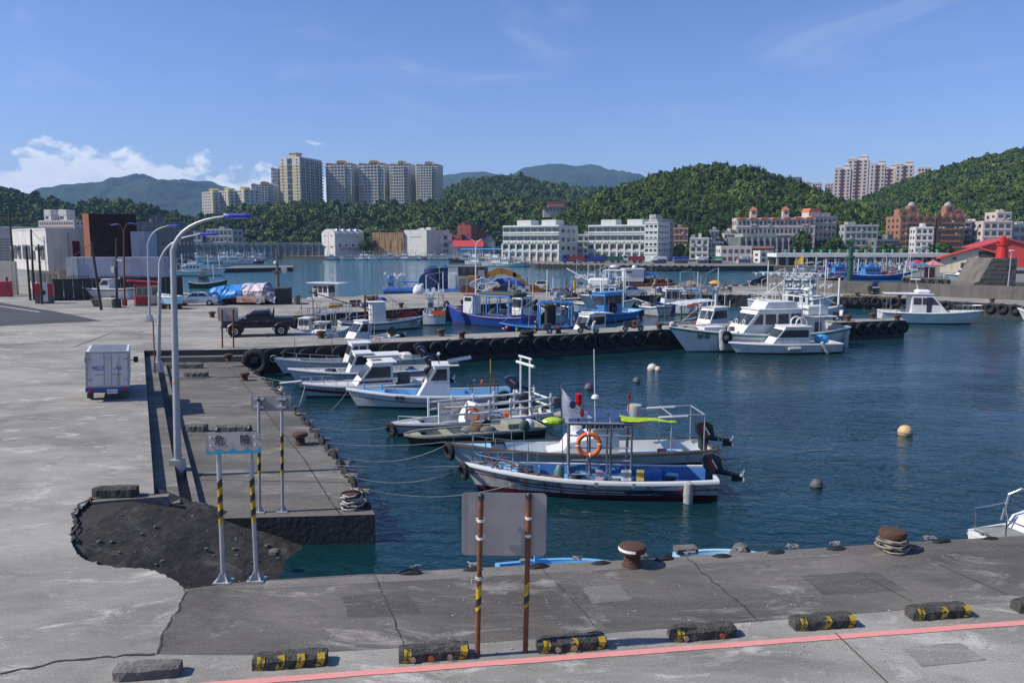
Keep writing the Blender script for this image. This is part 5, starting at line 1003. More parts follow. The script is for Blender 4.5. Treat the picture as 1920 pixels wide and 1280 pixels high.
def sedan(name, label, px_f, px_r, m, L_=4.5, W_=1.72, H_=1.42, lights=True, cat='car', group=None, hatch=False):
 """px_f, px_r: pixels of front and rear ground points of the side nearest the camera"""
 a, c = P(*px_f), P(*px_r); d = (a-c); ln = d.length; d.normalize(); o = (a+c)/2; yaw = atan2(d.y, d.x); sd_ = Vector((-d.y, d.x, 0)); sd_ = sd_ if sd_.y > 0 else -sd_; o = o+sd_*W_/2; s = L_/4.5
 t = thing(name, label, cat, (o.x, o.y, 0), yaw, group)
 prof = [(-2.2, .30), (-2.25, .62), (-2.2, .86), (-1.9, .95), (-1.45, .99), (-.9, 1.34), (-.3, 1.42), (.25, 1.38), (1.0, .98), (1.7, .90), (2.12, .74), (2.25, .52), (2.2, .28)]
 if hatch: prof = [(-2.1, .30), (-2.2, .62), (-2.15, .95), (-1.85, 1.36), (-.9, 1.5), (-.3, 1.52), (.25, 1.46), (1.0, 1.02), (1.7, .94), (2.12, .76), (2.25, .52), (2.2, .28)]
 prof = [(x*s, z*H_/1.42) for x, z in prof]; b = B(); secs = []
 for fy, sh, zz in ((-1, .90, 0), (-.96, .985, 0), (-.80, 1, 1), (0, 1, 1.02), (.80, 1, 1), (.96, .985, 0), (1, .90, 0)):
  ring = []
  for x, z in prof:
   top = max(0, z-.95*H_/1.42); y = fy*W_/2;
   if abs(fy) > .7: y = y*(1-.22*top/(.5*H_))
   cz = z if abs(fy) < .99 else .30+(z-.30)*.93
   ring.append((x*sh if abs(fy) > .99 else x, y, cz))
  secs.append(ring)
 b.loft(secs, closed=True, cap=True); body = b.build('body', m, t, smooth=True)
 g = B(); zt = 1.33*H_/1.42; zb = 1.0*H_/1.42
 for sy in (-1, 1):
  y0, y1 = sy*(W_/2*.985), sy*(W_/2*.885)
  for xa, xb, ta, tb in ((-1.30, -.32, -.85, -.32), (-.24, .80, -.24, .28)):
   g.add([(xa*s, y0, zb), (xb*s, y0, zb), (tb*s, y1+sy*.012, zt), (ta*s, y1+sy*.012, zt)], [(0, 1, 2, 3)])
 g.build('side_window', mCARG, t, recalc=False)
 pr = B(); pr.add([(1.02*s, -W_*.40, zb+.02), (1.02*s, W_*.40, zb+.02), (.33*s, W_*.33, zt+.04), (.33*s, -W_*.33, zt+.04)], [(0, 1, 2, 3)]); pr.xf(Matrix.Translation((.02, 0, .02))); pr.build('windscreen', mCARG, t, recalc=False)
 pr = B(); pr.add([(-1.47*s, -W_*.38, zb+.02), (-1.47*s, W_*.38, zb+.02), (-.94*s, W_*.33, zt+.03), (-.94*s, -W_*.33, zt+.03)], [(0, 1, 2, 3)]); pr.xf(Matrix.Translation((-.02, 0, .025))); pr.build('rear_window', mCARG, t, recalc=False)
 for sx in (-1.38, 1.38):
  for sy in (-1, 1): wheel(t, (sx*s, sy*(W_/2-.08), .32), .32, .2, mCHR, sy)
 for sy in (-1, 1):
  k = B(); k.box((2.16*s, sy*W_*.36, .66), (.14, .34, .16), bev=.03); k.build('headlight', mWHP, t); k = B(); k.box((-2.2*s, sy*W_*.36, .80), (.10, .38, .18), bev=.03); k.build('tail_light', mREDL, t); k = B(); k.box((.75*s, sy*(W_/2+.06), 1.02), (.14, .16, .12), bev=.04); k.build('wing_mirror', m, t)
 k = B(); k.bx(-2.3*s, -2.2*s, -.25, .25, .5, .64); k.bx(2.2*s, 2.28*s, -.25, .25, .38, .5); k.build('number_plate', mWHP, t); k = B()
 for x in (-.28, .78, -1.2):
  for sy in (-1, 1): k.box((x*s, sy*(W_/2-.002), .66), (.012, .012, .52))
 tag(k.build('door_seam', mBLKP, t), kind='stuff'); return t
sedan('sedan', 'silver sedan with a rear spoiler parked in front of the blue tarpaulin boat', (331, 574), (402, 573), mSILV)
sedan('sedan', 'black sedan parked under the orange excavator arm on the middle pier', (984, 553.5), (930, 553.5), mNAVY, 4.6)
sedan('sedan', 'pale silver sedan seen from its rear quarter by the yellow post on the middle pier', (1214, 557), (1163, 560), mSILV, 4.7)
sedan('sedan', 'beige car seen from behind parked beyond the dredger bucket', (1032, 541), (1022, 549.5), M('beige_paint', (.42, .38, .32), (.38, .35, .3), rough=.3, coat=.6), 4.5)
sedan('hatchback', 'small dark car with open look parked at the breakwater end of the middle pier', (1414, 535.5), (1446, 535.5), mNAVY, 3.8, hatch=True)
def pickup():
 a, c = P(422, 633), P(546, 629.5); d = a-c; d.normalize(); W_ = 1.8; sd_ = Vector((d.y, -d.x, 0)); sd_ = sd_ if sd_.y > 0 else -sd_; o = (a+c)/2+sd_*W_/2; t = thing('pickup_truck', 'dark navy lifted pickup truck with chrome wheels parked on the pier', 'pickup truck', (o.x, o.y, 0), atan2(d.y, d.x)); m = mNAVY
 b = B(); secs = []
 def sec(x, zb, zt, w, tw=None): tw = tw or w; return [(x, -w/2, zb), (x, -w/2-.03, (zb+zt)*.55), (x, -tw/2, zt), (x, tw/2, zt), (x, w/2+.03, (zb+zt)*.55), (x, w/2, zb)]
 b.loft([sec(x, zb, zt, w) for x, zb, zt, w in ((2.42, .72, 1.0, 1.55), (2.36, .66, 1.14, 1.66), (1.9, .64, 1.22, 1.74), (.95, .62, 1.28, 1.76), (.9, .62, 1.24, 1.76), (-.85, .62, 1.24, 1.76), (-.9, .64, 1.24, 1.76), (-2.4, .68, 1.24, 1.74), (-2.46, .72, 1.18, 1.70))], cap=True, closed=True); b.build('body', m, t, smooth=True)
 b = B(); b.loft([sec(x, 1.2, zt, w, tw) for x, zt, w, tw in ((1.05, 1.24, 1.7, 1.66), (.28, 1.80, 1.68, 1.38), (-.75, 1.84, 1.68, 1.38), (-1.0, 1.30, 1.7, 1.6))], cap=True, closed=True); b.build('cab', m, t, smooth=True)
 b = B()
 for s in (-1, 1):
  b.add([(.88, s*.875, 1.28), (.02, s*.875, 1.28), (.02, s*.755, 1.72), (.34, s*.755, 1.72)], [(0, 1, 2, 3)]); b.add([(-.04, s*.875, 1.28), (-.84, s*.875, 1.28), (-.70, s*.755, 1.74), (-.04, s*.755, 1.72)], [(0, 1, 2, 3)])
 b.build('side_window', mCARG, t, recalc=False); b = B(); b.add([(1.0, -.72, 1.30), (1.0, .72, 1.30), (.34, .62, 1.79), (.34, -.62, 1.79)], [(0, 1, 2, 3)]); b.xf(Matrix.Translation((.03, 0, .03))); b.build('windscreen', mCARG, t, recalc=False)
 b = B(); b.bx(-2.40, -1.0, -.80, .80, 1.24, 1.30); b.build('bed_cover', mBLKP, t)
 for x in (1.55, -1.55):
  for s in (-1, 1):
   wheel(t, (x, s*.80, .41), .41, .30, mCHR, s); k = B(); n_ = 10; ins = [(x+.52*cos(pi*i/n_), .44+.52*sin(pi*i/n_)) for i in range(n_+1)]; outs = [(x+.60*cos(pi*i/n_), .44+.60*sin(pi*i/n_)) for i in range(n_+1)]
   for i in range(n_): k.add([(ins[i][0], s*.98, ins[i][1]), (ins[i+1][0], s*.98, ins[i+1][1]), (outs[i+1][0], s*.90, outs[i+1][1]), (outs[i][0], s*.90, outs[i][1])], [(0, 1, 2, 3)])
   k.build('fender_flare', mBLKP, t, recalc=False); k = B(); k.lathe([(.48, s*.885), (.48, s*.90)], (x, 0, .45), 18, 'Y'); k.build('wheel_arch', mBLKP, t)
 for s in (-1, 1):
  k = B(); k.box((2.36, s*.62, 1.02), (.14, .34, .18), bev=.03); k.build('headlight', M('headlamp', (.55, .40, .36), (.5, .45, .42), rough=.15), t); k = B(); k.box((.82, s*1.02, 1.36), (.18, .22, .2), bev=.05); k.build('wing_mirror', mCHR, t); k = B(); k.bx(-2.48, -2.40, s*.85, s*.7, .85, 1.15); k.build('tail_light', mREDL, t)
  for x in (.1, -.66): k = B(); k.box((x, s*.925, 1.12), (.16, .03, .03)); k.build('door_handle', mCHR, t)
 k = B(); k.box((2.47, 0, .68), (.16, 1.66, .22), bev=.05); k.build('bumper', mCHR, t); k = B(); k.tube([(-1.0, -.75, 1.3), (-1.05, -.75, 1.86), (-1.05, .75, 1.86), (-1.0, .75, 1.3)], .035, 8); k.build('roll_bar', mBLKP, t); k = B(); k.box((2.42, 0, 1.0), (.08, .8, .2)); k.build('grille', mBLKP, t)
 k = B(); k.bx(1.0, -1.0, -.92, -.86, .45, .50); k.build('side_step', mBLKP, t)
pickup()
def box_truck():
 a, c = P(170, 751), P(236, 752); o = (a+c)/2; t = thing('box_truck', 'small white refrigerated box truck seen from behind, plate numbers on its doors', 'truck', (o.x, o.y, 0), radians(6)); t.rotation_euler = (0, radians(2.6), radians(25)); t.location.z = -.02; W_ = 1.60; L_ = 2.5
 z0, z1 = .62, 2.08; b = B(); b.box((0, L_/2, (z0+z1)/2), (W_, L_, z1-z0), bev=.03); bx_ = b.build('cargo_box', mWHP, t)
 for i in range(5): k = B(); k.bx(-W_/2+.12, W_/2-.12, .25+i*.45, .34+i*.45, z1, z1+.05); k.build('roof_rib', mGALV, bx_)
 mE = M('grey_trim', (.36, .37, .38), (.30, .28, .26), scale=5, rough=.6)
 k = B(); k.bx(-W_/2-.012, -W_/2+.06, -.035, .03, z0-.02, z1+.02); k.bx(W_/2-.06, W_/2+.012, -.035, .03, z0-.02, z1+.02); k.bx(-W_/2+.06, W_/2-.06, -.034, .03, z1-.05, z1+.02); k.bx(-W_/2+.06, W_/2-.06, -.034, .03, z0-.02, z0+.04); k.build('door_frame', mE, t)
 mD = M('truck_door', (.62, .61, .60), (.52, .51, .50), scale=2.5, rough=.5, streak=((.36, .30, .24), 4, .58, .75))
 for s in (-1, 1):
  x0, x1 = sorted((s*.012, s*(W_/2-.065))); k = B(); k.bx(x0, x1, -.028, .0, z0+.05, z1-.055); dr = k.build('door', mD, t)
  for zz in (.2, .8): k = B(); k.box((s*(W_/2-.12), -.04, z0+(z1-z0)*zz), (.22, .02, .05)); k.build('hinge', mE, dr)
  k = B(); k.tube([(s*.13, -.045, z0+.07), (s*.13, -.045, z1-.07)], .012, 6); k.box((s*.13, -.05, z0+.14), (.06, .04, .05)); k.box((s*.13, -.05, z1-.22), (.06, .04, .06)); k.build('lock_rod', mE, dr); k = B(); k.box((s*.32, -.032, z0+.52), (.34, .006, .02)); k.build('rust_mark', mRUST, dr)
  lettering('9823' if s < 0 else '-A6', .27, mBLUP, dr, (-.36 if s < 0 else .36, -.034, z0+.78), (pi/2, 0, 0), 'number', .82)
 k = B(); k.bx(-W_/2-.03, W_/2+.03, -.02, .10, .42, .60); k.build('tail_bar', mBLUP, t)
 for s in (-1, 1): k = B(); k.box((s*.62, -.04, .52), (.20, .04, .10), bev=.01); k.build('tail_light', mREDL, t)
 k = B(); k.box((.16, -.05, .43), (.40, .02, .18)); pl = k.build('number_plate', mWHP, t); lettering('9823-A6', .105, mBLKP, pl, (.16, -.064, .43), (pi/2, 0, 0), 'number')
 k = B(); k.bx(-.6, .6, .1, 3.4, .36, .5); k.build('chassis', mBLKP, t)
 for s in (-1, 1):
  for yy in (.75, 3.0):
   q = B(); q.lathe([(.1, -.08), (.25, -.08), (.28, -.05), (.28, .05), (.25, .08), (.1, .08)], (0, 0, 0), 18, 'X'); w_ = q.build('wheel', mTYRE, t, smooth=True, loc=(s*.66, yy, .28)); q = B(); q.lathe([(.15, -.05), (.13, .09*s if s > 0 else .09)], (0, 0, 0), 12, 'X'); q.build('rim', mGALV, w_)
  k = B(); k.bx(s*.55, s*.77, -.0, .02, .16, .40); k.build('mud_flap', mBLKP, t)
 b = B(); b.prism([(2.58, .45), (2.58, 1.72), (3.3, 1.72), (3.75, 1.1), (3.85, .45)], -.72, .72, 'YZ'); b.build('cab', mBLUP, t); k = B(); k.tube([(.72, 3.35, 1.25), (.98, 3.35, 1.3)], .02, 6); k.box((1.0, 3.35, 1.3), (.2, .08, .26), bev=.03); k.build('wing_mirror', mBLKP, t); k = B(); k.tube([(-.72, 3.35, 1.25), (-.95, 3.35, 1.3)], .02, 6); k.box((-.97, 3.35, 1.3), (.2, .08, .26), bev=.03); k.build('wing_mirror', mBLKP, t)
 k = B(); k.bx(.725, .735, 2.75, 3.35, 1.1, 1.6); k.build('side_window', mCARG, t)
box_truck()
def scooter(label, px, py, yaw, m=mBLKP, m2=None, L_=1.75, group='motor scooters parked on the piers'):
 p = P(px, py); t = thing('motor_scooter', label, 'scooter', p, yaw, group); s = L_/1.75; t.scale = (.92, .92, .92)
 for x in (-.62, .62): q = B(); q.torus((0, 0, 0), .19, .055, 'Y', 16, 6); w_ = q.build('wheel', mTYRE, t, smooth=True, loc=(x*s, 0, .24)); q = B(); q.lathe([(.13, -.03), (.13, .03)], (0, 0, 0), 10, 'Y'); q.build('rim', mGALV, w_)
 b = B(); b.loft([[(x, -w, z-h), (x, w, z-h), (x, w*.8, z+h), (x, -w*.8, z+h)] for x, w, z, h in ((-.80*s, .06, .62, .05), (-.62*s, .14, .58, .14), (-.25*s, .16, .50, .18), (-.05*s, .15, .34, .08), (.22*s, .15, .30, .05))], closed=True, cap=True); b.build('body', m, t, smooth=True)
 b = B(); b.box((-.42*s, 0, .78), (.72, .26, .10), bev=.04); b.build('seat', mBLKP, t); b = B(); b.prism([(.22, .30), (.34, .30), (.52, .86), (.40, .92)], -.17, .17); b.build('leg_shield', m2 or m, t); b = B(); b.tube([(.60, 0, .3), (.42, 0, .96)], .035, 6); b.build('fork', mGALV, t)
 b = B(); b.tube([(.36, -.32, 1.0), (.42, 0, .98), (.36, .32, 1.0)], .022, 6); b.build('handlebar', mBLKP, t); b = B(); b.box((.52, 0, .92), (.16, .22, .18), bev=.05); b.build('headlight', m2 or mGALV, t); b = B(); b.prism([(.42, .42), (.60, .46), (.84, .38), (.80, .32), (.55, .36)], -.08, .08); b.build('mudguard', m2 or m, t)
 for sy in (-1, 1): b = B(); b.tube([(.38, sy*.24, 1.0), (.36, sy*.34, 1.22)], .01, 5); b.box((.36, sy*.36, 1.25), (.03, .13, .08), bev=.01); b.build('mirror', mCHR, t)
 b = B(); b.box((-.80*s, 0, .62), (.06, .16, .08)); b.build('tail_light', mREDL, t)
scooter('black scooter with raised mirrors at the pier edge beside the big white fishing boat', 1187, 621, .05, m2=M('scooter_grey', (.06, .06, .065), (.05, .05, .055), rough=.3))
scooter('white-fronted scooter with a pale seat standing behind the white cabin boat', 1103, 624.5, .05, m2=mWHP)
scooter('black scooter in front of the blue pole-framed boat on the long pier', 1016, 625.5, 2.9)
scooter('dark scooter at the left of the pair near the outer pier end', 1556, 600.5, 2.6)
scooter('dark scooter at the right of the pair near the outer pier end', 1572, 600, .6, m2=mGALV)
scooter('scooter being ridden slowly by the man on the middle pier', 1096, 1, 0) if False else None
mSKIN = M('skin', (.42, .24, .16), (.36, .2, .13), rough=.6)
def person(label, pos, yaw, pose, shirt, trousers, hat=None):
 t = thing('person', label, 'person', pos, yaw)
 st = {'stand': dict(hip=.92, kn=[(.10, .03, .50), (-.10, .0, .50)], ft=[(.11, -.02, .06), (-.11, -.04, .06)], ch=(0, .02, 1.38), hd=(0, .04, 1.60), el=[(.26, .02, 1.12), (-.26, .04, 1.12)], ha=[(.25, .22, .98), (-.27, .20, .96)]),
  'sit': dict(hip=.42, kn=[(.14, .40, .46), (-.14, .40, .46)], ft=[(.15, .42, .06), (-.15, .42, .06)], ch=(0, .10, .86), hd=(0, .18, 1.08), el=[(.27, .22, .66), (-.27, .22, .66)], ha=[(.16, .42, .56), (-.16, .42, .56)]),
  'squat': dict(hip=.26, kn=[(.17, .34, .48), (-.17, .34, .48)], ft=[(.15, .12, .06), (-.15, .12, .06)], ch=(0, .20, .70), hd=(0, .32, .90), el=[(.26, .40, .52), (-.26, .40, .52)], ha=[(.12, .58, .36), (-.12, .58, .36)])}[pose]
 def skin(name, V, E, R, mat, sub=1, root=0):
  me = bpy.data.meshes.new(name); me.from_pydata(V, E, []); o = put(name, me, t); me.materials.append(mat); md = o.modifiers.new('s', 'SKIN'); md.use_smooth_shade = True
  for i, r in enumerate(R): me.skin_vertices[0].data[i].radius = (r, r*.9)
  me.skin_vertices[0].data[root].use_root = True; o.modifiers.new('d', 'SUBSURF').levels = sub; o.modifiers['d'].render_levels = sub; return o
 h = st['hip']; ch = Vector(st['ch']); hd = Vector(st['hd']); hip = Vector((0, 0, h)); mid = hip.lerp(ch, .5)
 V = [hip, mid, ch, ch.lerp(hd, .55), hd, hd+(hd-ch).normalized()*.12]; R = [.13, .14, .15, .055, .095, .085]; E = [(0, 1), (1, 2), (2, 3), (3, 4), (4, 5)]
 for s in (0, 1):
  sx = 1 if s == 0 else -1; i = len(V); V += [ch+Vector((sx*.18, 0, -.02)), Vector(st['el'][s]), Vector(st['ha'][s]), Vector(st['ha'][s])+(Vector(st['ha'][s])-Vector(st['el'][s])).normalized()*.09]; R += [.065, .047, .036, .026]; E += [(2, i), (i, i+1), (i+1, i+2), (i+2, i+3)]
  i = len(V); k = Vector(st['kn'][s]); f = Vector(st['ft'][s]); V += [hip+Vector((sx*.10, .0, -.05)), k, f, f+Vector((0, .15, -.03))]; R += [.095, .065, .045, .04]; E += [(0, i), (i, i+1), (i+1, i+2), (i+2, i+3)]
 skin('body', V, E, R, mSKIN)
 V2 = [hip+Vector((0, 0, .03)), mid, ch]; E2 = [(0, 1), (1, 2)]; R2 = [.155, .165, .175]
 for s in (0, 1):
  sx = 1 if s == 0 else -1; i = len(V2); V2 += [ch+Vector((sx*.19, 0, -.01)), (ch+Vector((sx*.18, 0, -.02))).lerp(Vector(st['el'][s]), .85)]; R2 += [.082, .066]; E2 += [(2, i), (i, i+1)]
 skin('shirt', V2, E2, R2, shirt); V3 = [hip]; E3 = []; R3 = [.16]
 for s in (0, 1):
  sx = 1 if s == 0 else -1; i = len(V3); k = Vector(st['kn'][s]); f = Vector(st['ft'][s]); V3 += [hip+Vector((sx*.10, 0, -.05)), k, f+Vector((0, 0, .06))]; R3 += [.11, .082, .06]; E3 += [(0, i), (i, i+1), (i+1, i+2)]
 skin('trousers', V3, E3, R3, trousers); b = B(); up = (hd-ch).normalized(); b.ball(hd+up*.10+Vector((0, -.015, 0)), .118, 12, 8, (1, 1.08, .72)); b.build('hat' if hat else 'hair', hat or mBLKP, t, smooth=True)
 if hat: b = B(); b.lathe([(.19, 0), (.12, .03)], hd+up*.08, 14); b.build('hat_brim', hat, t)
 for sx in (1, -1): b = B(); b.ball(hd+Vector((sx*.035, .088, .03)), .014, 6, 4); b.build('eye', mBLKP, t)
 b = B(); b.ball(hd+Vector((0, .102, .0)), .018, 6, 4); b.build('nose', mSKIN, t)
 return t
cW = M('white_cloth', (.65, .64, .62), (.55, .54, .52), scale=4, rough=.9); cD = M('dark_cloth', (.03, .032, .045), (.045, .045, .06), scale=4, rough=.9); cT = M('tan_cloth', (.42, .34, .27), (.36, .29, .23), scale=4, rough=.9); cP = M('pink_cloth', (.55, .36, .42), (.48, .3, .36), scale=4, rough=.9); cN = M('navy_cloth', (.03, .04, .14), (.03, .035, .1), scale=4, rough=.9); cY = M('yellow_cloth', (.55, .42, .10), (.48, .36, .09), scale=4, rough=.9)
person('person in a tan shirt and white cap sitting astride a scooter on the middle pier', P(1094, 560)+Vector((0, 0, .28)), 2.6, 'sit', cT, cW, cW) if False else None
pp = P(1226, 554.5); scooter('pale blue scooter ridden by the person in tan on the middle pier', 1226, 554.5, -1.2, M('pale_blue_paint', (.35, .48, .58), (.3, .42, .5), rough=.3), mWHP)
person('person in a tan shirt and white cap riding the pale blue scooter', pp+Vector((-.10, .26, .36)), -1.2-pi/2, 'sit', cT, cW, cW)
person('person in pink sitting on the pier edge under the yellow umbrella', P(1345, 550)+Vector((0, .2, -.02)), 2.9, 'sit', cP, cD)
person('person in navy sitting behind the yellow umbrella', P(1336, 545)+Vector((0, .3, -.02)), 2.9, 'sit', cN, cN)
p = P(1340, 547); t_ = thing('umbrella', 'open yellow umbrella shading two people on the middle pier', 'umbrella', p+Vector((.1, .5, 0))); b = B(); b.lathe([(.85, 1.15), (.6, 1.38), (.3, 1.5), (.02, 1.56)], n=8); b.build('canopy', M('umbrella_yellow', (.62, .33, .03), (.55, .28, .03), rough=.7), t_); b = B(); b.tube([(0, 0, .3), (0, 0, 1.55)], .015, 6); b.build('shaft', mGALV, t_)
person('person in dark clothes and white helmet crouching at the far pier edge', P(593, 557.5), .6, 'squat', cD, cD, cW)
person('person in white with a white hat standing among the boats by the silver sedan', P(1157, 545), .2, 'stand', cW, cP, cW)
person('person in a yellow shirt bending over a boat deck behind the white radar boat', P(1127, 541), .5, 'stand', cY, cD)
scooter('black scooter with pale mirrors parked near the people with the umbrella', 1362, 547.5, 2.7)
def bollard(label, px, py, s=1.0, z=0.0, rope=False, top=None, group='mooring bollards'):
 p = P(px, py, z); t = thing('bollard', label, 'bollard', p, random.random(), group); b = B(); b.lathe([(.21, 0), (.20, .04), (.17, .08), (.165, .25), (.19, .30)], n=20); b.build('post', mBOLL, t, smooth=True)
 b = B(); b.lathe([(.19, .27), (.27, .31), (.285, .37), (.26, .43), (.16, .465), (.03, .47)], n=20); b.build('head', mBOLL, t, smooth=True); t.scale = (s, s, s)
 if top: b = B(); b.lathe([(.288, .36), (.275, .41)], n=20, cap=False); b.v = [v for v in b.v]; b.f = [f for i, f in enumerate(b.f) if 9 <= i <= 14]; b.mi = b.mi[:len(b.f)]; b.build('paint_mark', mWHP, t, recalc=False)
 return t, p
def coil(label, p, s=1.0, seed=1, m=mROPE, h=.28, R=.24):
 rr = random.Random(seed); pts = []; n_ = 110
 for i in range(n_): a = i*.42; u = i/n_; r = R+.05*sin(i*.7)+rr.uniform(-.02, .03)+.05*(1-u); pts.append((r*cos(a), r*sin(a), .025+u*h+rr.uniform(-.012, .012)))
 pts += [(R*1.2, -.1, h*.8), (R*1.7, .1, .04), (R*2.2, -.05, .02), (R*3, .1, .02)]
 b = B(); b.tube(pts, .022*s, 5, False); return tag(b.build('rope_coil', m, loc=p), label, 'rope')
bollard('bare rusty mooring bollard with a white paint mark on the near quay edge', 1185, 1060, 1.0, top=1)
t_, p = bollard('rusty bollard wrapped in grey rope on the near quay at right', 1672, 1030, 1.0); coil('grey mooring rope wound round the bollard on the near quay at right', p, 1, 3)
bollard('short rusty bollard at the back corner of the lower quay', 459, 713, .95, SZ); bollard('rusty bollard halfway along the lower quay edge', 563, 833, 1.0, SZ); bollard('rusty bollard at the foot of the pier wall on the lower quay', 429, 676, .9, -.36)
t_, p = bollard('bollard buried under tangled ropes at the outer corner of the lower quay', 659, 951, 1.0, SZ); coil('tangle of pale mooring ropes heaped on the corner bollard of the lower quay', p, 1.0, 5, mROPEW, .42, .25)
for px, py, lab in [(602, 634, 'black bollard on the pier in front of the white cabin boat'), (398, 595, 'low dark bollard on the road left of the pickup'), (827, 630, 'rusty bollard on the long pier, first to the right of the pickup'), (866, 635, 'rusty bollard on the long pier, second to the right of the pickup'), (1047, 625, 'rusty bollard beside the black scooter and blue pole boat'), (1190, 613, 'rusty bollard behind the scooter with raised mirrors'), (1236, 618, 'bollard with a red rag at the bow of the big white fishing boat'),
     (1590, 602, 'bollard right of the two scooters near the pier end'), (1636, 597.5, 'roped bollard near the outer end of the long pier'), (1682, 601, 'last bollard at the outer corner of the long pier'), (752, 577, 'dark bollard on the middle pier behind the long brown boat'), (867, 571, 'dark bollard on the middle pier behind the blue wooden boat'), (989, 564, 'dark bollard on the middle pier above the grey workboat'), (1607, 556, 'dark bollard beside the first yellow marks along the breakwater'), (1686, 560, 'dark bollard by the stern of the white yacht'), (1860, 568, 'dark bollard by the bow of the white yacht')]: bollard(lab, px, py, 1.15)
me_t = B().torus((0, 0, 0), .38, .16, 'Y', 20, 8, .85).mesh('tyre_fender', mTYRE, True); me_t2 = B().torus((0, 0, 0), .30, .12, 'Y', 16, 7, .9).mesh('tyre_fender', mTYRE, True)
def tyre_row(line, z, step, where, end, me, zc, out=.12, jit=.06, start=.4, group=None, s=1.0, skip=None):
 pts = [P(x, y, z) for x, y in line]; n_ = 0; acc = start; rr = random.Random(len(where))
 for a, c in zip(pts, pts[1:]):
  d = c-a; ln = d.length; d.normalize(); nn = Vector((d.y, -d.x, 0)); nn = nn if nn.dot(Vector((0, 0, 0))-a) > 0 else -nn
  while acc < ln:
   q = a+d*acc; n_ += 1; acc += step*rr.uniform(.92, 1.08)
   if skip and skip(q): continue
   o = put('tyre_fender', me); o.location = (q.x+nn.x*out, q.y+nn.y*out, z-zc+rr.uniform(-jit, jit)); o.rotation_euler = (rr.uniform(-.1, .1), rr.uniform(0, 3), atan2(d.y, d.x)+rr.uniform(-.12, .12)); o.scale = (s, s*rr.uniform(.9, 1.15), s)
   tag(o, f'tyre fender {where}, {ordn(n_)} from {end}', 'tyre', group)
  acc -= ln
tyre_row([(1700, 600), (1500, 607), (1250, 617.5), (1000, 630), (800, 639), (640, 645.5), (500, 653)], 0, 1.07, 'on the near face of the long pier', 'its outer end', me_t, .58, group='tyres along the long pier')
tyre_row([(1690, 595.7), (1697, 600)], 0, 1.0, 'on the end face of the long pier', 'its far corner', me_t, .58, start=.5, group='tyres along the long pier')
tyre_row([(1575, 556), (1660, 558), (1900, 571), (1960, 574.5)], 0, 1.15, 'on the breakwater quay', 'the left', me_t, .50, group='tyres along the breakwater quay', s=1.05)
tyre_row([(1262, 552.4), (1290, 551.5), (1415, 553)], 0, 1.2, 'on the middle pier by the umbrella', 'the left', me_t, .50, group='tyres along the middle pier', s=1.05)
tyre_row([(705, 582.8), (840, 574)], 0, 2.4, 'on the middle pier behind wooden boats', 'the left', me_t, .62, group='tyres along the middle pier')
tyre_row([(700, 958), (676, 918), (640, 868), (590, 806), (540, 752), (500, 712), (470, 692)], SZ, 1.05, 'on the lower quay edge', 'its outer corner', me_t2, .20, out=.10, group='tyres along the lower quay', s=.95)
tyre_row([(1880, 1005.2), (1500, 1029), (1210, 1047), (760, 1071)], 0, 1.28, 'peeping over the near quay edge', 'the right end', me_t2, .33, out=.11, jit=.02, group='tyres along the near quay')
tyre_row([(1840, 526.5), (1690, 519.5)], 0, 1.9, 'below the red roof hall', 'the right', me_t, .5, group='tyres along the red roof quay')
t_ = put('stacked_tyre', me_t, None, P(987, 634)+Vector((0, .2, .16))); t_.rotation_euler = (pi/2, 0, 0); tag(t_, 'bottom one of two tyres stacked flat on the long pier edge', 'tyre'); t_ = put('stacked_tyre', me_t, None, P(987, 634)+Vector((.05, .2, .42))); t_.rotation_euler = (pi/2+.05, 0, 1); tag(t_, 'top one of two tyres stacked flat on the long pier edge', 'tyre')
big = B().torus((0, 0, 0), .62, .26, 'Y', 24, 9, .8).mesh('tyre_fender', mTYRE, True); o = put('tyre_fender', big, None, P(470, 664, -.2)+Vector((.4, -.35, -.45))); tag(o, 'extra large truck tyre fender in the dark corner where the lower quay meets the pier', 'tyre')
def knots(line, z, n_, where, group, m=mROPEW, seed=2, s=1.0):
 pts = [P(x, y, z) for x, y in line]; seg = [(a, c, (c-a).length) for a, c in zip(pts, pts[1:])]; T = sum(q[2] for q in seg); rr = random.Random(seed)
 for i in range(n_):
  u = T*(i+.5)/n_*1.0+rr.uniform(-.15, .15);
  for a, c, l_ in seg:
   if u <= l_ or c is seg[-1][1]: p = a.lerp(c, min(1, max(0, u/l_))); break
   u -= l_
  b = B(); q = []
  for k in range(26): q.append((rr.uniform(-.16, .16)*s, rr.uniform(-.08, .10)*s, rr.uniform(.015, .09)*s))
  b.tube(q, .013*s, 4, False); o = b.build('rope_knot', m, loc=p+Vector((0, .12, 0))); tag(o, f'knotted rope end {where}, {ordn(i+1)} from the right', 'rope', group)
knots([(1890, 1006), (1500, 1030.5), (1210, 1048.5), (725, 1074)], 0, 12, 'tied at the edge of the near quay', 'rope knots on the near quay', M('black_white_rope', (.42, .40, .40), (.05, .05, .055), scale=30, rough=.95), 4, .85)
knots([(690, 945), (640, 872), (590, 810), (540, 756), (500, 716)], SZ, 13, 'heaped at the edge of the lower quay', 'rope knots on the lower quay', mROPE, 6, 1.5)
knots([(1680, 602), (1250, 619), (800, 640.5)], 0, 15, 'tied over the long pier edge', 'rope knots on the long pier', mROPEW, 8, 1.5)
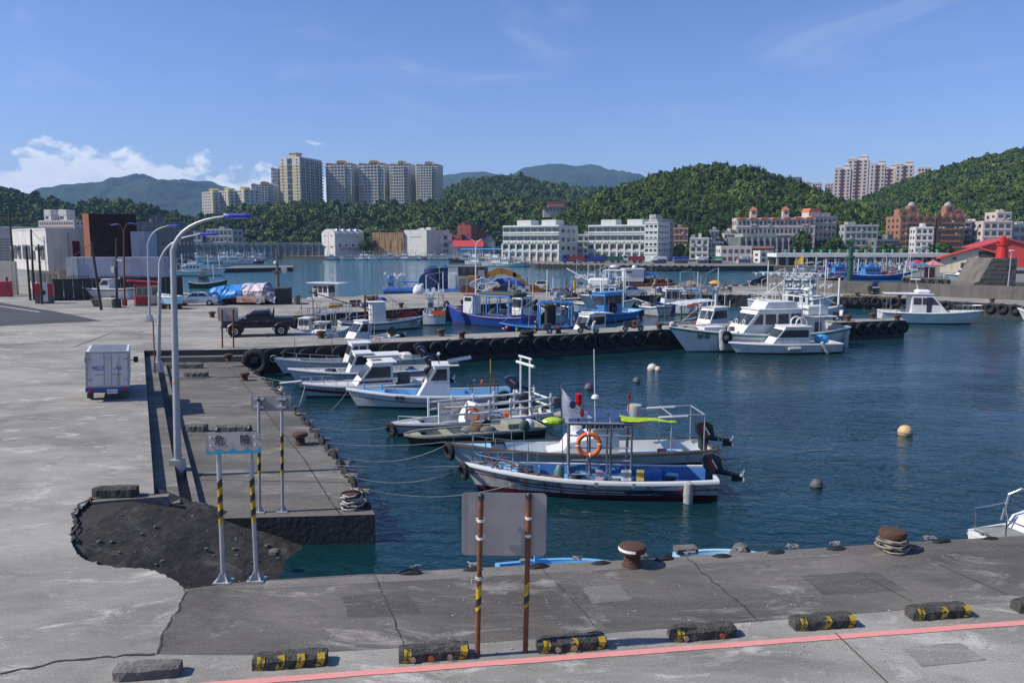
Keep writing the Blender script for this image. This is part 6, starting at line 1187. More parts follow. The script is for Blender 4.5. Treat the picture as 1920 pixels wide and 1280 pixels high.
def tarp_boat():
 a, c = P(388, 573), P(512, 570); o = (a+c)/2; w = (c-a).length; t = thing('covered_boat', 'boat hauled out under blue and white printed tarpaulins', 'boat', (o.x, o.y+1.8, 0)); hh = At(470, 531, o.y+1.8).z; rr = random.Random(4)
 b = B(); b.loft([[(x, -bw, .35), (x, -bw*1.15, hh*.40), (x, 0, .0), (x, bw*1.15, hh*.40), (x, bw, .35)][:2]+[(x, bw*1.15, hh*.40), (x, bw*.4, .1), (x, -bw*.4, .1)] for x, bw in ((-w*.42, 1.2), (0, 1.6), (w*.42, 1.3))], closed=True, cap=True); b.build('hull', M('antifoul_brown', (.13, .035, .03), (.09, .03, .025), rough=.8), t)
 def tarp(x0, x1, m, h0, h1, drop, seed, name):
  b = B(); nx_, ny_ = 22, 15; r2 = random.Random(seed); secs = []
  for i in range(nx_+1):
   u = i/nx_; x = x0+(x1-x0)*u; h = h0+(h1-h0)*u; ring = []
   for j in range(ny_+1):
    v = j/ny_*2-1; a_ = v*pi*.62; y = 1.9*sin(max(-pi/2, min(pi/2, a_)))*1.0; z = h*(.45+.55*cos(max(-pi/2, min(pi/2, a_)))) if abs(a_) < pi/2 else h*.45-(abs(a_)-pi/2)*drop
    n1 = noise.noise(Vector((x*1.1+seed, y*1.3, z*1.4)))+.5*noise.noise(Vector((x*2.7, y*2.9+seed, z*3))); ring.append((x+.12*n1, y+.16*n1*(1 if y > 0 else -1), max(.1, z+.14*n1)))
   secs.append(ring)
  b.loft(secs); b.build(name, m, t, smooth=False, recalc=False)
 tb = M('blue_tarp', (.02, .20, .55), (.03, .26, .62), scale=1.5, rough=.45); tw = M('white_tarp', (.62, .58, .58), (.52, .46, .48), scale=1.2, rough=.5); tg = M('grey_tarp', (.30, .29, .33), (.24, .23, .27), scale=1.2, rough=.6)
 tarp(-w*.52, -w*.28, tb, hh*.80, hh*.92, 2.4, 1, 'tarpaulin'); tarp(-w*.29, .02*w, tb, hh*.88, hh*.98, .5, 7, 'tarpaulin'); tarp(.0, w*.36, tw, hh*1.0, hh*1.02, .9, 3, 'printed_tarpaulin'); tarp(w*.35, w*.56, tg, hh*.98, hh*.45, .7, 9, 'tarpaulin')
 k = B(); rr = random.Random(3)
 for i in range(9): k.box((w*.10+i*.28, -2.05+.02*i, hh*.62), (.18, .02, .16), ry=rr.uniform(-.1, .1))
 tag(k.build('printed_lettering', M('print_red', (.45, .08, .12), (.3, .08, .15), rough=.5), t), kind='stuff'); k = B(); k.box((w*.18, -2.07, hh*.28), (3.0, .02, .7), bev=.008); k.build('printed_picture', M('print_orange', (.55, .14, .05), (.6, .5, .42), scale=2.2, rough=.5, lo=.4, hi=.55), t); k = B(); k.torus((w*.30, -2.12, hh*.22), .3, .04, 'Y', 16, 5); k.build('printed_ring', mWHP, t)
tarp_boat()
p = P(526, 571); t_ = thing('concrete_block', 'large dark square concrete block by the printed tarpaulin', 'concrete block', (p.x, p.y+1.2, 0), .15); s_ = 27*Dp(p)/F; zz = At(526, 540, p.y).z; B().box((0, 0, zz/2), (s_, 2.2, zz), bev=.06).build('body', M('block_dark', (.05, .047, .042), (.035, .033, .03), scale=1, rough=.95), t_)
p = P(522, 569); t_ = thing('signal_mast', 'slim concrete mast with small platforms behind the dark block', 'mast', (At(520, 500, p.y+3).x, p.y+3, 0)); zt_ = At(520, 467, p.y+3).z; b = B(); b.tube([(0, 0, 0), (0, 0, zt_)], [.22, .12], 10); b.build('column', mGREYC, t_); b = B(); b.box((.0, 0, zt_*.58), (1.1, .8, .08)); b.tube([(-.5, 0, zt_*.57), (0, 0, zt_*.50)], .06); b.tube([(.5, 0, zt_*.57), (0, 0, zt_*.50)], .06); b.build('platform', mGREYC, t_); b = B(); b.box((.75, 0, zt_*.60), (.55, .5, .7)); b.build('cage', mGALV, t_); b = B(); b.ball((-.2, 0, zt_*.74), .22); b.build('lamp', mWHP, t_)
p = P(555, 571); t_ = thing('drum', 'dark barrel standing on the pier right of the concrete block', 'barrel', p+Vector((0, .4, 0))); B().lathe([(.36, 0), (.38, .3), (.36, .32), (.38, .62), (.36, .64), (.38, .95), (.34, 1.0)], n=14).build('body', mGREYC, t_, smooth=True)
for i, (px, py) in enumerate([(1082, 549.5)]): p = P(px, py); t_ = thing('marker_post', 'bright yellow post on the edge of the middle pier', 'post', P(1077, 556)); b = B(); b.lathe([(.17, .0), (.17, 1.9), (.14, 1.95)], n=12); b.build('shaft', M('post_yellow', (.60, .32, .01), (.5, .27, .01), rough=.5), t_); b = B(); b.lathe([(.178, .55), (.178, .75)], n=12); b.build('band', mWHP, t_)
for i, px in enumerate((1300, 1318, 1340, 1358, 1378, 1397)):
 p = P(px, 536.3); t_ = thing('edge_block', f'grey kerb block on the middle pier, {ordn(i+1)} right of the sand heap', 'block', p, .1, 'kerb blocks on the middle pier'); B().box((0, 0, .16), (.95, .35, .32), bev=.03).build('body', mGREYC, t_)
for i, (px, py) in enumerate([(1600, 555.8), (1636, 557.5), (1672, 559.5), (1310, 550.5), (1283, 550.5)]):
 p = P(px, py); t_ = thing('edge_marking', f'raised kerb with yellow stripes, {ordn(i+1)} along the middle pier quay edge', 'kerb', p+Vector((0, .3, 0)), -.05, 'yellow striped kerbs'); B().box((0, 0, .10), (2.2, .22, .2), bev=.02).build('body', mGREYC, t_); ms = B().box((0, -.115, .1), (.22, .02, .2)).mesh('yellow_stripe', mYLW)
 for k in range(4): put('yellow_stripe', ms, t_, (-.8+k*.53, 0, 0))
b = B(); rr = random.Random(9); p = P(1297, 539); c_ = Vector((p.x, p.y+.8, 0)); n_ = 18; secs = []
for i in range(9):
 u = i/8; ring = []
 for j in range(n_): a = 2*pi*j/n_; r = (1-u)*2.3; ring.append((c_.x+r*1.25*cos(a)*(1+.2*noise.noise(Vector((cos(a)*2, sin(a)*2, u*3)))), c_.y+r*.7*sin(a), 1.05*u+.12*noise.noise(Vector((a*2, u*5, 1)))))
 secs.append(ring)
b.loft(secs, closed=True, cap=True); tag(b.build('sand_heap', M('sand', (.34, .22, .13), (.24, .16, .10), scale=3, rough=.98, bump=.6), recalc=True), 'low heap of tan sand and stones on the middle pier', 'heap')
p = P(1640, 552); t_ = thing('motorcycle_cart', 'black three-wheeled cart parked against the breakwater wall', 'cart', p, 0); b = B(); b.box((0, 0, .75), (1.7, 1.0, .75), bev=.12); b.build('body', mBLKP, t_); b = B(); b.prism([(-.6, 1.1), (-.45, 1.65), (.45, 1.65), (.6, 1.1)], -.4, .4); b.build('canopy', cN, t_); [wheel(t_, (x, y, .3), .3, .18) for x in (-.6, .6) for y in (-.45, .45)]; b = B(); b.box((-.1, -.52, .95), (.9, .04, .14)); b.build('front_bar', mWHP, t_)
p = P(1742, 521); t_ = thing('market_tent', 'red and blue market tent with pale legs on the quay before the red hall', 'tent', p+Vector((0, 2, 0))); b = B(); b.add([(-3.2, -1.6, 2.4), (.2, -1.6, 2.4), (.2, 1.6, 2.4), (-3.2, 1.6, 2.4), (-1.5, 0, 3.5)], [(0, 1, 4), (1, 2, 4), (2, 3, 4), (3, 0, 4)]); b.build('canopy', M('tent_blue', (.05, .20, .42), (.40, .05, .06), scale=.5, rough=.7, lo=.48, hi=.52), t_); b = B(); b.add([(.25, -1.6, 2.4), (3.2, -1.6, 2.4), (3.2, 1.6, 2.4), (.25, 1.6, 2.4), (1.7, 0, 3.4)], [(0, 1, 4), (1, 2, 4), (2, 3, 4), (3, 0, 4)]); b.build('canopy', M('tent_red', (.52, .30, .28), (.45, .10, .10), scale=.8, rough=.7), t_)
for x in (-3.1, .15, 3.1):
 for y in (-1.5, 1.5): b = B(); b.tube([(x, y, 0), (x, y, 2.4)], .05, 6); b.build('leg', mWHP, t_)
t_ = thing('kiosk', 'dark red kiosk box under the market tent', 'kiosk', p+Vector((1.2, 2.2, 0))); B().box((0, 0, 1), (1.4, 1.2, 2)).build('body', mRDB, t_); B().box((0, -.62, 1.3), (1, .06, .7)).build('window', mGLS, t_)
mats_ = [mWHP, mBLUP, mGREYC, mWOOD, mRUST, mROPE]
for i, (px, py) in enumerate([(1062, 557), (1095, 553), (1120, 556), (1142, 552), (1258, 547), (1240, 549), (700, 566), (1056, 550), (672, 575)]):
 p = P(px, py); rr = random.Random(px); t_ = thing('fish_crate', f'stack of fish crates and nets on the middle pier, {ordn(i+1)} of nine', 'crate', p, rr.random(), 'crate stacks on the middle pier')
 for k in range(4): B().box((rr.uniform(-.5, .5), rr.uniform(-.3, .3), .18+.36*(k//2)), (.7, .5, .34), rr.uniform(-.4, .4), bev=.02).build('crate', rr.choice(mats_), t_)
 B().ball((.9, .2, .2), .5, 9, 6, (1.2, 1, .7)).build('net_heap', rr.choice([mROPE, mBLUP, mBLKP]), t_)
mLB = M('lorry_blue', (.03, .06, .30), (.025, .05, .22), rough=.5); mLG = M('lorry_green', (.03, .14, .07), (.025, .1, .05), rough=.6); mLR = M('lorry_red', (.30, .04, .05), (.22, .035, .04), rough=.5)
def lorry(label, px, m, m2, L_=7.5, flip=1):
 p = P(px, 490.5); t = thing('lorry', label, 'lorry', (p.x, 262, 0), 0, 'lorries parked on the far quay'); b = B(); b.prism([(-L_/2, .8), (-L_/2, 2.5), (-L_/2+.35, 2.8), (-L_/2+1.9, 2.8), (-L_/2+1.9, .8)], -1.1, 1.1); b.build('cab', m, t); b = B(); b.bx(-L_/2+2.1, L_/2, -1.15, 1.15, .95, 2.3); b.build('load_bed', m2, t); b = B(); b.bx(-L_/2+.1, L_/2, -.9, .9, .55, .8); b.build('chassis', mBLKP, t)
 for x in (-L_/2+1, 0.6, L_/2-1.3):
  for y in (-1, 1): wheel(t, (x, y, .48), .48, .3, mGALV, y)
 b = B(); b.bx(-L_/2-.03, -L_/2+.02, -.9, .9, 1.8, 2.4); b.bx(-L_/2+.5, -L_/2+1.5, -1.14, -1.08, 1.8, 2.45); b.build('windscreen', mCARG, t)
for px, m, m2, lab in [(1066, mLB, mLR, 'dark blue and red lorry parked before the stair block on the far quay'), (1102, mLB, mLB, 'blue tipper lorry parked before the white link block'), (1132, mLG, mLG, 'green tipper lorry parked before the right fishery building'), (1170, mWHP, mLR, 'white lorry with red load parked before the right fishery building')]: lorry(lab, px, m, m2)
for i, (px, m, lab) in enumerate([(1236, mWHP, 'white van by the foot of the tall end block on the far quay'), (1276, mBLUP, 'blue tarpaulin stall on the far quay under the round dark tree'), (1320, mWHP, 'grey-white stall of stacked goods left of the harbour office'), (1340, M('green_tarp', (.04, .35, .14), (.03, .28, .1), rough=.6), 'bright green awning stall beside the white harbour office')]):
 t_ = thing('market_stall', lab, 'stall', (At(px, 480, 258).x, 258, 0), .0); b = B(); b.prism([(-2.6, 1.5), (2.6, 1.5), (2.0, 2.3), (-2.0, 2.3)], -1.2, 1.2); b.build('awning', m, t_); b = B(); b.bx(-2.3, 2.3, -.9, 1, 0, 1.1); b.build('counter', mDGR, t_); me = B().bx(-.06, .06, -.06, .06, 0, 1.5).mesh('leg', mGALV)
 for x in (-2.4, 2.4):
  for y in (-1.1, 1.1): put('leg', me, t_, (x, y, 0))
tyre_row([(1010, 495), (1150, 498.2), (1335, 499.2)], 0, 2.1, 'on the far fishery quay', 'the trawler bows', me_t, .55, group='tyres along the far quay', s=1.5)
# ================================================================ boats
mHW = M('hull_white', (.68, .69, .68), (.56, .57, .55), scale=1.1, rough=.35, streak=((.40, .36, .30), 3.0, .62, .85))
mHR = M('hull_rusty', (.62, .62, .58), (.50, .49, .45), scale=1.1, rough=.45, streak=((.36, .19, .07), 4.0, .50, .66))
mHG = M('hull_grey', (.44, .46, .47), (.34, .36, .36), scale=1.2, rough=.5, streak=((.22, .20, .17), 3, .55, .8))
mHB = M('hull_blue', (.022, .085, .40), (.02, .06, .28), scale=1.1, rough=.45, streak=((.02, .03, .12), 3, .55, .8))
mHC = M('hull_cyan', (.07, .28, .62), (.05, .22, .52), scale=1.1, rough=.45)
mHT = M('hull_teal', (.42, .56, .54), (.33, .45, .43), scale=1.1, rough=.45)
mHGN = M('hull_dark_green', (.035, .05, .038), (.055, .06, .045), scale=1.6, rough=.7)
mDKW = M('deck_white', (.60, .60, .57), (.44, .43, .40), scale=1.8, rough=.6)
mDKB = M('deck_blue', (.16, .42, .68), (.12, .34, .58), scale=1.6, rough=.55)
mDKL = M('deck_pale_blue', (.38, .60, .74), (.30, .50, .64), scale=1.8, rough=.6)
mDKD = M('deck_deep_blue', (.025, .13, .42), (.10, .22, .36), scale=1.6, rough=.55)
mDKO = M('deck_olive', (.30, .31, .24), (.20, .20, .15), scale=2.2, rough=.8)
mDKG = M('deck_grey', (.26, .26, .25), (.16, .155, .15), scale=2, rough=.8)
mAFR = M('antifoul_red', (.14, .018, .028), (.09, .016, .02), scale=2, rough=.6); mAFB = M('antifoul_black', (.015, .018, .018), (.03, .035, .03), scale=2, rough=.6); mAFG = M('antifoul_green', (.03, .11, .10), (.03, .07, .06), scale=2, rough=.6)
mSTR = M('stripe_red', (.34, .02, .03), (.28, .02, .03), scale=3, rough=.4); mSTB = M('stripe_navy', (.02, .035, .11), (.02, .03, .09), scale=3, rough=.4); mSTG = M('stripe_green', (.02, .24, .16), (.02, .2, .13), scale=3, rough=.4); mSTM = M('stripe_maroon', (.16, .02, .03), (.13, .02, .03), scale=3, rough=.4)
mWOODB = M('boat_wood', (.16, .085, .045), (.10, .055, .03), scale=4, rough=.85); mSTN = M('stainless', (.52, .53, .55), (.42, .43, .45), scale=3, rough=.25, metal=.9); mGRP = M('gunwale_rubber', (.10, .08, .065), (.05, .045, .04), scale=4, rough=.8)
mORB = M('life_ring_orange', (.62, .12, .02), (.55, .11, .025), scale=2, rough=.6); mSOL = M('solar_cell', (.02, .03, .08), (.03, .045, .11), scale=8, rough=.15); mTRN = M('turquoise_plastic', (.03, .20, .42), (.03, .16, .36), scale=2, rough=.5)
class Hull:
 def __init__(s, t, L_, Bm, fb, bowr, sternr=.1, rake=.7, hull=mHW, bottom=mAFB, stripe=None, rail=mHW, inner=mDKB, deck=mDKB, dz=.28, fore=.22, foremat=None, tr=.78, p=2.0, boot=.10, sw=.10, soff=.16, aft=0.0, n=18, gw=.10, scale_text=True):
  s.t, s.L, s.B, s.fb, s.bowr, s.sternr, s.rake, s.tr, s.p = t, L_, Bm, fb, bowr, sternr, rake, tr, p; s.dz = dz
  us = [i/n for i in range(n+1)]; lv = [-.45, boot, None, None, None]
  def pt(u, z, side, inset=0.0):
   g = s.gz(u); h = max(0, min(1, (z+.45)/(g+.45))); bw = s.bw(u)*(.52+.48*h**.75)-inset; bw = max(0.004, bw)
   if u > .55: bw = bw*(1-.28*((u-.55)/.45)*(1-h))
   return Vector((s.x(u, h), side*bw, z))
  s.pt = pt; parts = [('hull_bottom', bottom, lambda u: -.45, lambda u: boot), ('hull', hull, lambda u: boot, lambda u: s.gz(u)-soff-sw if stripe else s.gz(u)-.07)]
  if stripe: parts += [('painted_stripe', stripe, lambda u: s.gz(u)-soff-sw, lambda u: s.gz(u)-soff), ('top_strake', hull, lambda u: s.gz(u)-soff, lambda u: s.gz(u)-.07)]
  for nm, m, z0, z1 in parts:
   b = B(); k = 4 if nm == 'hull' else 1
   for sd_ in (-1, 1):
    b.loft([[pt(u, z0(u)+(z1(u)-z0(u))*q/k, sd_) for q in range(k+1)] for u in us])
   a0, a1 = z0(0), z1(0); L0, L1 = pt(0, a0, -1), pt(0, a1, -1); R0, R1 = pt(0, a0, 1), pt(0, a1, 1); b.add([L0, R0, R1, L1], [(0, 1, 2, 3)])
   b.build(nm, m, t, smooth=True)
  b = B()
  for sd_ in (-1, 1):
   secs = []
   for u in us:
    g = s.gz(u); o_ = pt(u, g, sd_); i_ = pt(u, g, sd_, gw); q = Vector((0, sd_*.025, 0)); secs.append([o_+q+Vector((0, 0, -.08)), o_+q, o_+Vector((0, 0, .03)), i_+Vector((0, 0, .03)), i_+Vector((0, 0, -.08))])
   b.loft(secs, closed=True)
  g = s.gz(0); b.box((s.x(0)+.04, 0, g-.02), (.10, s.bw(0)*2-.1, .10)); b.build('gunwale', rail, t, smooth=True)
  ui = [u for u in us if u <= 1-fore+.03]; b = B()
  for sd_ in (-1, 1): b.loft([[pt(u, s.gz(u)-.01, sd_, gw), pt(u, max(.12, s.gz(u)-dz), sd_, gw+.02)] for u in ui])
  b.loft([[pt(0, g-.02, -1, gw)+Vector((.09, 0, 0)), pt(0, g-dz, -1, gw)+Vector((.09, 0, 0))], [pt(0, g-.02, 1, gw)+Vector((.09, 0, 0)), pt(0, g-dz, 1, gw)+Vector((.09, 0, 0))]]); b.build('inner_side', inner, t)
  b = B(); b.loft([[pt(u, max(.12, s.gz(u)-dz), -1, gw), pt(u, max(.12, s.gz(u)-dz), 1, gw)] for u in ui]); b.build('deck', deck, t)
  if fore:
   uf = [u for u in us if u >= 1-fore-.001]; b = B(); b.loft([[pt(u, s.gz(u)-.03, -1, gw*.6), pt(u, s.gz(u)+.02, 1, gw*.6)*.5+pt(u, s.gz(u)+.02, -1, gw*.6)*.5, pt(u, s.gz(u)-.03, 1, gw*.6)] for u in uf]); u0 = uf[0]; b.add([pt(u0, s.gz(u0)-.03, -1, gw), pt(u0, s.gz(u0)-.03, 1, gw), pt(u0, s.gz(u0)-dz, 1, gw), pt(u0, s.gz(u0)-dz, -1, gw)], [(0, 1, 2, 3)]); b.build('foredeck', foremat or deck, t)
  if aft:
   uf = [0, aft*.5, aft]; b = B(); b.loft([[pt(u, s.gz(u)-.03, -1, gw*.6), pt(u, s.gz(u)-.03, 1, gw*.6)] for u in uf]); u0 = aft; b.add([pt(u0, s.gz(u0)-.03, -1, gw), pt(u0, s.gz(u0)-.03, 1, gw), pt(u0, s.gz(u0)-dz, 1, gw), pt(u0, s.gz(u0)-dz, -1, gw)], [(0, 1, 2, 3)]); b.build('aft_deck', foremat or deck, t)
 def gz(s, u): return s.fb+(s.sternr*(1-u/.3)**2 if u < .3 else 0)+(s.bowr*((u-.35)/.65)**2 if u > .35 else 0)
 def bw(s, u): return s.B/2*((s.tr+(1-s.tr)*sin(min(1, u/.4)*pi/2)) if u < .4 else max(.012, 1-((u-.4)/.6)**s.p))
 def x(s, u, h=1.0): return -s.L/2+s.L*u-(s.rake*(1-h)*max(0, (u-.45)/.55)**1.3)
 def side(s, u, z, sd_=-1): return s.pt(u, z, sd_)
def moor(name, label, bow, hb, stern, hs, group=None, cat='boat', dx=0):
 a, c = P(bow[0], bow[1], WZ+hb), P(stern[0], stern[1], WZ+hs); d = a-c; d.z = 0; o = (a+c)/2; t = thing(name, label, cat, (o.x, o.y, WZ), atan2(d.y, d.x), group); t.scale.y = -1 if d.x < 0 else 1; return t, d.length
def cabin(t, x0, x1, w, z0, z1, slope=.6, roof=.25, m=mWHP, nwin=2, wz=(.45, .88), aft=True, roofm=None, overhang=.15, back=.0, front=True, wname='wheelhouse', tumble=.06, glass=None, wx0=.08, gap=.12):
 """wheelhouse: x0 aft, x1 forward foot; the front leans back by slope"""
 glass = glass or mGLS; h = z1-z0; prof = [(x0, z0), (x1, z0), (x1-slope*.45, z0+h*.45), (x1-slope, z1), (x0-back, z1)]; b = B(); n_ = len(prof)
 vs = []
 for sd_ in (-1, 1):
  for x, z in prof: vs.append((x, sd_*(w/2-tumble*(z-z0)/h), z))
 fs = [tuple(range(n_)), tuple(range(2*n_-1, n_-1, -1))]+[(i, (i+1) % n_, (i+1) % n_+n_, i+n_) for i in range(n_)]; b.add(vs, fs); cb = b.build(wname, m, t)
 b = B(); b.box(((x0-back+x1-slope)/2-roof*.3, 0, z1+.035), (x1-slope-x0+back+roof+overhang, w-2*tumble+overhang*1.2, .07), bev=.03); b.build('roof', roofm or m, cb)
 zl, zh = z0+h*wz[0], z0+h*wz[1]; xe = lambda z: (x1-slope*(z-z0)/h); xa = x0+.10
 for sd_ in (-1, 1):
  yl, yh = sd_*(w/2-tumble*wz[0]+.012), sd_*(w/2-tumble*wz[1]+.012); tot = xe(zl)-wx0-xa
  for i in range(nwin):
   a, c = xa+tot*i/nwin+.03, xa+tot*(i+1)/nwin-gap*.5; ch = min(c, c-(xe(zl)-xe(zh)) if i == nwin-1 else c); b = B(); b.add([(a, yl, zl), (c, yl, zl), (ch, yh, zh), (a, yh, zh), (a, yl-sd_*.03, zl), (c, yl-sd_*.03, zl), (ch, yh-sd_*.03, zh), (a, yh-sd_*.03, zh)], [(0, 1, 2, 3), (0, 4, 5, 1), (1, 5, 6, 2), (2, 6, 7, 3), (3, 7, 4, 0)]); b.build('window', glass, cb)
 if front:
  for sd_ in (-1, 1):
   y0, y1 = sorted((sd_*.03, sd_*(w/2-.10))); e = .015; b = B(); b.add([(xe(zl)+e+.02, y0, zl), (xe(zl)+e+.02, y1, zl), (xe(zh)+e+.02, y1, zh), (xe(zh)+e+.02, y0, zh)], [(0, 1, 2, 3)]); b.build('windscreen', glass, cb, recalc=False)
 return cb
def outboard(t, x, y, z, s=1.0, m=mBLKP, tilt=.55, stripe=mSTR):
 b = B(); b.loft([[(xx, -w, zz), (xx, w, zz), (xx+tx, w*.8, zz+hh), (xx+tx, -w*.8, zz+hh)] for xx, w, zz, hh, tx in ((.30, .15, .30, .42, .0), (.18, .22, .12, .72, .03), (-.15, .23, .05, .78, .0), (-.42, .17, .06, .55, .0))], closed=True, cap=True)
 b.xf(Matrix.Rotation(tilt, 4, 'Y')).xf(Matrix.Scale(s, 4)).xf(Matrix.Translation((x-.1, y, z+.05))); e = b.build('outboard_motor', m, t, smooth=True)
 b = B(); b.tube([(x-.15, y, z+.15), (x-.75*s, y, z+.05), (x-1.25*s, y, z-.02)], [.14*s, .10*s, .06*s], 8); b.box((x-1.15*s, y, z-.08), (.5*s, .05, .34*s)); b.box((x-.05, y, z-.1), (.28, .34, .4)); b.build('motor_leg', m, e); b = B(); b.lathe([(.05, -.12), (.08, 0), (.03, .14)], (x-1.3*s, y, z-.02), 8, 'X')
 for k in range(3): a = k*2.1; b.box((x-1.36*s, y+.13*cos(a), z-.02+.13*sin(a)), (.03, .16, .10), rx=a)
 b.build('propeller', mGALV, e)
 if stripe:
  for sd_ in (-1, 1): b = B(); b.box((0, sd_*.232, .42), (.09, .015, .5), ry=.35); b.xf(Matrix.Rotation(tilt, 4, 'Y')).xf(Matrix.Scale(s, 4)).xf(Matrix.Translation((x-.1, y, z+.05))); b.build('emblem_stripe', stripe, e); b = B(); b.box((-.12, sd_*.232, .42), (.06, .015, .42), ry=.35); b.xf(Matrix.Rotation(tilt, 4, 'Y')).xf(Matrix.Scale(s, 4)).xf(Matrix.Translation((x-.1, y, z+.05))); b.build('emblem_stripe', mWHP, e)
 return e
def rail(t, pts, h, r=.018, m=None, mid=True, every=1, name='railing'):
 m = m or mSTN; b = B(); top = [Vector(p)+Vector((0, 0, h)) for p in pts]; b.tube([pts[0]]+top+[pts[-1]], r, 6)
 if mid: b.tube([Vector(p)+Vector((0, 0, h*.5)) for p in pts], r*.8, 5)
 rl = b.build(name, m, t);
 for p in pts[1:-1:every]: b = B(); b.tube([p, Vector(p)+Vector((0, 0, h))], r, 5); b.build('stanchion', m, rl)
 return rl
def pole(t, a, c, r=.025, m=None, name='pole', n_=6): b = B(); b.tube([a, c], r, n_); return b.build(name, m or mSTN, t)
def frame(t, x0, x1, w, z0, z1, r=.025, m=None, roof=None, name='canopy_frame', nx_=2, zt=None, top=True):
 m = m or mSTN; b = B(); xs = [x0+(x1-x0)*i/(nx_-1) for i in range(nx_)]; zt = zt or z1
 for sd_ in (-1, 1):
  for x in xs: b.tube([(x, sd_*w/2, z0), (x, sd_*w/2, z1)], r, 6)
  b.tube([(x0, sd_*w/2, z1), (x1, sd_*w/2, z1)], r, 6)
 for x in xs: b.tube([(x, -w/2, z1), (x, w/2, z1)], r, 6)
 f = tag(b.build(name, m, t))
 if roof: k = B(); k.box(((x0+x1)/2, 0, z1+.05), (x1-x0+.2, w+.2, .05), bev=.02); k.build('canopy', roof, f)
 return f
def fender(t, p, kind='tyre', r=.28, rot=(0, 0, 0)):
 if kind == 'tyre': b = B(); b.torus((0, 0, 0), r, r*.38, 'Y', 18, 7); o = b.build('tyre_bumper', mTYRE, t, smooth=True, loc=p)
 else: b = B(); b.lathe([(.03, -.55), (.13, -.48), (.16, -.3), (.14, -.08), (.16, .1), (.14, .3), (.13, .45), (.04, .52)], n=12); o = b.build('foam_fender', M('foam_white', (.55, .54, .52), (.34, .33, .31), scale=12, rough=.95, bump=.8), t, smooth=True, loc=p)
 o.rotation_euler = rot; return o
def lifering(t, p, R=.36, rot=(0, 0, 0)):
 b = B(); b.torus((0, 0, 0), R, R*.21, 'Y', 28, 9); o = b.build('life_ring', mORB, t, smooth=True, loc=p); o.rotation_euler = rot
 for k in range(4): a = k*pi/2; q = B(); q.torus((0, 0, 0), R*.225, R*.03, 'X', 12, 4, 2.2); q_ = q.build('ring_band', mWHP, o, loc=(R*cos(a), 0, R*sin(a))); q_.rotation_euler = (0, -a+pi/2, 0)
 return o
def name_on(t, H, txt, u, z, size, m=None, sd_=-1, sx=1.0):
 p0, p1 = H.pt(u-.03, z, sd_), H.pt(u+.03, z, sd_); pu = H.pt(u, z+.12, sd_); pl = H.pt(u, z-.12, sd_); ex = (p0-p1).normalized() if t.scale.y < 0 else (p1-p0).normalized()
 ez = (pu-pl); ez = (ez-ex*ez.dot(ex)).normalized(); ey = ez.cross(ex); nrm = ex.cross(ez)*(-1 if t.scale.y < 0 else 1); p = H.pt(u, z, sd_)+nrm*(.015+size*.12)
 me = text_mesh(txt, size, .004); me.materials.clear(); me.materials.append(m or mBLKP); o = put('lettering', me, t); Rm = Matrix((ex, ez, nrm)).transposed().to_4x4(); o.matrix_local = Matrix.Translation(p) @ Rm; o.scale = (sx, 1, 1); return o
def bits(t, x0, x1, w, z, n_, seed, mats=None, s=1.0, name=None):
 """deck gear: buckets, crates, heaped nets, cans"""
 rr = random.Random(seed); mats = mats or [mWHP, mDKB, mGREYC, mWOODB, mORB, mBLKP]
 for i in range(n_):
  x, y = rr.uniform(x0, x1), rr.uniform(-w/2, w/2); k = rr.random(); m = rr.choice(mats); b = B()
  if k < .35: b.lathe([(.14*s, 0), (.18*s, .3*s), (.17*s, .3*s)], (x, y, z), 10); b.build('bucket', m, t, smooth=True)
  elif k < .75: b.box((x, y, z+.14*s), (rr.uniform(.3, .6)*s, rr.uniform(.25, .4)*s, .28*s), rr.random()*.5, bev=.02); b.build('crate', m, t)
  else: b.ball((x, y, z+.1*s), .28*s, 9, 6, (1.3, 1, .55)); b.build('net_heap', m, t, smooth=True)
t, L_ = moor('fishing_boat', 'nearest open boat with blue inside, rust-streaked white hull and red lower edge', (867, 872), .80, (1338, 893), .55)
H = Hull(t, L_, 2.05, .60, .30, .06, .8, mHR, mAFR, mSTR, mWHP, mDKD, mDKD, .42, .26, mDKL, .84, 2.1, .17, .05, .26)
b = B(); nseg = 24
for sd_ in (-1, 1):
 b.loft([[H.pt(u, H.gz(u)-.40, sd_)+Vector((0, sd_*.006, 0)), H.pt(u, H.gz(u)-.36, sd_)+Vector((0, sd_*.006, 0))] for u in [.28+.5*i/nseg for i in range(nseg+1)]])
b.build('painted_stripe', mSTB, t, recalc=False)
for nm, m, f0, f1 in (('swoosh', mSTR, .0, 1.0), ('swoosh', mSTB, .08, .52)):
 b = B()
 for sd_ in (-1, 1):
  secs = []
  for i in range(17):
   q = i/16; u = .36-.26*q; zc0, zc1 = H.gz(u)-.32-.20*q*q*(1-.0), H.gz(u)-.26+.01*q-.05*q**4
   z0_, z1_ = zc0, zc1
   if m is mSTB: z0_, z1_ = zc0-.04, zc0+.10*sin(q*pi)+.01
   secs.append([H.pt(u, max(.11, z0_), sd_)+Vector((0, sd_*(.008 if m is mSTR else .012), 0)), H.pt(u, max(.13, z1_), sd_)+Vector((0, sd_*(.008 if m is mSTR else .012), 0))])
  b.loft(secs)
 b.build(nm, m, t, recalc=False)
name_on(t, H, '台明光', .80, H.gz(.8)-.19, .155); name_on(t, H, 'CTS-8737', .665, H.gz(.66)-.19, .17, sx=1.1)
outboard(t, -L_/2+.15, 0, .62, .8, tilt=.2)
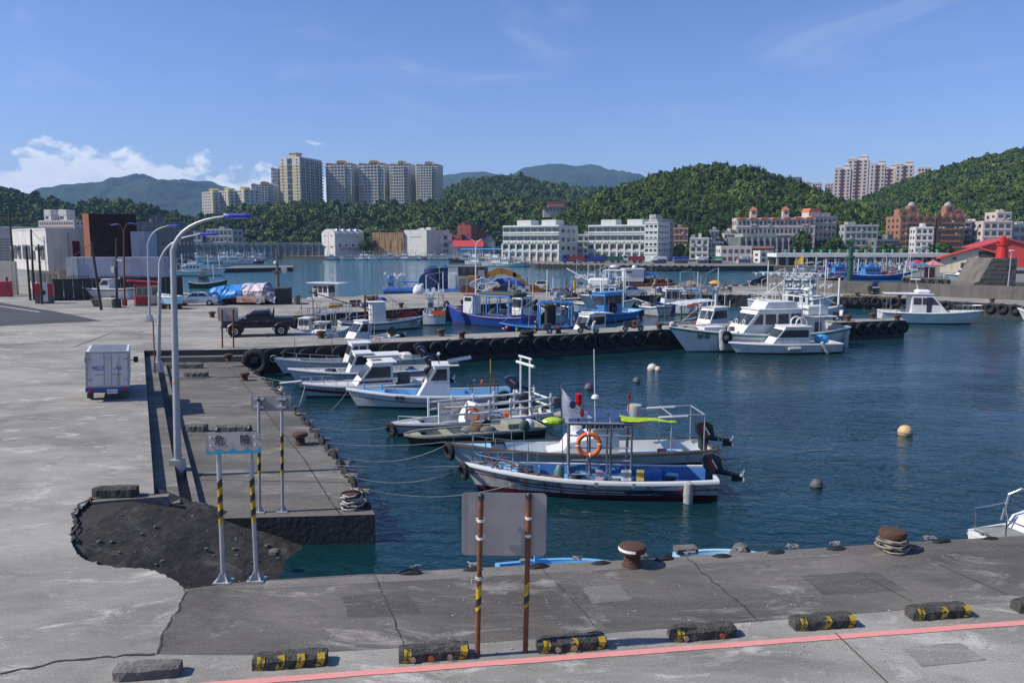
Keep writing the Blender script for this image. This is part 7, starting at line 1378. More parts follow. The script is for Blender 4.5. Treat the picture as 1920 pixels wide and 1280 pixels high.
ub = [H.pt(u, H.gz(u)+.03, -1, .05) for u in (.99, .93, .86, .80, .74, .70)]; rail(t, [ub[0]+Vector((-.25, .05, 0))]+ub[1:], .34); ub = [H.pt(u, H.gz(u)+.03, 1, .05) for u in (.99, .93, .86, .80, .74, .70)]; rail(t, [ub[0]+Vector((-.25, -.05, 0))]+ub[1:], .34)
pole(t, H.pt(.905, H.gz(.9), -1, .3), H.pt(.905, H.gz(.9)+.9, -1, .3), .02)
fx0, fx1 = H.x(.335), H.x(.575); f = frame(t, fx0, fx1, 1.55, .42, 2.4, .036, mSTN, None, 'shelter_frame', 4)
b = B()
for zz in (.8, 1.25, 1.65, 2.05):
 for sd_ in (-1, 1): b.tube([(fx0, sd_*.775, zz), (fx1, sd_*.775, zz)], .022, 5)
 b.tube([(fx1, -.775, zz), (fx1, .775, zz)], .022, 5)
for yy in (-.4, 0, .4): b.tube([(fx1, yy, .45), (fx1, yy, 2.4)], .022, 5)
b.build('shelter_bar', mGALV, f); b = B()
for i in range(3): b.box((fx0+.35+i*.66, 0, 2.50), (.6, 1.5, .035), rx=.05)
b.build('solar_panel', mSOL, f); b = B(); b.box(((fx0+fx1)/2, 0, 2.45), (fx1-fx0+.25, 1.7, .03)); b.build('roof_sheet', mGALV, f)
b = B(); b.ball((fx1-.05, .2, 2.5), .4, 10, 7, (1.4, .8, .3)); b.build('net_heap', mROPE, f, smooth=True); lifering(t, (fx1-.62, -.87, 1.78), .34, (0, .1, .05))
pole(t, (fx1-.30, -.5, 2.4), (fx1-.30, -.5, 3.0), .03, mBLKP, 'beacon_post'); b = B(); b.lathe([(.11, 2.98), (.12, 3.08), (.10, 3.08), (.11, 3.30), (.04, 3.34)], (fx1-.30, -.5, 0), 14); b.build('red_beacon', M('beacon_red', (.45, .012, .02), (.38, .01, .02), rough=.2), t, smooth=True)
pole(t, (fx1-.82, -.62, 2.4), (fx1-.75, -.62, 4.75), .016, mWHP, 'antenna'); b = B(); b.lathe([(.02, 2.62), (.13, 2.66), (.10, 2.74), (.02, 2.78)], (fx1-.81, -.62, .55), 12); b.build('gps_dome', mWHP, t, smooth=True)
pf = (fx1+.15, -.6, .5); pole(t, pf, (fx1+.30, -.6, 3.75), .014, mBLKP, 'flag_pole'); b = B(); fl = []
for i in range(9):
 q = i/8; fl.append([(fx1+.30-q*.02-1.0*q**1.2*sn-.02, -.6+.05*sin(q*5+sn*4)*sn, 3.7-q*1.15-.12*sn*(1-q)) for sn in (0, .33, .66, 1)])
b.loft(fl); b.build('flag', M('flag_cloth', (.68, .67, .70), (.60, .58, .62), scale=2, rough=.9), t, recalc=False); b = B(); b.ball((fx1-.1, -.65, 3.0), .10, 8, 6, (1, .1, 1.3)); b.build('flag_emblem', mSTB, t); b = B(); b.ball((fx1-.40, -.66, 2.75), .10, 8, 6, (.7, .1, 1.5)); b.build('flag_emblem', mSTR, t)
b = B(); gl = M('lime_cloth', (.36, .52, .01), (.30, .45, .02), scale=2, rough=.8); b.loft([[(fx0+.35-1.75*q, -.5+.45*sn*(1-q*.9), 2.56-.10*q+.03*sin(q*8+sn*3)) for sn in (-1, 0, 1)] for q in [i/8 for i in range(9)]]); b.build('lime_flag', gl, t, recalc=False)
b = B(); b.torus((fx1+.55, -.3, 2.45), .42, .012, 'Z', 22, 5); b.tube([(fx1+.2, -.3, 2.45), (fx0, -.5, 2.50)], .016, 5); b.build('landing_net_hoop', mSTN, t); b = B(); b.ball((fx1+.5, -.3, 2.38), .36, 9, 6, (1, .8, .35)); b.build('lime_net', gl, t)
b = B(); b.lathe([(.16, 0), (.17, .45), (.1, .62), (.06, .68)], (fx1+.3, -.55, .35), 12); b.build('gas_bottle', M('bottle_green', (.12, .20, .19), (.09, .15, .14), rough=.4), t, smooth=True)
for i, (m, xx) in enumerate(((cW, fx0+.12), (cW, fx0+.2), (cY, fx0-.28), (cP, fx0+1.0))): b = B(); b.loft([[(xx+dx_, -.80-.03*sin(k*2), .98-.45*k/5) for dx_ in (-.12, -.04, .05, .12)] for k in range(6)]); b.build('hanging_cloth', m, t, recalc=False)
b = B(); b.box((H.x(.24), -.1, .52), (.5, .62, .5), bev=.05, ry=.12); b.build('blue_tub', mDKD, t); bits(t, H.x(.12), H.x(.62), 1.3, .18, 20, 4, [mGREYC, mWOODB, mDKB, mDKL, cD, cP]); b = B(); b.box((H.x(.31), 0, .26), (1.5, 1.3, .12)); b.build('deck_board', mDKL, t)
for u in (.40, .58, .70): b = B(); b.box(H.pt(u, H.gz(u)-.20, -1, .14)+Vector((0, .02, 0)), (.08, .10, .34)); b.build('rib', mDKB, t); b = B(); b.box(H.pt(u, H.gz(u)-.20, 1, .14)-Vector((0, .02, 0)), (.08, .10, .34)); b.build('rib', mDKB, t)
for u in (.33, .47): b = B(); b.box(H.pt(u, H.gz(u)-.07, -1)+Vector((0, -.03, 0)), (.14, .04, .14)); b.build('steel_plate', mGALV, t)
b = B(); b.tube([H.pt(.93, H.gz(.93)+.05, -1, .2), H.pt(.84, H.gz(.84)+.28, -1, .4), H.pt(.72, H.gz(.72)+.05, -1, .1), H.pt(.6, H.gz(.6)+.04, -1, .1)], .035, 6); b.tube([H.pt(.9, H.gz(.9)+.45, -1, .25), H.pt(.84, H.gz(.84)-.02, -1, .02)], .03, 6); b.tube([H.pt(.88, H.gz(.88)+.0, -1, .02), H.pt(.83, H.gz(.83)+.5, -1, .35)], .03, 6); b.build('rusty_anchor', mRUST, t)
fender(t, H.pt(1.0, H.gz(1)-.25, -1)+Vector((.10, -.1, 0)), 'tyre', .23, (.2, .9, 1.2)); fender(t, H.pt(.12, .10, -1)+Vector((0, -.24, .08)), 'foam', rot=(.03, 0, 0))
b = B(); b.tube([H.pt(.62, H.gz(.62)-.05, -1)+Vector((0, -.02, 0)), H.pt(.45, H.gz(.45)-.22, -1)+Vector((0, -.03, 0)), H.pt(.3, H.gz(.3)-.24, -1)+Vector((0, -.03, 0)), H.pt(.12, H.gz(.12)-.02, -1)+Vector((0, -.03, 0)), H.pt(.0, H.gz(0)-.35, -1)+Vector((0, -.03, 0))], .012, 5); b.build('side_rope', mROPE, t)
t, L_ = moor('fishing_boat', 'white open boat with humped console cover and tall stern gantry, second in front row', (836, 833), .75, (1328, 832), .55)
H = Hull(t, L_, 2.2, .52, .30, .05, .8, mHW, mAFB, None, mGRP, mHW, mDKL, .40, .20, mDKL, .86, 2.1)
b = B(); xs = [(-.02, .12), (.12, .18), (.3, .55), (.52, .66), (.8, .64), (1.0, .20)]
b.loft([[(H.x(.36)+L_*.26*u, -w_, .38), (H.x(.36)+L_*.26*u, -w_*.92, .38+h_*.75), (H.x(.36)+L_*.26*u, -w_*.5, .38+h_), (H.x(.36)+L_*.26*u, w_*.5, .38+h_), (H.x(.36)+L_*.26*u, w_*.92, .38+h_*.75), (H.x(.36)+L_*.26*u, w_, .38)] for u, h_, w_ in ((0, 1.02, .62), (.28, 1.0, .62), (.42, .78, .62), (.72, .62, .6), (.80, .26, .58), (1.0, .16, .5))], cap=True); b.build('console_cover', mWHP, t, smooth=True); b = B(); b.box((H.x(.36)+L_*.145, -.1, 1.08), (.45, .5, .05), ry=.5); b.build('console_panel', mSOL, t)
b = B(); b.lathe([(.05, 0), (.28, .04), (.28, .30), (.05, .34)], (H.x(.50), .9, .9), 12); b.build('storage_box', mWHP, t)
cb = B(); cb.box((H.x(.40), 0, 1.44), (1.5, 1.25, .30), bev=.1); c_ = cb.build('hardtop', mWHP, t, smooth=True); b = B(); b.box((H.x(.37), -.35, 1.70), (1.5, .5, .04), ry=-.12, rx=.1); b.build('solar_panel', mSOL, c_); b = B(); b.box((H.x(.37), .25, 1.72), (1.5, .5, .04), ry=-.12, rx=.1); b.build('solar_panel', mSOL, c_)
b = B()
for i in range(10): b.box((H.x(.44)-.9+i*.16, -.64, 1.46), (.09, .03, .12))
b.build('vent_slot', mBLKP, c_); pole(t, (H.x(.31), .1, .4), (H.x(.31), .1, 2.35), .03, mRUST, 'mast'); b = B(); b.lathe([(.05, 2.3), (.06, 2.48)], (H.x(.31), .1, 0), 10); b.build('mast_light', mSTR, t); b = B(); b.lathe([(.27, 1.55), (.28, 1.9), (.26, 1.98), (.05, 2.0)], (H.x(.275), .55, 0), 16); b.build('float_drum', M('drum_grey', (.42, .41, .38), (.34, .33, .3), rough=.6), t, smooth=True)
b = B(); b.ball((H.x(.29), -.35, 1.5), .16); b.ball((H.x(.27), -.2, 1.5), .14); b.build('float_ball', M('float_tan', (.50, .34, .22), (.42, .3, .2), rough=.6), t, smooth=True)
b = B(); gx0, gx1 = H.x(.045), H.x(.17)
for sd_ in (-.8, .8):
 for gx in (gx0, gx1): b.tube([(gx, sd_, .5), (gx, sd_, 1.85)], .028, 6)
 b.tube([(gx0, sd_, 1.85), (H.x(.33), sd_, 1.72)], .022, 6); b.tube([(gx0, sd_, 1.85), (gx1, sd_, 1.85)], .026, 6)
for gx in (gx0, gx1): b.tube([(gx, -.8, 1.85), (gx, .8, 1.85)], .026, 6)
g_ = b.build('stern_gantry', mGALV, t); b = B()
for sd_ in (-.8, .8): b.tube([(H.x(.11), sd_, 1.82), (H.x(.22), sd_, 1.78)], .045, 8)
b.build('tube_lamp', mWHP, g_); outboard(t, -L_/2+.25, 0, .68, .85, tilt=.2)
b = B();
for sd_ in (-.18, .18): b.tube([(-L_/2-.15, -.85+sd_, .3), (-L_/2-.15, -.85+sd_, 1.35)], .02, 6)
for q in range(5): b.tube([(-L_/2-.15, -1.03, .4+q*.22), (-L_/2-.15, -.67, .4+q*.22)], .016, 5)
b.build('boarding_ladder', mSTN, t); rail(t, [H.pt(u, H.gz(u)+.03, -1, .05) for u in (.97, .90, .82, .75, .70)], .36, mid=False); rail(t, [H.pt(u, H.gz(u)+.03, 1, .05) for u in (.97, .90, .82, .75, .70)], .36, mid=False)
b = B(); b.lathe([(.15, 0), (.18, .28)], (H.x(.19), -.3, .18), 12); b.build('bucket', mSTM, t); b = B(); b.box((H.x(.15), -.1, .3), (.9, .5, .10), .2); b.build('fish_board', mDKL, t); fender(t, H.pt(1.0, H.gz(1)-.25, -1)+Vector((.05, -.08, -.05)), 'tyre', .25, (.2, .8, 1.2)); b = B(); b.box(H.pt(.57, .35, 1, .3), (.10, .10, .34)); b.build('cleat_post', mDKD, t)
name_on(t, H, '順發', .86, H.gz(.86)-.28, .17)
t, L_ = moor('work_skiff', 'flat dark green punt with an olive deck lying alongside the white railed boat', (757, 815), .42, (1012, 795), .35)
H = Hull(t, L_, 1.5, .36, .10, .02, .55, mHGN, mAFB, None, mDKO, mDKO, mDKO, .22, .16, mDKO, .95, 6.0)
for u, w_ in ((.30, .5), (.52, .4), (.70, .35)): b = B(); b.box((H.x(u), 0, .34), (w_, 1.26, .04)); b.build('thwart', mDKO, t)
b = B(); b.box((H.x(.20), 0, .46), (.9, .9, .26), bev=.03); b.build('engine_box', mDKO, t); bits(t, H.x(.4), H.x(.75), .8, .30, 5, 8, [mROPE, mWOODB, mGREYC]); b = B(); b.ball((H.x(.12), -.5, .5), .26, 10, 7); b.build('net_float', mWHP, t, smooth=True); b = B(); b.ball((H.x(.16), -.62, .42), .28, 10, 7, (1, .6, 1.2)); b.build('green_bag', M('dark_green_cloth', (.05, .09, .07), (.04, .07, .05), rough=.9), t, smooth=True); name_on(t, H, 'CTS-6619', .76, .18, .15, M('faded_white', (.30, .32, .27), (.2, .22, .18), rough=.7))
t, L_ = moor('fishing_raft', 'low white boat ringed with thick white pipe railings and a tall white goal-post frame', (733, 797), .45, (1022, 767), .42)
H = Hull(t, L_, 1.9, .40, .16, .04, .5, mHW, mAFB, mSTM, mWHP, mDKW, mDKW, .24, .22, mDKW, .92, 2.6, .06, .05, .12)
mPVC = M('white_pipe', (.70, .70, .69), (.58, .57, .55), scale=3, rough=.45)
for sd_ in (-1, 1):
 pts = [H.pt(u, H.gz(u)+.02, sd_, .08) for u in (.02, .16, .30, .44, .58, .74)]
 b = B()
 for zz in (.34, .66): b.tube([p+Vector((0, 0, zz)) for p in pts], .045, 8)
 r_ = b.build('pipe_railing', mPVC, t)
 for p in pts: b = B(); b.tube([p, p+Vector((0, 0, .86))], .055, 8); b.build('stanchion', mPVC, r_, smooth=True)
b = B(); b.tube([(H.x(.02), -.8, .72), (H.x(.02), .8, .72)], .045, 8); b.tube([(H.x(.02), -.8, 1.05), (H.x(.02), .8, 1.05)], .045, 8); b.build('pipe_railing', mPVC, t); gx = H.x(.14); b = B()
for yy in (-.45, .45): b.tube([(gx, yy, .2), (gx, yy, 2.9)], .05, 8)
gp = b.build('goal_post', mPVC, t); b = B(); b.tube([(gx, -.62, 2.9), (gx, .62, 2.9)], .05, 8); b.build('crossbar', mPVC, gp); b = B(); b.tube([(gx, -.85, 2.6), (gx, .85, 2.6)], .065, 8); b.build('crossbar', mPVC, gp)
b = B(); b.loft([[(x, -w_, .2), (x, -w_, z_), (x, w_, z_), (x, w_, .2)] for x, w_, z_ in ((H.x(.44), .4, .95), (H.x(.50), .42, 1.1), (H.x(.555), .40, .6), (H.x(.57), .4, .3))], cap=True); b.build('console', mWHP, t); lifering(t, (H.x(.535), -.62, .66), .30, (0, 0, .1)); b = B(); b.box((H.x(.60), .55, .82), (1.3, .05, .45)); nb = b.build('name_board', M('board_white', (.50, .49, .47), (.36, .35, .33), scale=4, rough=.7), t); lettering('永昌 CTS', .22, mBLKP, nb, (H.x(.60), .515, .82), (pi/2, 0, 0), sx=-1)
b = B(); [b.tube([(H.x(.38)+i*.09, -.7, .4), (H.x(.38)+i*.09, -.7, .95)], .02, 5) for i in range(7)]; b.build('rack', mGALV, t); outboard(t, H.x(.12), .1, .55, .85, stripe=None); bits(t, H.x(.2), H.x(.42), 1.1, .2, 6, 12); b = B(); b.box((H.x(-.06), -.2, .75), (.45, .4, .5), bev=.04); b.build('wire_basket', mGREYC, t); fender(t, H.pt(1, .3, -1)+Vector((.12, 0, -.02)), 'tyre', .24, (.3, .5, 1.3)); fender(t, H.pt(.46, .2, -1)+Vector((0, -.08, 0)), 'tyre', .2); fender(t, H.pt(.12, .18, -1)+Vector((0, -.18, .02)), 'foam').scale = (1, 1, .6)
rail(t, [H.pt(u, H.gz(u)+.02, -1, .06) for u in (.96, .88, .80)], .26, .022, mWHP, False); name_on(t, H, 'CT2-1007', .66, .14, .13)
t, L_ = moor('fishing_boat', 'pale hulled boat with bright blue inside, white wheelhouse and a solar panel on top', (649, 729), .92, (968, 733), .62)
H = Hull(t, L_, 2.2, .62, .34, .06, .8, mHW, mAFB, mSTM, mWHP, mDKB, mDKB, .34, .24, mDKB, .84, 2.1, .08, .045, .34)
cabin(t, H.x(.40), H.x(.60), 1.35, .32, 2.05, 1.0, .5, nwin=1, wz=(.60, .92), wx0=.10)
b = B(); b.box((H.x(.34), -.1, 2.30), (1.1, .9, .04), ry=.16); sp = b.build('solar_panel', mSOL, t); b = B(); [b.box((H.x(.34)+dx_, -.1+dy_, 2.315+(-dx_*.16)), sz, ry=.16) for dx_, dy_, sz in ((.56, 0, (.03, .94, .05)), (-.56, 0, (.03, .94, .05)), (0, .46, (1.12, .03, .05)), (0, -.46, (1.12, .03, .05)))]; b.build('panel_edge', mSTN, sp)
pole(t, (H.x(.46), -.2, 2.1), (H.x(.46), -.2, 2.55), .03, mBLKP, 'light_post'); b = B(); b.ball((H.x(.46), -.2, 2.62), .08); b.build('mast_light', mWHP, t); outboard(t, -L_/2+.2, .1, .74, .8, m=M('motor_navy', (.03, .04, .08), (.025, .035, .06), rough=.35), tilt=.55); fender(t, H.pt(.09, .55, -1)+Vector((0, -.12, 0)), 'tyre', .24)
f = frame(t, H.x(.12), H.x(.27), 1.5, .6, 1.12, .025, mWOODB, None, 'net_frame'); b = B(); b.lathe([(.08, 1.14), (.09, 1.3), (.05, 1.33)], (H.x(.21), -.5, 0), 12); b.build('orange_beacon', mORB, f); b = B(); b.lathe([(.06, 1.14), (.07, 1.2), (.02, 1.24)], (H.x(.25), .3, 0), 10); b.build('gps_dome', mWHP, f); pole(t, (H.x(.15), .4, .5), (H.x(.15), .4, 2.2), .028, mYLW, 'bamboo_pole'); pole(t, (H.x(.14), -.9, .2), (H.x(.14), -.9, 1.5), .02, mRUST, 'stake')
for u in (.30, .66, .72, .78, .84): b = B(); b.box(H.pt(u, H.gz(u)-.18, 1, .12), (.05, .05, .30)); b.build('rib', mDKB, t)
for u in (.90, .80): b = B(); b.lathe([(.06, 0), (.06, .26)], H.pt(u, H.gz(u), 1, .1), 8); b.build('mooring_post', mDKB, t)
name_on(t, H, '進泰', .69, .62, .26); name_on(t, H, 'CT2-4258', .69, .40, .11)
t, L_ = moor('motor_cruiser', 'white cruiser with a maroon band on its cabin and lettered bow', (556, 717), .82, (818, 711), .55)
H = Hull(t, L_, 2.2, .55, .30, .0, .75, mHW, mAFG, mSTM, mWHP, mDKW, mDKW, .30, .40, mDKW, .88, 2.2, .10, .16, .30)
c_ = cabin(t, H.x(.34), H.x(.62), 1.6, .40, 1.72, 1.05, .2, nwin=1, wz=(.42, .86), wx0=.05); b = B(); [b.bx(H.x(.345), H.x(.585), s_*.80-.008, s_*.80+.008, .70, .80) for s_ in (-1, 1)]; b.build('cabin_band', mSTM, c_); b = B(); b.box((H.x(.44), 0, 1.80), (.5, .5, .06)); b.build('roof_hatch', mGREYC, c_)
rail(t, [H.pt(u, H.gz(u)+.03, -1, .06) for u in (.97, .90, .82, .74, .66, .58)], .26, .018, mid=False); rail(t, [H.pt(u, H.gz(u)+.03, 1, .06) for u in (.97, .90, .82, .74)], .26, .018, mid=False); b = B(); b.box((H.x(1.04), 0, .86), (1.1, .28, .05), ry=.05); b.build('bow_sprit', mWHP, t); outboard(t, -L_/2+.2, 0, .55, .9, stripe=None); b = B(); b.box((H.x(.24), .1, .72), (.6, .6, .6), bev=.04); b.build('bait_tank', mGREYC, t); bits(t, H.x(.1), H.x(.3), 1.2, .28, 5, 21, [mWOODB, mWHP, mGREYC]); name_on(t, H, '海福 CTO-7751', .80, H.gz(.8)-.18, .20, mGREYC, sx=1.2)
t, L_ = moor('motor_boat', 'white boat with small cabin and flat sun roof, just behind the maroon-banded cruiser', (539, 689), .98, (812, 688), .58)
H = Hull(t, L_, 2.2, .58, .36, .0, .8, mHW, mAFB, mSTB, mWHP, mDKW, mDKW, .30, .34, mDKW, .86, 2.1, .08, .05, .10)
cabin(t, H.x(.46), H.x(.61), 1.4, .42, 1.65, .5, .2, nwin=1, wz=(.5, .9)); b = B(); b.box((H.x(.37), 0, 1.52), (2.3, 1.6, .09), bev=.04); b.build('sun_roof', mWHP, t); [pole(t, (H.x(.25), s_, .5), (H.x(.25), s_, 1.5), .02) for s_ in (-.7, .7)]; outboard(t, -L_/2+.15, 0, .62, .8, m=MATS['motor_navy']); rail(t, [H.pt(u, H.gz(u)+.03, -1, .06) for u in (.96, .88, .80, .72)], .3, .016, mid=False); bits(t, H.x(.05), H.x(.2), 1.2, .28, 4, 5); b = B(); b.ball((H.x(.72), -.3, .75), .3, 9, 6, (1.2, 1, .4)); b.build('net_heap', mBLKP, t)
t, L_ = moor('motor_boat', 'white boat with pale blue foredeck moored closest under the pier wall', (512, 669), 1.15, (795, 668), .62)
H = Hull(t, L_, 2.1, .62, .48, .0, .9, mHW, mAFB, None, mHG, mHG, mDKW, .34, .22, mDKL, .86, 2.1)
cabin(t, H.x(.40), H.x(.55), 1.3, .4, 1.75, .45, .2, nwin=2, wz=(.5, .9)); outboard(t, -L_/2+.15, 0, .68, .8, m=MATS['motor_navy']); rail(t, [H.pt(u, H.gz(u)+.03, -1, .06) for u in (.94, .86, .78, .68, .6)], .4, .016, mid=False)
for u in (.86, .62, .3): pole(t, (H.x(u), .3, .5), (H.x(u), .3, 2.2), .018, mGREYC, 'rod')
b = B(); b.torus(H.pt(1, 1.05, -1), .2, .03, 'Y', 12, 5); b.tube([H.pt(.98, 1.1, -1), H.pt(.75, .95, -1, .2)], .03, 5); b.build('bow_rope', mROPEW, t); b = B(); b.box((H.x(.13), 0, .75), (.7, .9, .4), bev=.1); b.build('engine_cover', mWHP, t)
t, L_ = moor('trawler', 'big white fishing boat with green gunwale stripe, slanted wheelhouse and dark bow name', (1252, 612), 1.95, (1572, 608), 1.65)
H = Hull(t, L_, 3.6, 1.25, .75, .35, 2.0, mHW, mAFG, mSTG, mWHP, mDKW, mDKG, .55, .12, mDKG, .80, 2.1, .08, .16, .10)
c_ = cabin(t, H.x(.28), H.x(.66), 2.3, .80, 3.05, 1.9, .3, nwin=4, wz=(.52, .86), wx0=.15, gap=.35); b = B(); b.prism([(H.x(.30), 3.12), (H.x(.50), 3.12), (H.x(.475), 3.62), (H.x(.31), 3.62)], -.9, .9); b.build('flybridge', mWHP, c_); b = B(); b.box((H.x(.5), 0, 3.1), (1.3, 2.5, .1), bev=.04); b.build('visor', mWHP, c_)
for sd_ in (-.5, .5): b = B(); b.torus((H.x(.595), sd_, 2.15), .16, .03, 'X', 12, 5); b.build('window_emblem', mWHP, c_)
f = frame(t, H.x(.18), H.x(.29), 2.3, .8, 4.0, .05, mWHP, None, 'goal_frame'); b = B(); b.tube([(H.x(.2), .0, 3.1), (H.x(.2), 0, 4.4)], .06, 8); b.build('radar_post', mWHP, f); b = B(); b.lathe([(.1, 4.38), (.36, 4.42), (.32, 4.58), (.05, 4.66)], (H.x(.2), 0, 0), 14); b.build('radar_dome', mWHP, f, smooth=True)
b = B(); b.box((H.x(.16), 0, 2.4), (2.6, 2.5, .1), bev=.03); ar = b.build('aft_roof', mWHP, t); b = B(); b.box((H.x(.15), .2, 2.85), (1.9, 1.2, .7), bev=.05); b.build('roof_locker', mWHP, ar); [pole(t, (x_, y_, .8), (x_, y_, 2.4), .035, mGALV) for x_ in (H.x(.08), H.x(.24)) for y_ in (-1.1, 1.1)]; b = B(); b.bx(H.x(.13), H.x(.27), -.8, .8, .75, 2.3); b.build('aft_house', mWHP, t); b = B(); b.bx(H.x(.15), H.x(.19), -.84, -.79, .9, 2.0); b.build('door', mGLS, t)
b = B(); b.bx(H.x(.70), H.x(.82), -.6, .6, 1.2, 1.85); b.build('fore_locker', mWHP, t); bits(t, H.x(.66), H.x(.95), 1.2, 1.5, 10, 31, [mROPE, mWOODB, mGREYC, mROPEW], 1.2); fender(t, H.pt(.735, 1.15, -1)+Vector((0, -.14, 0)), 'tyre', .36); fo_ = fender(t, H.pt(.765, .95, -1)+Vector((0, -.2, 0)), 'foam', rot=(.0, .12, 0)); fo_.scale = (1.5, 1.5, 1.5); fo_ = fender(t, H.pt(.03, .55, -1)+Vector((0, -.25, 0)), 'foam'); fo_.scale = (1.4, 1.4, 1.4)
name_on(t, H, '泰興', .845, 1.30, .50); rail(t, [(H.x(u), -1.2, .9) for u in (.34, .40, .45)], .42, .03, mid=False); rail(t, [(H.x(u), -1.2, .9) for u in (.48, .54, .59)], .42, .03, mid=False)
for u, z_ in ((.99, 2.3), (.97, 2.1)): b = B(); b.ball((H.x(u)-.2, 0, z_-.2), .22, 8, 6); b.build('float_ball', mROPEW, t)
for i in range(7): b = B(); b.box(H.pt(.03+.03*i, 1.3, 1, .25), (.10, .12, .5)); b.build('bulwark_post', mWHP, t)
pole(t, (H.x(.33), .3, 3.1), (H.x(.38), .4, 5.3), .03, mGREYC, 'whip_antenna'); pole(t, (H.x(.30), -.3, 3.6), (H.x(.25), -.3, 5.0), .025, mBLKP, 'whip_antenna'); b = B(); b.torus((H.x(.30), -.97, 2.75), .14, .03, 'Y', 12, 5); b.build('brass_ring', mYLW, t)
t, L_ = moor('motor_boat', 'small white cabin boat with foam fenders in front of the big white fishing boat', (1366, 642), .82, (1568, 641), .72)
H = Hull(t, L_, 2.2, .72, .14, .0, 1.0, mHW, mAFB, mSTB, mWHP, mDKW, mDKW, .24, .42, mDKW, .88, 2.2, .10, .03, .10)
c_ = cabin(t, H.x(.30), H.x(.66), 1.7, .62, 1.95, 1.15, .1, nwin=1, wz=(.45, .85), wx0=.05); b = B(); b.torus((H.x(.36), -.4, 2.2), .42, .06, 'Y', 16, 6, 1); b.xf(Matrix.Translation((0, 0, 0))); b.build('roof_arch', mWHP, c_, smooth=True); b = B(); b.torus((H.x(.36), .4, 2.2), .42, .06, 'Y', 16, 6, 1); b.build('roof_arch', mWHP, c_, smooth=True)
b = B(); b.ball((H.x(.14), 0, .95), .5, 14, 9, (1.1, 1, .75)); b.build('covered_engine', M('sky_blue_tarp', (.06, .34, .62), (.05, .28, .52), scale=2, rough=.5), t, smooth=True); f_ = fender(t, H.pt(.46, .42, -1)+Vector((0, -.17, 0)), 'foam', rot=(0, pi/2, 0)); f_ = fender(t, H.pt(.18, .42, -1)+Vector((0, -.17, .05)), 'foam', rot=(0, .6, 0)); rail(t, [H.pt(u, H.gz(u)+.02, -1, .08) for u in (.62, .56, .50)], .3, .02, mid=False); rail(t, [H.pt(u, H.gz(u)+.02, -1, .08) for u in (.46, .40, .34)], .3, .02, mid=False); rail(t, [H.pt(u, H.gz(u)+.02, -1, .08) for u in (.97, .9, .83, .76)], .2, .014, mid=False)
def work(label, bow, hb, stern, hs, Bm, hull, stripe=None, house=None, inner=mDKB, bottom=mAFB, feats=(), name='fishing_boat', group=None, fore=.2, rake=1.0, rail_m=None, foremat=None, p=2.0, sternr=.15):
 t, L_ = moor(name, label, bow, hb, stern, hs, group); fb = min(hb, hs)*.82; H = Hull(t, L_, Bm, fb, hb-fb, sternr, rake, hull, bottom, stripe, rail_m or mWHP, inner, inner, .36, fore, foremat, .82, p, n=14, sw=.10, soff=.14)
 if house:
  u0, u1, z1, m, nw, sl = house; cabin(t, H.x(u0), H.x(u1), Bm*.62, fb*.75, z1, sl, .25, m=m, nwin=nw, wz=(.5, .88), gap=.2)
 for f in feats: f(t, H, fb)
 rr = random.Random(int(bow[0]*3)); b = B(); xs = [H.x(rr.uniform(.15, .8)) for _ in range(4)]
 for x in xs: y = rr.uniform(-.3, .3)*Bm; b.tube([(x, y, fb*.7), (x+rr.uniform(-.3, .3), y, fb+rr.uniform(1.5, 3.6))], .022, 4)
 b.tube([(xs[0], 0, fb+1.9), (xs[1], 0, fb+1.7)], .03, 4); b.tube([tuple(H.pt(.97, H.gz(.97), 1)), (H.x(.5), 0, fb+2.6)], .016, 4); tag(b.build('rigging', rr.choice([mGALV, mWOODB, mWHP]), t), kind='stuff')
 if L_ > 4: ft_gear(.12, .8, 7, int(bow[0]))(t, H, fb)
 return t, H
def ft_mast(u, h, m=mWHP, r=.06): return lambda t, H, fb: pole(t, (H.x(u), 0, fb*.6), (H.x(u), 0, h), r, m, 'mast', 8)
def ft_tyre(u, r=.32): return lambda t, H, fb: fender(t, H.pt(u, fb*.75, -1)+Vector((0, -.13, 0)), 'tyre', r)
def ft_gear(u0, u1, n_, sd_, mats=None, s=1.0): return lambda t, H, fb: bits(t, H.x(u0), H.x(u1), H.B*.55, fb-.33, n_, sd_, mats, s)
def ft_rods(u, n_, ln, m=mWOODB, up=.35):
 def f(t, H, fb):
  for i in range(n_): b = B(); b.tube([(H.x(u), -.3+.5*i, fb+.6), (H.x(u)-ln*cos(up), -.3+.5*i, fb+.6+ln*sin(up))], .05, 5); b.build('fishing_boom', m, t)
 return f
def ft_frame(u0, u1, z1, m=mGALV, roof=None, r=.04, nx_=3): return lambda t, H, fb: frame(t, H.x(u0), H.x(u1), H.B*.7, fb*.7, z1, r, m, roof, 'canopy_frame', nx_)
def ft_rail(u0, u1, h=.5, m=None): return lambda t, H, fb: [rail(t, [H.pt(u0+(u1-u0)*i/4, H.gz(u0+(u1-u0)*i/4)+.02, s_, .1) for i in range(5)], h, .022, m) for s_ in (-1, 1)]
def ft_bow(m=mBLKP): return lambda t, H, fb: fender(t, H.pt(1, H.gz(1)-.05, -1)+Vector((.05, 0, 0)), 'tyre', .30, (0, 0, pi/2))
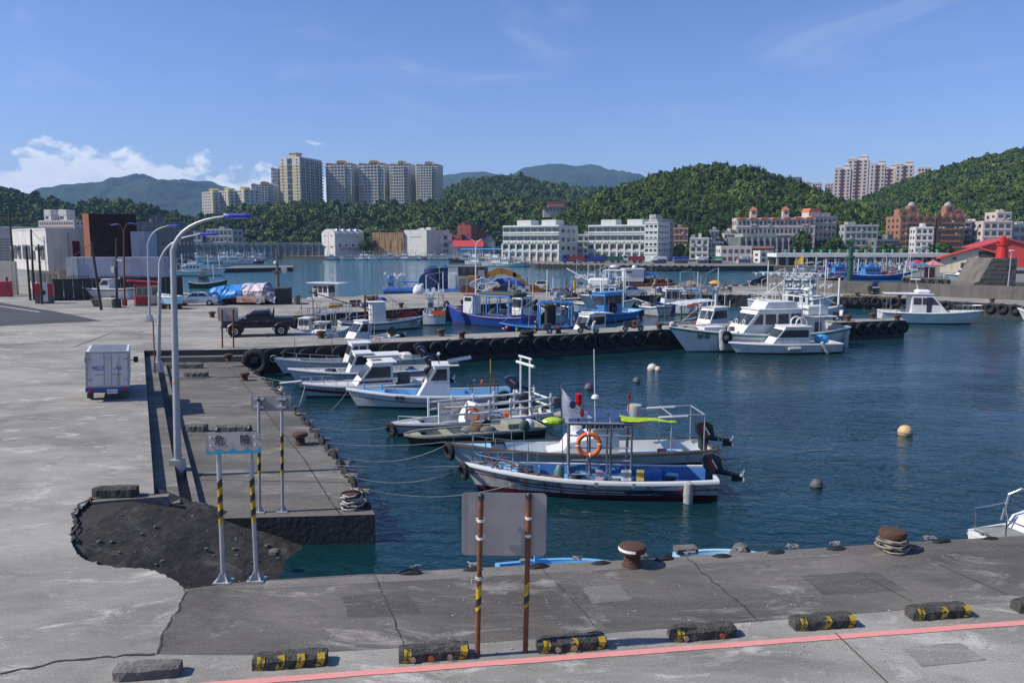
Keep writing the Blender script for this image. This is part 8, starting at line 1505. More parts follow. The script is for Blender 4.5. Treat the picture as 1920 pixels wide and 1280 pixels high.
def ft_lamps(u0, u1, z, n_):
 def f(t, H, fb):
  b = B();
  for s_ in (-1, 1): b.tube([(H.x(u0), s_*H.B*.42, z), (H.x(u1), s_*H.B*.42, z)], .025, 5)
  r_ = b.build('lamp_string', mGALV, t); me = B().ball((0, 0, -.18), .13, 7, 5, (1, 1, 1.5)).mesh('lamp_bulb', M('bulb_glass', (.55, .60, .60), (.45, .5, .5), rough=.1), True)
  for i in range(n_):
   for s_ in (-1, 1): put('lamp_bulb', me, r_, (H.x(u0+(u1-u0)*(i+.5)/n_), s_*H.B*.42, z))
 return f
def ft_outboard(m=mBLKP): return lambda t, H, fb: outboard(t, -H.L/2+.15, 0, fb+.05, .9, m, stripe=None)
mNET = M('net_blue', (.02, .06, .22), (.03, .09, .3), scale=5, rough=.95)
def farboat(label, px, py, wpx, flip, hull, house_m=mWHP, stripe=None, seed=0, Y=None, hk=1.0, masts=2, yaw=None, group='boats across the harbour', name='fishing_boat', bottom=mAFB, lamps=True, cat='boat'):
 p = P(px, py, WZ); Y = Y or min(p.y, 381 if px < 862 and px > 560 else 9e9); p = At(px, py, Y); L_ = wpx*Dp(p)/F; rr = random.Random(seed+px); yaw = (pi if flip else 0)+(yaw if yaw is not None else rr.uniform(-.25, .25)); t = thing(name, label, cat, (p.x, Y, WZ), yaw, group); fb = max(.9, L_*.085)*hk; H = Hull(t, L_, L_*.24, fb, fb*.75, fb*.35, L_*.08, hull, bottom, stripe, mWHP, mDKG, mDKG, fb*.4, .16, None, .75, 2.0, n=9, sw=fb*.12, soff=fb*.12, boot=fb*.12)
 u0 = rr.uniform(.18, .28); u1 = u0+rr.uniform(.22, .34); z1 = fb*2.5; w_ = L_*.13; b = B(); b.prism([(H.x(u0), fb*.6), (H.x(u1), fb*.6), (H.x(u1)-fb*.3, z1), (H.x(u0), z1)], -w_/2, w_/2); wh = b.build('wheelhouse', house_m, t); b = B(); b.bx(H.x(u0)-.2, H.x(u1), -w_*.6, w_*.6, z1, z1+.12); b.build('roof', house_m, wh); b = B(); n_ = 4
 me = B().box((0, 0, 0), ((H.x(u1)-H.x(u0))*.15, w_+.06, fb*.45)).mesh('window', mGLS)
 for i in range(n_): put('window', me, wh, (H.x(u0)+(H.x(u1)-H.x(u0)-fb*.3)*(i+.5)/n_, 0, z1-fb*.55))
 b = B(); b.bx(H.x(u0+.05), H.x(u1-.1), -w_*.35, w_*.35, z1+.12, z1+fb*.7); b.build('upper_deck', house_m, wh)
 ms = [u1+.12, u0-.08, .88][:masts]; tops = []
 for u in ms: h = fb*rr.uniform(4.0, 5.4); pole(t, (H.x(u), 0, fb*.5), (H.x(u), 0, h), L_*.006+.03, rr.choice([mWHP, mGALV, mWHP, mRUST]), 'mast', 5); tops.append((H.x(u), h))
 b = B()
 for s_ in (-1, 1): b.tube([H.pt(.08, H.gz(.08), s_, .1)+Vector((0, 0, fb*.55)), H.pt(.35, H.gz(.35), s_, .1)+Vector((0, 0, fb*.55))], .04, 4); b.tube([H.pt(.62, H.gz(.62), s_, .1)+Vector((0, 0, fb*.5)), H.pt(.95, H.gz(.95), s_, .05)+Vector((0, 0, fb*.5))], .04, 4); [b.tube([H.pt(u, H.gz(u), s_, .1), H.pt(u, H.gz(u), s_, .1)+Vector((0, 0, fb*.53))], .035, 4) for u in (.08, .2, .35, .62, .78, .95)]
 for a, c in zip(tops, tops[1:]): b.tube([(a[0], 0, a[1]), (c[0], 0, c[1])], .03, 4)
 if tops: b.tube([(tops[0][0], 0, tops[0][1]), tuple(H.pt(.98, H.gz(.98), 1))], .03, 4)
 tag(b.build('rigging', mGALV, t), kind='stuff')
 if lamps:
  b = B()
  for i in range(10): b.box((H.x(.1+.085*i), rr.choice((-1, 1))*w_*.7, z1+fb*rr.uniform(.3, 1.0)), (.35, .25, .35))
  tag(b.build('fishing_lamp', rr.choice([mWHP, mGALV]), t), kind='stuff'); k = B()
  for i in range(7): k.box((H.x(rr.uniform(.55, .9)), rr.uniform(-.3, .3)*w_*2, fb+.2), (rr.uniform(.4, 1), .6, .5))
  tag(k.build('deck_gear', rr.choice([mROPE, mORB, mSTR, mHB, mDKG, mSTM]), t), kind='stuff')
 return t
work('white boat with a long slanted cabin beside the black pier bollard', (606, 633), .95, (738, 627), .7, 2.2, mHW, None, (.42, .68, 2.0, mWHP, 1, 1.1), mDKW, feats=(ft_gear(.1, .4, 6, 3, [mWHP, mBLKP, cP]), ft_outboard(), ft_rail(.75, .95, .35)), name='motor_boat')
work('small white motor boat with a windscreen and steel arch behind the pickup', (566, 624), 1.0, (640, 612), .8, 2.0, mHW, None, None, mDKW, feats=(ft_frame(.35, .6, 2.2, mSTN), ft_gear(.3, .6, 4, 9, [mWHP]), lambda t, H, fb: cabin(t, H.x(.42), H.x(.62), 1.2, .6, 1.5, .5, .1, nwin=1)), name='motor_boat')
work('little white boat with a console and grey motor nearest the pickup tail', (545, 618), .9, (598, 606), .7, 1.7, mHW, None, (.35, .6, 1.5, mWHP, 1, .3), mDKW, feats=(ft_outboard(mGREYC), ft_gear(.2, .5, 3, 19)), name='motor_boat')
work('small open boat with an arched steel frame and yellow rolled awning beyond the pickup', (560, 604), .9, (672, 596), .7, 1.9, mHG, None, None, mDKG, feats=(ft_frame(.2, .75, 2.0, mSTN), lambda t, H, fb: B().lathe([(.13, -.9), (.13, .9)], (H.x(.4), 0, 2.1), 8, 'X').build('rolled_awning', mYLW, t), ft_gear(.2, .6, 5, 29)), name='motor_boat')
work('long white and blue striped boat with brown booms and a white box cabin', (795, 592), 1.15, (636, 602), .95, 2.6, mHW, mSTB, (.36, .52, 2.6, mWHP, 0, .05), mDKG, feats=(ft_rods(.55, 2, 7.5, mWOODB, .32), lambda t, H, fb: pole(t, (H.x(.30), 0, .6), (H.x(.30), 0, 3.3), .10, mWOODB, 'mast', 8), ft_gear(.55, .9, 9, 5, [mWOODB, mROPE, mNET, mORB]), ft_rail(.55, .9, .5, mSTR), lambda t, H, fb: [pole(t, (H.x(.1), y_, .6), (H.x(.1), y_, 2.6), .04, mGALV) for y_ in (-.8, .8)], lambda t, H, fb: B().tube([(H.x(-.1), 0, 2.6), (H.x(.45), 0, 2.5)], .05, 6).build('net_boom', mROPE, t)), foremat=mHB)
work('large dark blue wooden boat with red lines and a white house with a red roof', (838, 570), 1.85, (992, 592), 1.2, 3.2, mHB, mSTR, None, mDKG, mAFR, (ft_bow(), lambda t, H, fb: cabin(t, H.x(.62), H.x(.74), 1.4, 1.0, 2.9, .1, .15, nwin=1, wz=(.70, .9), roofm=mSTR), ft_frame(.15, .55, 3.0, mHC, None, .07, 4), ft_gear(.2, .6, 8, 7, [mNET, mNET, mROPE]), lambda t, H, fb: B().box((H.x(.3), 0, 3.15), (4.5, 2.2, .4), bev=.15).build('net_boat', mHGN, t)), rail_m=mHB)
def gantry():
 p = At(905, 560, 79); t = thing('squid_gantry', 'white and blue lattice net drum frame standing over the dark blue wooden boat', 'frame', (p.x, 79, WZ+3.2)); b = B(); z0, z1 = 0, At(905, 520, 79).z-WZ-3.2; w_ = 1.3
 for s_ in (-1, 1): b.tube([(0, s_*.0, z0), (s_*w_, 0, (z0+z1)*.38), (s_*w_*.9, 0, z1*.62), (0, 0, z1)], .05, 6); b.tube([(s_*w_*.5, .4, z0), (0, .4, z1)], .05, 6); b.tube([(s_*w_, 0, z1*.38), (-s_*w_*.9, 0, z1*.62)], .04, 6)
 b.build('lattice', mWHP, t); b = B(); b.tube([(-.15, .2, 0), (-.15, .2, z1)], .08, 6); b.tube([(.15, .2, 0), (.15, .2, z1)], .08, 6); b.tube([(-w_, .2, z1*.5), (w_, .2, z1*.5)], .07, 6); b.build('post', mHC, t)
gantry()
for i, (px, py, w_, fl, h_, Yy) in enumerate([(742, 556, 46, 0, mHB, 116), (1098, 546, 44, 0, mHW, 118), (1140, 545, 40, 1, mHB, 120), (972, 590, 46, 1, mHB, 80), (1052, 588, 52, 0, mHG, 77), (1122, 574, 52, 1, mHW, 92), (1290, 566, 44, 0, mHW, 88), (1330, 574, 46, 1, mHG, 82), (815, 585, 44, 0, mHW, 76)]):
 farboat(f'small rigged boat around the middle pier, {ordn(i+1)} of nine', px, py, w_, fl, h_, house_m=mHC if h_ is mHB else mWHP, seed=400+i*7, Y=Yy, group='small boats around the middle pier', masts=3, hk=1.15)
work('grey-white workboat with two tyre bumpers and a small open wheelhouse', (913, 588), 1.25, (1012, 584), 1.0, 2.4, mHG, None, (.25, .48, 2.7, mWHP, 2, .3), mDKW, feats=(ft_tyre(.50), ft_tyre(.05), ft_mast(.55, 3.6, mGALV, .03), ft_gear(.5, .85, 7, 11), ft_rail(.5, .9, .5)), bottom=mAFB)
work('blue open boat with a tall blue pole frame and red float at its bow', (936, 605), .85, (1072, 609), .6, 2.2, mHB, None, None, mDKD, feats=(ft_frame(.02, .45, 2.7, mHC, None, .07, 2), ft_gear(.35, .9, 14, 13, [mWHP, mORB, mDKB, mROPE, M('lime_plastic', (.25, .5, .05), (.2, .4, .05), rough=.5)]), lambda t, H, fb: B().ball(H.pt(.93, .4, -1)+Vector((0, -.15, 0)), .25).build('red_float', mSTR, t), lambda t, H, fb: B().box((H.x(.30), 0, 1.6), (.9, 1.3, 1.9), bev=.1).build('net_stack', M('net_black', (.02, .018, .02), (.04, .03, .03), scale=6, rough=.98), t)), rail_m=mHC)
work('old grey boat with a white mast and drum bow', (1006, 567), 1.6, (1088, 582), 1.1, 2.8, mHG, None, None, mDKG, feats=(ft_mast(.75, 5.2), ft_bow(), ft_gear(.3, .8, 8, 17), ft_rail(.4, .8, .6)), rail_m=mHG)
work('bright sky-blue boat with a blue wheelhouse carrying a big black tyre', (1078, 585), 1.3, (1192, 578), 1.0, 2.8, mHC, mHB, (.36, .66, 3.0, mHC, 2, .2), mDKL, feats=(ft_gear(.05, .32, 8, 23, [mWHP, mDKW, mDKL]), lambda t, H, fb: fender(t, (H.x(.52), -.98, 1.4), 'tyre', .42), ft_tyre(.75, .26), ft_tyre(.06, .26), ft_mast(.6, 4.2, mWHP, .09), lambda t, H, fb: B().box((H.x(.82), -.2, 2.2), (2.2, 1.3, .10), ry=-.75).build('slide_ramp', mWHP, t), ft_rail(.66, .9, .6, mHC)), rail_m=mHC)
work('white radar boat with a tall upper deck moored tight to the middle pier', (1192, 560), 1.8, (1074, 563), 1.5, 3.2, mHW, mSTB, (.36, .74, 3.3, mWHP, 3, .4), mDKW, mAFG, (ft_frame(.5, .82, 5.0, mWHP, None, .06, 2), lambda t, H, fb: B().lathe([(.5, 5.3), (.55, 5.4), (.5, 5.55), (.1, 5.6)], (H.x(.66), 0, 0), 14).build('radar_dome', mWHP, t, smooth=True), lambda t, H, fb: pole(t, (H.x(.66), 0, 4.9), (H.x(.66), 0, 5.4), .08, mWHP, 'radar_post'), lambda t, H, fb: B().box((H.x(.42), 0, 3.7), (2.4, 1.5, .8), bev=.2).build('upper_house', mWHP, t), ft_rods(.75, 2, 7, mWHP, .5)))
work('grey boat with dark bottom and a ring on its bow beside the strong blue boat', (1187, 558), 1.7, (1246, 573), 1.2, 2.6, mHG, mSTB, None, mDKG, mAFR, (lambda t, H, fb: fender(t, H.pt(.72, .95, -1)+Vector((0, -.1, 0)), 'tyre', .28), ft_gear(.3, .8, 5, 41, [mROPE, mWHP, mORB])))
work('strong blue boat with a white-roofed wheelhouse and rows of blue tubs', (1221, 563), 1.45, (1320, 568), 1.1, 2.8, mHB, None, (.42, .80, 2.75, mWHP, 3, .25), mHC, mAFR, (ft_bow(), lambda t, H, fb: [B().lathe([(.32, 0), (.36, .7), (.3, .75)], (H.x(.06+.09*i), -.4+.8*(i % 2), fb-.1), 12).build('tub', mDKD, t, smooth=True) for i in range(5)], ft_frame(.1, .42, 2.6, mHC, None, .06, 2), ft_gear(.05, .4, 5, 43, [mDKD, mHC])), rail_m=mHC)
work('low white cabin boat with a flat pointed roof just behind the long pier scooters', (1054, 621), .85, (1182, 614), .62, 2.2, mHW, None, (.46, .80, 2.1, mWHP, 1, .9), mDKL, feats=(ft_gear(.05, .4, 7, 47, [mDKL, mDKB, mWHP]), lambda t, H, fb: B().box((H.x(.50), 0, 2.18), (2.4, 1.6, .06), ry=-.06).build('sun_roof', mWHP, t)), name='motor_boat')
work('white cabin boat with railed foredeck behind the bow of the big white fishing boat', (1266, 612), 1.05, (1386, 604), .85, 2.4, mHW, None, (.30, .62, 2.4, mWHP, 1, 1.0), mDKW, feats=(ft_rail(.62, .95, .4), ft_mast(.4, 3.6, mWHP, .08), ft_gear(.05, .3, 5, 53)), name='motor_boat', fore=.4)
work('green framed boat under a white tarpaulin awning behind the big fishing boat bow', (1236, 605), 1.0, (1330, 594), .8, 2.3, mHGN, None, None, mDKG, feats=(ft_frame(.1, .75, 2.5, M('frame_green', (.03, .16, .07), (.025, .12, .05), rough=.6), None, .05, 3), lambda t, H, fb: B().loft([[(H.x(.05)+H.L*.75*i/12, -1.05+2.1*j/6, 2.56+.16*sin(pi*j/6)+.10*noise.noise(Vector((i*.7, j*.8, 3)))-.12*abs(i-6)/6) for j in range(7)] for i in range(13)]).build('awning_tarp', mWHP, t, recalc=False), lambda t, H, fb: lifering(t, (H.x(.55), -.85, 1.6), .3), ft_gear(.2, .8, 8, 57)))
work('white squid boat hung with glass lamps and a yellow flag near the breakwater', (1566, 553), 2.2, (1408, 557), 1.6, 3.4, mHW, mHC, (.42, .78, 4.2, mWHP, 3, .5), mDKW, feats=(ft_lamps(.05, .9, 4.6, 9), ft_mast(.2, 6.0), ft_mast(.88, 6.2), ft_rail(.05, .4, .8, mWHP), ft_gear(.05, .4, 10, 61), lambda t, H, fb: pole(t, (H.x(.62), 0, 4.2), (H.x(.62), 0, 6.8), .04, mYLW, 'flag_pole'), lambda t, H, fb: B().loft([[(H.x(.62)-.1-.9*q, .1*sin(q*4), 6.6-.7*q+dz_) for dz_ in (0, -.9+.5*q)] for q in (0, .3, .6, 1)]).build('yellow_flag', mYLW, t, recalc=False)), name='squid_boat')
work('white boat with crossed steel rigging and lamps lying just beyond the big white fishing boat', (1580, 572), 1.9, (1424, 574), 1.5, 3.2, mHW, None, (.35, .62, 3.4, mWHP, 3, .4), mDKW, feats=(ft_lamps(.1, .9, 3.9, 8), ft_mast(.3, 5.6, mGALV), ft_mast(.7, 5.2, mGALV), ft_mast(.95, 4.6, mWHP, .1), ft_frame(.05, .3, 3.0, mWHP), ft_gear(.1, .35, 9, 67), lambda t, H, fb: B().tube([(H.x(.9), .4, 2), (H.x(.3), -.6, 5.4)], .05, 6).build('boom', mGALV, t), lambda t, H, fb: B().tube([(H.x(.4), .4, 5.0), (H.x(.0), -.6, 2.2)], .05, 6).build('boom', mGALV, t)), name='squid_boat')
t, L_ = moor('yacht', 'white sport-fishing yacht with tinted cabin windows below the breakwater wall', (1846, 580), 1.5, (1650, 579), 1.35)
H = Hull(t, L_, 3.4, 1.15, .25, .05, 1.6, mHW, mAFB, mSTB, mWHP, mDKW, mDKW, .35, .46, mDKW, .88, 2.2, .12, .05, .12); c_ = cabin(t, H.x(.28), H.x(.64), 2.6, 1.0, 2.95, 1.6, .3, nwin=3, wz=(.48, .84), wx0=.1, glass=M('tinted_glass', (.03, .025, .05), (.05, .045, .08), rough=.1)); b = B(); b.bx(H.x(.42), H.x(.465), -1.32, -1.26, 1.05, 2.7); b.build('door', MATS['tinted_glass'], c_); b = B(); b.box((H.x(.40), 0, 3.2), (1.3, 1.5, .4), bev=.15); b.build('flybridge', mWHP, c_); b = B(); b.box((H.x(.18), 0, 2.98), (2.8, 2.3, .07)); b.build('sun_awning', mWHP, t); pole(t, (H.x(.36), 0, 3.3), (H.x(.33), 0, 4.4), .05, mWHP, 'radar_arch'); b = B(); b.box((H.x(.33), 0, 4.42), (.9, .7, .1), bev=.04); b.build('radar_bar', mWHP, t); rail(t, [H.pt(u, H.gz(u)+.02, -1, .1) for u in (.98, .9, .82, .74)], .5, .025, mid=False); rail(t, [H.pt(u, H.gz(u)+.02, 1, .1) for u in (.98, .9, .82, .74)], .5, .025, mid=False); [pole(t, (H.x(.08), y_, 1.2), (H.x(.08), y_, 2.95), .03) for y_ in (-1, 1)]
work('small white boat with a red stripe cut by the right edge of the photo', (1908, 577), 1.3, (2010, 590), 1.0, 2.2, mHW, mSTR, (.3, .55, 2.2, mHB, 1, .3), mDKD)
t, L_ = moor('motor_boat', 'white boat with bent steel rails and a grey platform at the near quay', (2080, 962), .62, (1812, 1006), .50)
t.location.z -= .34; t.location.x += .75; H = Hull(t, L_, 1.9, .70, .15, .0, .8, mHW, mAFB, None, mWHP, mDKW, mDKW, .2, .3, mDKW, .9, 2.1, aft=.12); b = B(); b.box((H.x(.12), .0, .76), (.95, 1.5, .07), bev=.02); b.build('platform', mDKG, t); b = B(); b.loft([[(H.x(.26)+x, -.85+y*.0, z), (H.x(.26)+x, .85, z)] for x, y, z in ((0, 0, .7), (.25, 0, 1.0), (.9, 0, 1.12), (1.9, 0, 1.05))]); b.build('seat_back', mWHP, t, recalc=False); b = B(); b.tube([(H.x(.03), -.75, .74), (H.x(.02), -.75, 1.35), (H.x(.22), -.75, 1.40), (H.x(.25), -.75, .9)], .022, 7); b.tube([(H.x(.03), .75, .74), (H.x(.02), .75, 1.35), (H.x(.22), .75, 1.40), (H.x(.25), .75, .9)], .022, 7); b.tube([(H.x(.02), -.75, 1.35), (H.x(.02), -.2, 1.35), (H.x(.02), -.2, .75)], .022, 7); b.build('stern_rail', mSTN, t); b = B(); b.tube([(H.x(.22), -.8, .9), (H.x(.26), -.8, 1.6), (H.x(.30), -.6, 1.8), (H.x(.30), .6, 1.8), (H.x(.26), .8, 1.6), (H.x(.22), .8, .9)], .03, 8); b.build('arch', mSTN, t)
t, L_ = moor('rowing_boat', 'bright blue boat tucked under the near quay edge beside the white-marked bollard', (1172, 1043), .72, (935, 1065), .62)
t.location.y -= .42; H = Hull(t, L_, 1.5, .62, .08, .03, .5, mHC, mAFB, None, mDKB, mDKB, mDKB, .4, .15, mDKB, .8, 2.2); b = B(); b.box(H.pt(.33, .72, 1, .1), (.12, .12, .26)); b.build('mooring_post', mDKB, t)
t, L_ = moor('rowing_boat', 'sky blue boat with a grey tarpaulin hump showing above the near quay edge', (1420, 1028), .72, (1268, 1043), .62)
t.location.y -= .36; H = Hull(t, L_, 1.3, .62, .12, .03, .4, mHC, mAFB, None, mDKL, mDKL, mDKL, .4, .15, mDKL, .8, 2.2); b = B(); b.lathe([(.36, .45), (.30, .7), (.16, .98), (.03, 1.04)], (H.x(.74), 0, 0), 9); b.build('tarpaulin', M('grey_green_tarp', (.12, .13, .12), (.07, .08, .07), scale=3, rough=.8), t); b = B(); b.box((H.x(.05), -.1, .98), (.5, .3, .12)); b.build('grey_box', mGREYC, t)
def dredger():
 p = P(812, 545, .2); Y = P(812, 549, 0).y+4.5; x0, x1 = At(726, 540, Y).x, At(985, 540, Y).x; w_ = x1-x0; t = thing('dredger', 'long blue work barge with a white deckhouse, blue drums and a teal canopy', 'barge', ((x0+x1)/2, Y, WZ)); b = B(); b.prism([(-w_/2, 1.3), (-w_/2+.8, .1), (w_/2-.4, .1), (w_/2, 1.3), (w_/2, 1.9), (-w_/2, 1.9)], -2.6, 2.6); b.build('hull', mHB, t); b = B(); b.bx(-w_/2-.02, w_/2+.02, -2.68, -2.6, 1.55, 1.85); b.build('rubbing_strake', mHC, t)
 q = lambda px: At(px, 540, Y).x-t.location.x; zz = lambda py: At(850, py, Y).z-WZ; b = B(); b.bx(q(842), q(915), -1.6, 1.8, 1.9, zz(500)); dh = b.build('deckhouse', mWHP, t); b = B(); b.bx(q(841), q(916), -1.68, 1.9, zz(500), zz(500)+.15); b.build('roof', mDKG, dh); me = B().box((0, -1.62, 0), (1.1, .1, 1.2)).mesh('window', mGLS)
 for px in (868, 882, 896, 908): put('window', me, dh, (q(px), 0, zz(508)))
 b = B(); b.box((q(831), 0, zz(501)), (q(856)-q(806)+.2, 3.4, .12), ry=-.05); b.build('canopy', M('canopy_teal', (.08, .32, .25), (.06, .25, .2), rough=.6), t); [pole(t, (q(826), y_, 1.9), (q(826), y_, zz(502)), .07, mWHP) for y_ in (-1.5, 1.5)]
 b = B(); b.bx(q(844), q(856), -1.75, -1.62, 1.9, zz(512)); b.build('doorway', mWHP, t)
 for px, r in ((812, 1.15), (836, 1.05)): b = B(); b.lathe([(r*.9, 0), (r, .2), (r, 2.6), (r*.7, 2.9), (r*.2, 3.1)], (q(px), -.6, 1.9), 16); b.build('tank', M('tank_navy', (.018, .04, .16), (.015, .03, .11), scale=1, rough=.6), t, smooth=True)
 b = B(); b.lathe([(1.25, -.3), (1.25, -.2), (.8, -.2), (.8, .5), (1.25, .5), (1.25, .6)], (q(806), -2.0, 2.9), 18, 'Y'); b.build('hose_reel', MATS['tank_navy'], t); b = B(); b.lathe([(.82, -.18), (.95, 0), (.95, .3), (.82, .48)], (q(806), -2.0, 2.9), 16, 'Y'); b.build('hose', mROPE, t); b = B(); b.ball((q(795), -1.9, 2.4), .5); b.build('white_float', mWHP, t, smooth=True); b = B(); b.tube([(q(752), -1.8, 1.9), (q(752), -1.8, 2.9), (q(790), -1.8, 2.8)], .1, 6); b.build('handrail', mHC, t); b = B(); b.lathe([(.5, 0), (.5, q(780)-q(728))], (q(728), -2.9, .9), 10, 'X'); b.build('roller_fender', mTYRE, t, smooth=True)
dredger()
def excavator():
 Y = P(905, 549).y+1.2; p = At(882, 545, Y); t = thing('excavator', 'orange-yellow excavator with its long bent arm and rusty bucket resting on the pier', 'excavator', (p.x, Y, 0)); q = lambda px: At(px, 540, Y).x-p.x; zz = lambda py: At(930, py, Y).z; mEX = M('excavator_yellow', (.48, .24, .02), (.36, .15, .02), scale=1.2, rough=.6, streak=((.14, .06, .02), 2, .5, .75)); mBK = M('bucket_rust', (.30, .085, .02), (.2, .06, .02), scale=1.5, rough=.85)
 b = B(); b.bx(q(862), q(903), -1.1, 1.3, zz(535), zz(521)); b.build('engine_deck', M('excavator_grey', (.20, .19, .15), (.14, .13, .1), scale=1, rough=.7), t); b = B(); b.bx(q(878), q(900), -1.0, 1.0, zz(521), zz(517)); b.build('engine_cover', mEX, t); b = B(); b.prism([(q(896), zz(521)), (q(910), zz(521)), (q(908), zz(507)), (q(897), zz(507))], -1.0, .1); b.build('cab', mGRY, t)
 for s_ in (-.9, .9): b = B(); n_ = 8; pts = [(q(864)+.4+.42*cos(pi/2+pi*i/n_), .42+.42*sin(pi/2+pi*i/n_)) for i in range(n_+1)]+[(q(900)-.4+.42*cos(-pi/2+pi*i/n_), .42+.42*sin(-pi/2+pi*i/n_)) for i in range(n_+1)]; b.prism(pts, s_-.28, s_+.28); b.build('crawler_track', mRUST, t)
 def arm(nm, pts, m):
  b = B(); b.loft([[(x, -.22, z-h), (x, .22, z-h), (x, .22, z+h), (x, -.22, z+h)] for x, z, h in pts], closed=True, cap=True); return b.build(nm, m, t)
 arm('boom', [(q(903), zz(523), .22), (q(918), zz(514), .38), (q(932), zz(508.5), .45), (q(942), zz(508.5), .42), (q(956), zz(512), .36), (q(968), zz(516), .30)], mEX); arm('dipper_arm', [(q(962), zz(514), .30), (q(974), zz(520), .38), (q(986), zz(532), .26), (q(995), zz(541), .2)], mEX)
 b = B(); b.tube([(q(918), -.1, zz(526)), (q(934), -.1, zz(511))], .10, 8); b.build('hydraulic_ram', mGALV, t); b = B(); b.prism([(q(990), zz(534)), (q(1000), zz(533)), (q(1010), zz(537)), (q(1017), zz(546)), (q(992), zz(546))], -.7, .7); bk = b.build('bucket', mBK, t)
 for i in range(4): k = B(); k.prism([(q(1001)+i*.45, zz(545)), (q(1001)+i*.45+.25, zz(545)), (q(1001)+i*.45+.12, zz(549))], -.78, -.70); k.build('bucket_tooth', mBK, bk)
excavator()
def tarp_pile(label, px, py, Yoff, r, m, seed, sz=(1.8, 1, .9), name='tarpaulin_pile'):
 p = P(px, py); b = B(); b.ball((0, 0, .3), r, 16, 10, sz); rr = random.Random(seed)
 b.v = [(x*(1+.22*noise.noise(Vector((x*2+seed, y*2, z*2)))), y*(1+.2*noise.noise(Vector((x*2, y*2+seed, z*2)))), max(0, z*(1+.3*noise.noise(Vector((x*2, y*2, z*2+seed)))))) for x, y, z in b.v]; o = b.build(name, m, loc=(p.x, p.y+Yoff, 0)); return tag(o, label, 'pile')
tarp_pile('heap of nets under a crumpled dark blue tarpaulin beneath the excavator arm', 952, 549, 4.5, 1.15, M('navy_tarp', (.02, .05, .22), (.02, .09, .34), scale=2, rough=.55), 3, (2.2, 1, 1.3)); tarp_pile('pale heap of ropes and sacks left of the blue tarpaulin heap', 925, 553, 3.0, 1.0, mROPE, 5, (1.5, 1, 1.2)); tarp_pile('white bulk bag standing on the pier in front of the blue barge', 784, 551, .8, .75, mWHP, 8, (1.1, 1, 1.1), 'bulk_bag')
def white_barge():
 Y = P(1212, 537).y+4.5; p = At(1212, 540, Y); t = thing('crane_barge', 'rusty barge with a tall white cabin box and a blue crane frame', 'barge', (p.x, Y, WZ)); q = lambda px: At(px, 535, Y).x-p.x; zz = lambda py: At(1212, py, Y).z-WZ; b = B(); b.prism([(q(1158), 1.0), (q(1164), .1), (q(1252), .1), (q(1262), 1.2), (q(1262), 1.9), (q(1158), 1.7)], -2.4, 2.4); b.build('hull', mRUST, t); b = B(); b.bx(q(1168), q(1204), -1.4, 1.6, zz(527), zz(505)); cb = b.build('cabin_box', mWHP, t); b = B(); b.bx(q(1166), q(1206), -1.6, 1.8, zz(505), zz(505)+.15); b.build('roof', mWHP, cb); b = B(); b.bx(q(1172), q(1182), -1.45, -1.38, zz(511), zz(508)); b.build('window', mGLS, cb); b = B(); b.bx(q(1170), q(1200), -1.2, 1.4, 1.8, zz(527)); b.build('pedestal', mDGR, t)
 b = B(); b.tube([(q(1207), 0, 1.8), (q(1207), 0, zz(503))], .16, 8); b.box(((q(1204)+q(1230))/2, 0, zz(514)), (q(1230)-q(1204), .5, .5)); b.tube([(q(1228), 0, 1.8), (q(1228), 0, zz(514))], .15, 8); b.build('crane_frame', mHC, t); bits(t, q(1206), q(1258), 3, 1.9, 16, 71, [mHGN, mWOODB, mROPE, mDGR, mRUST], 2.2); b = B(); b.torus((q(1260), -2.3, 1.3), .5, .2, 'Y', 14, 6); b.build('tyre_bumper', mTYRE, t)
 b = B(); b.ball((q(1190), .3, zz(502)), .5, 10, 7); b.build('searchlight', mGALV, t); b = B(); b.torus((q(1222), .3, zz(503)), .5, .12, 'X', 14, 6); b.build('cable_drum', mBLKP, t)
white_barge()
work('small white flat-roofed passenger boat at the far edge of the middle pier', (646, 555), 1.5, (586, 556), 1.3, 2.4, mHW, None, (.12, .62, 3.0, mWHP, 3, .1), mDKW, feats=(lambda t, H, fb: B().box((H.x(.48), 0, 3.1), (5.0, 2.1, .1)).build('flat_roof', mWHP, t), ft_mast(.3, 5.4, mGALV, .03)), name='motor_boat')
work('boat with black nets, crates and a red tub behind the white radar boat', (1108, 534), 1.8, (1176, 535), 1.6, 2.8, mHB, None, None, mDKG, feats=(ft_gear(.15, .85, 14, 73, [M('net_green', (.04, .12, .05), (.03, .09, .04), rough=.95), mSTR, mYLW, mBLKP], 1.6), ft_frame(.05, .3, 2.9, mWHP)))
def on_land(label, bow, stern, Bm, hull, stripe, house, zlift=.45, name='hauled_boat'):
 a, c = P(*bow, 1.0), P(*stern, 1.0); d = a-c; d.z = 0; o = (a+c)/2; t = thing(name, label, 'boat', (o.x, o.y, zlift), atan2(d.y, d.x)); t.scale.y = -1 if d.x < 0 else 1; H = Hull(t, d.length, Bm, .85, .25, .0, 1.3, hull, mHW if hull is mHW else mAFB, stripe, mWHP, mDKW, mDKW, .3, .4, mDKW, .85, 2.2)
 if house: cabin(t, H.x(house[0]), H.x(house[1]), Bm*.7, .75, house[2], .8, .1, nwin=1)
 for u in (.25, .6): b = B(); b.box((H.x(u), 0, -.25), (.3, Bm*.8, .4)); b.build('support_block', mWOODB, t)
 return t, H
t, H = on_land('white motor yacht hauled out on the yard in front of the black hoarding', (131, 545), (246, 545), 2.4, mHW, mSTB, (.30, .52, 1.9)); rail(t, [H.pt(u, H.gz(u)+.02, -1, .1) for u in (.95, .88, .8, .72)], .35, .02, mid=False); b = B(); b.lathe([(.2, 0), (.2, .3)], (H.x(.2), 0, 1.9), 10); b.build('radar_dome', mWHP, t)
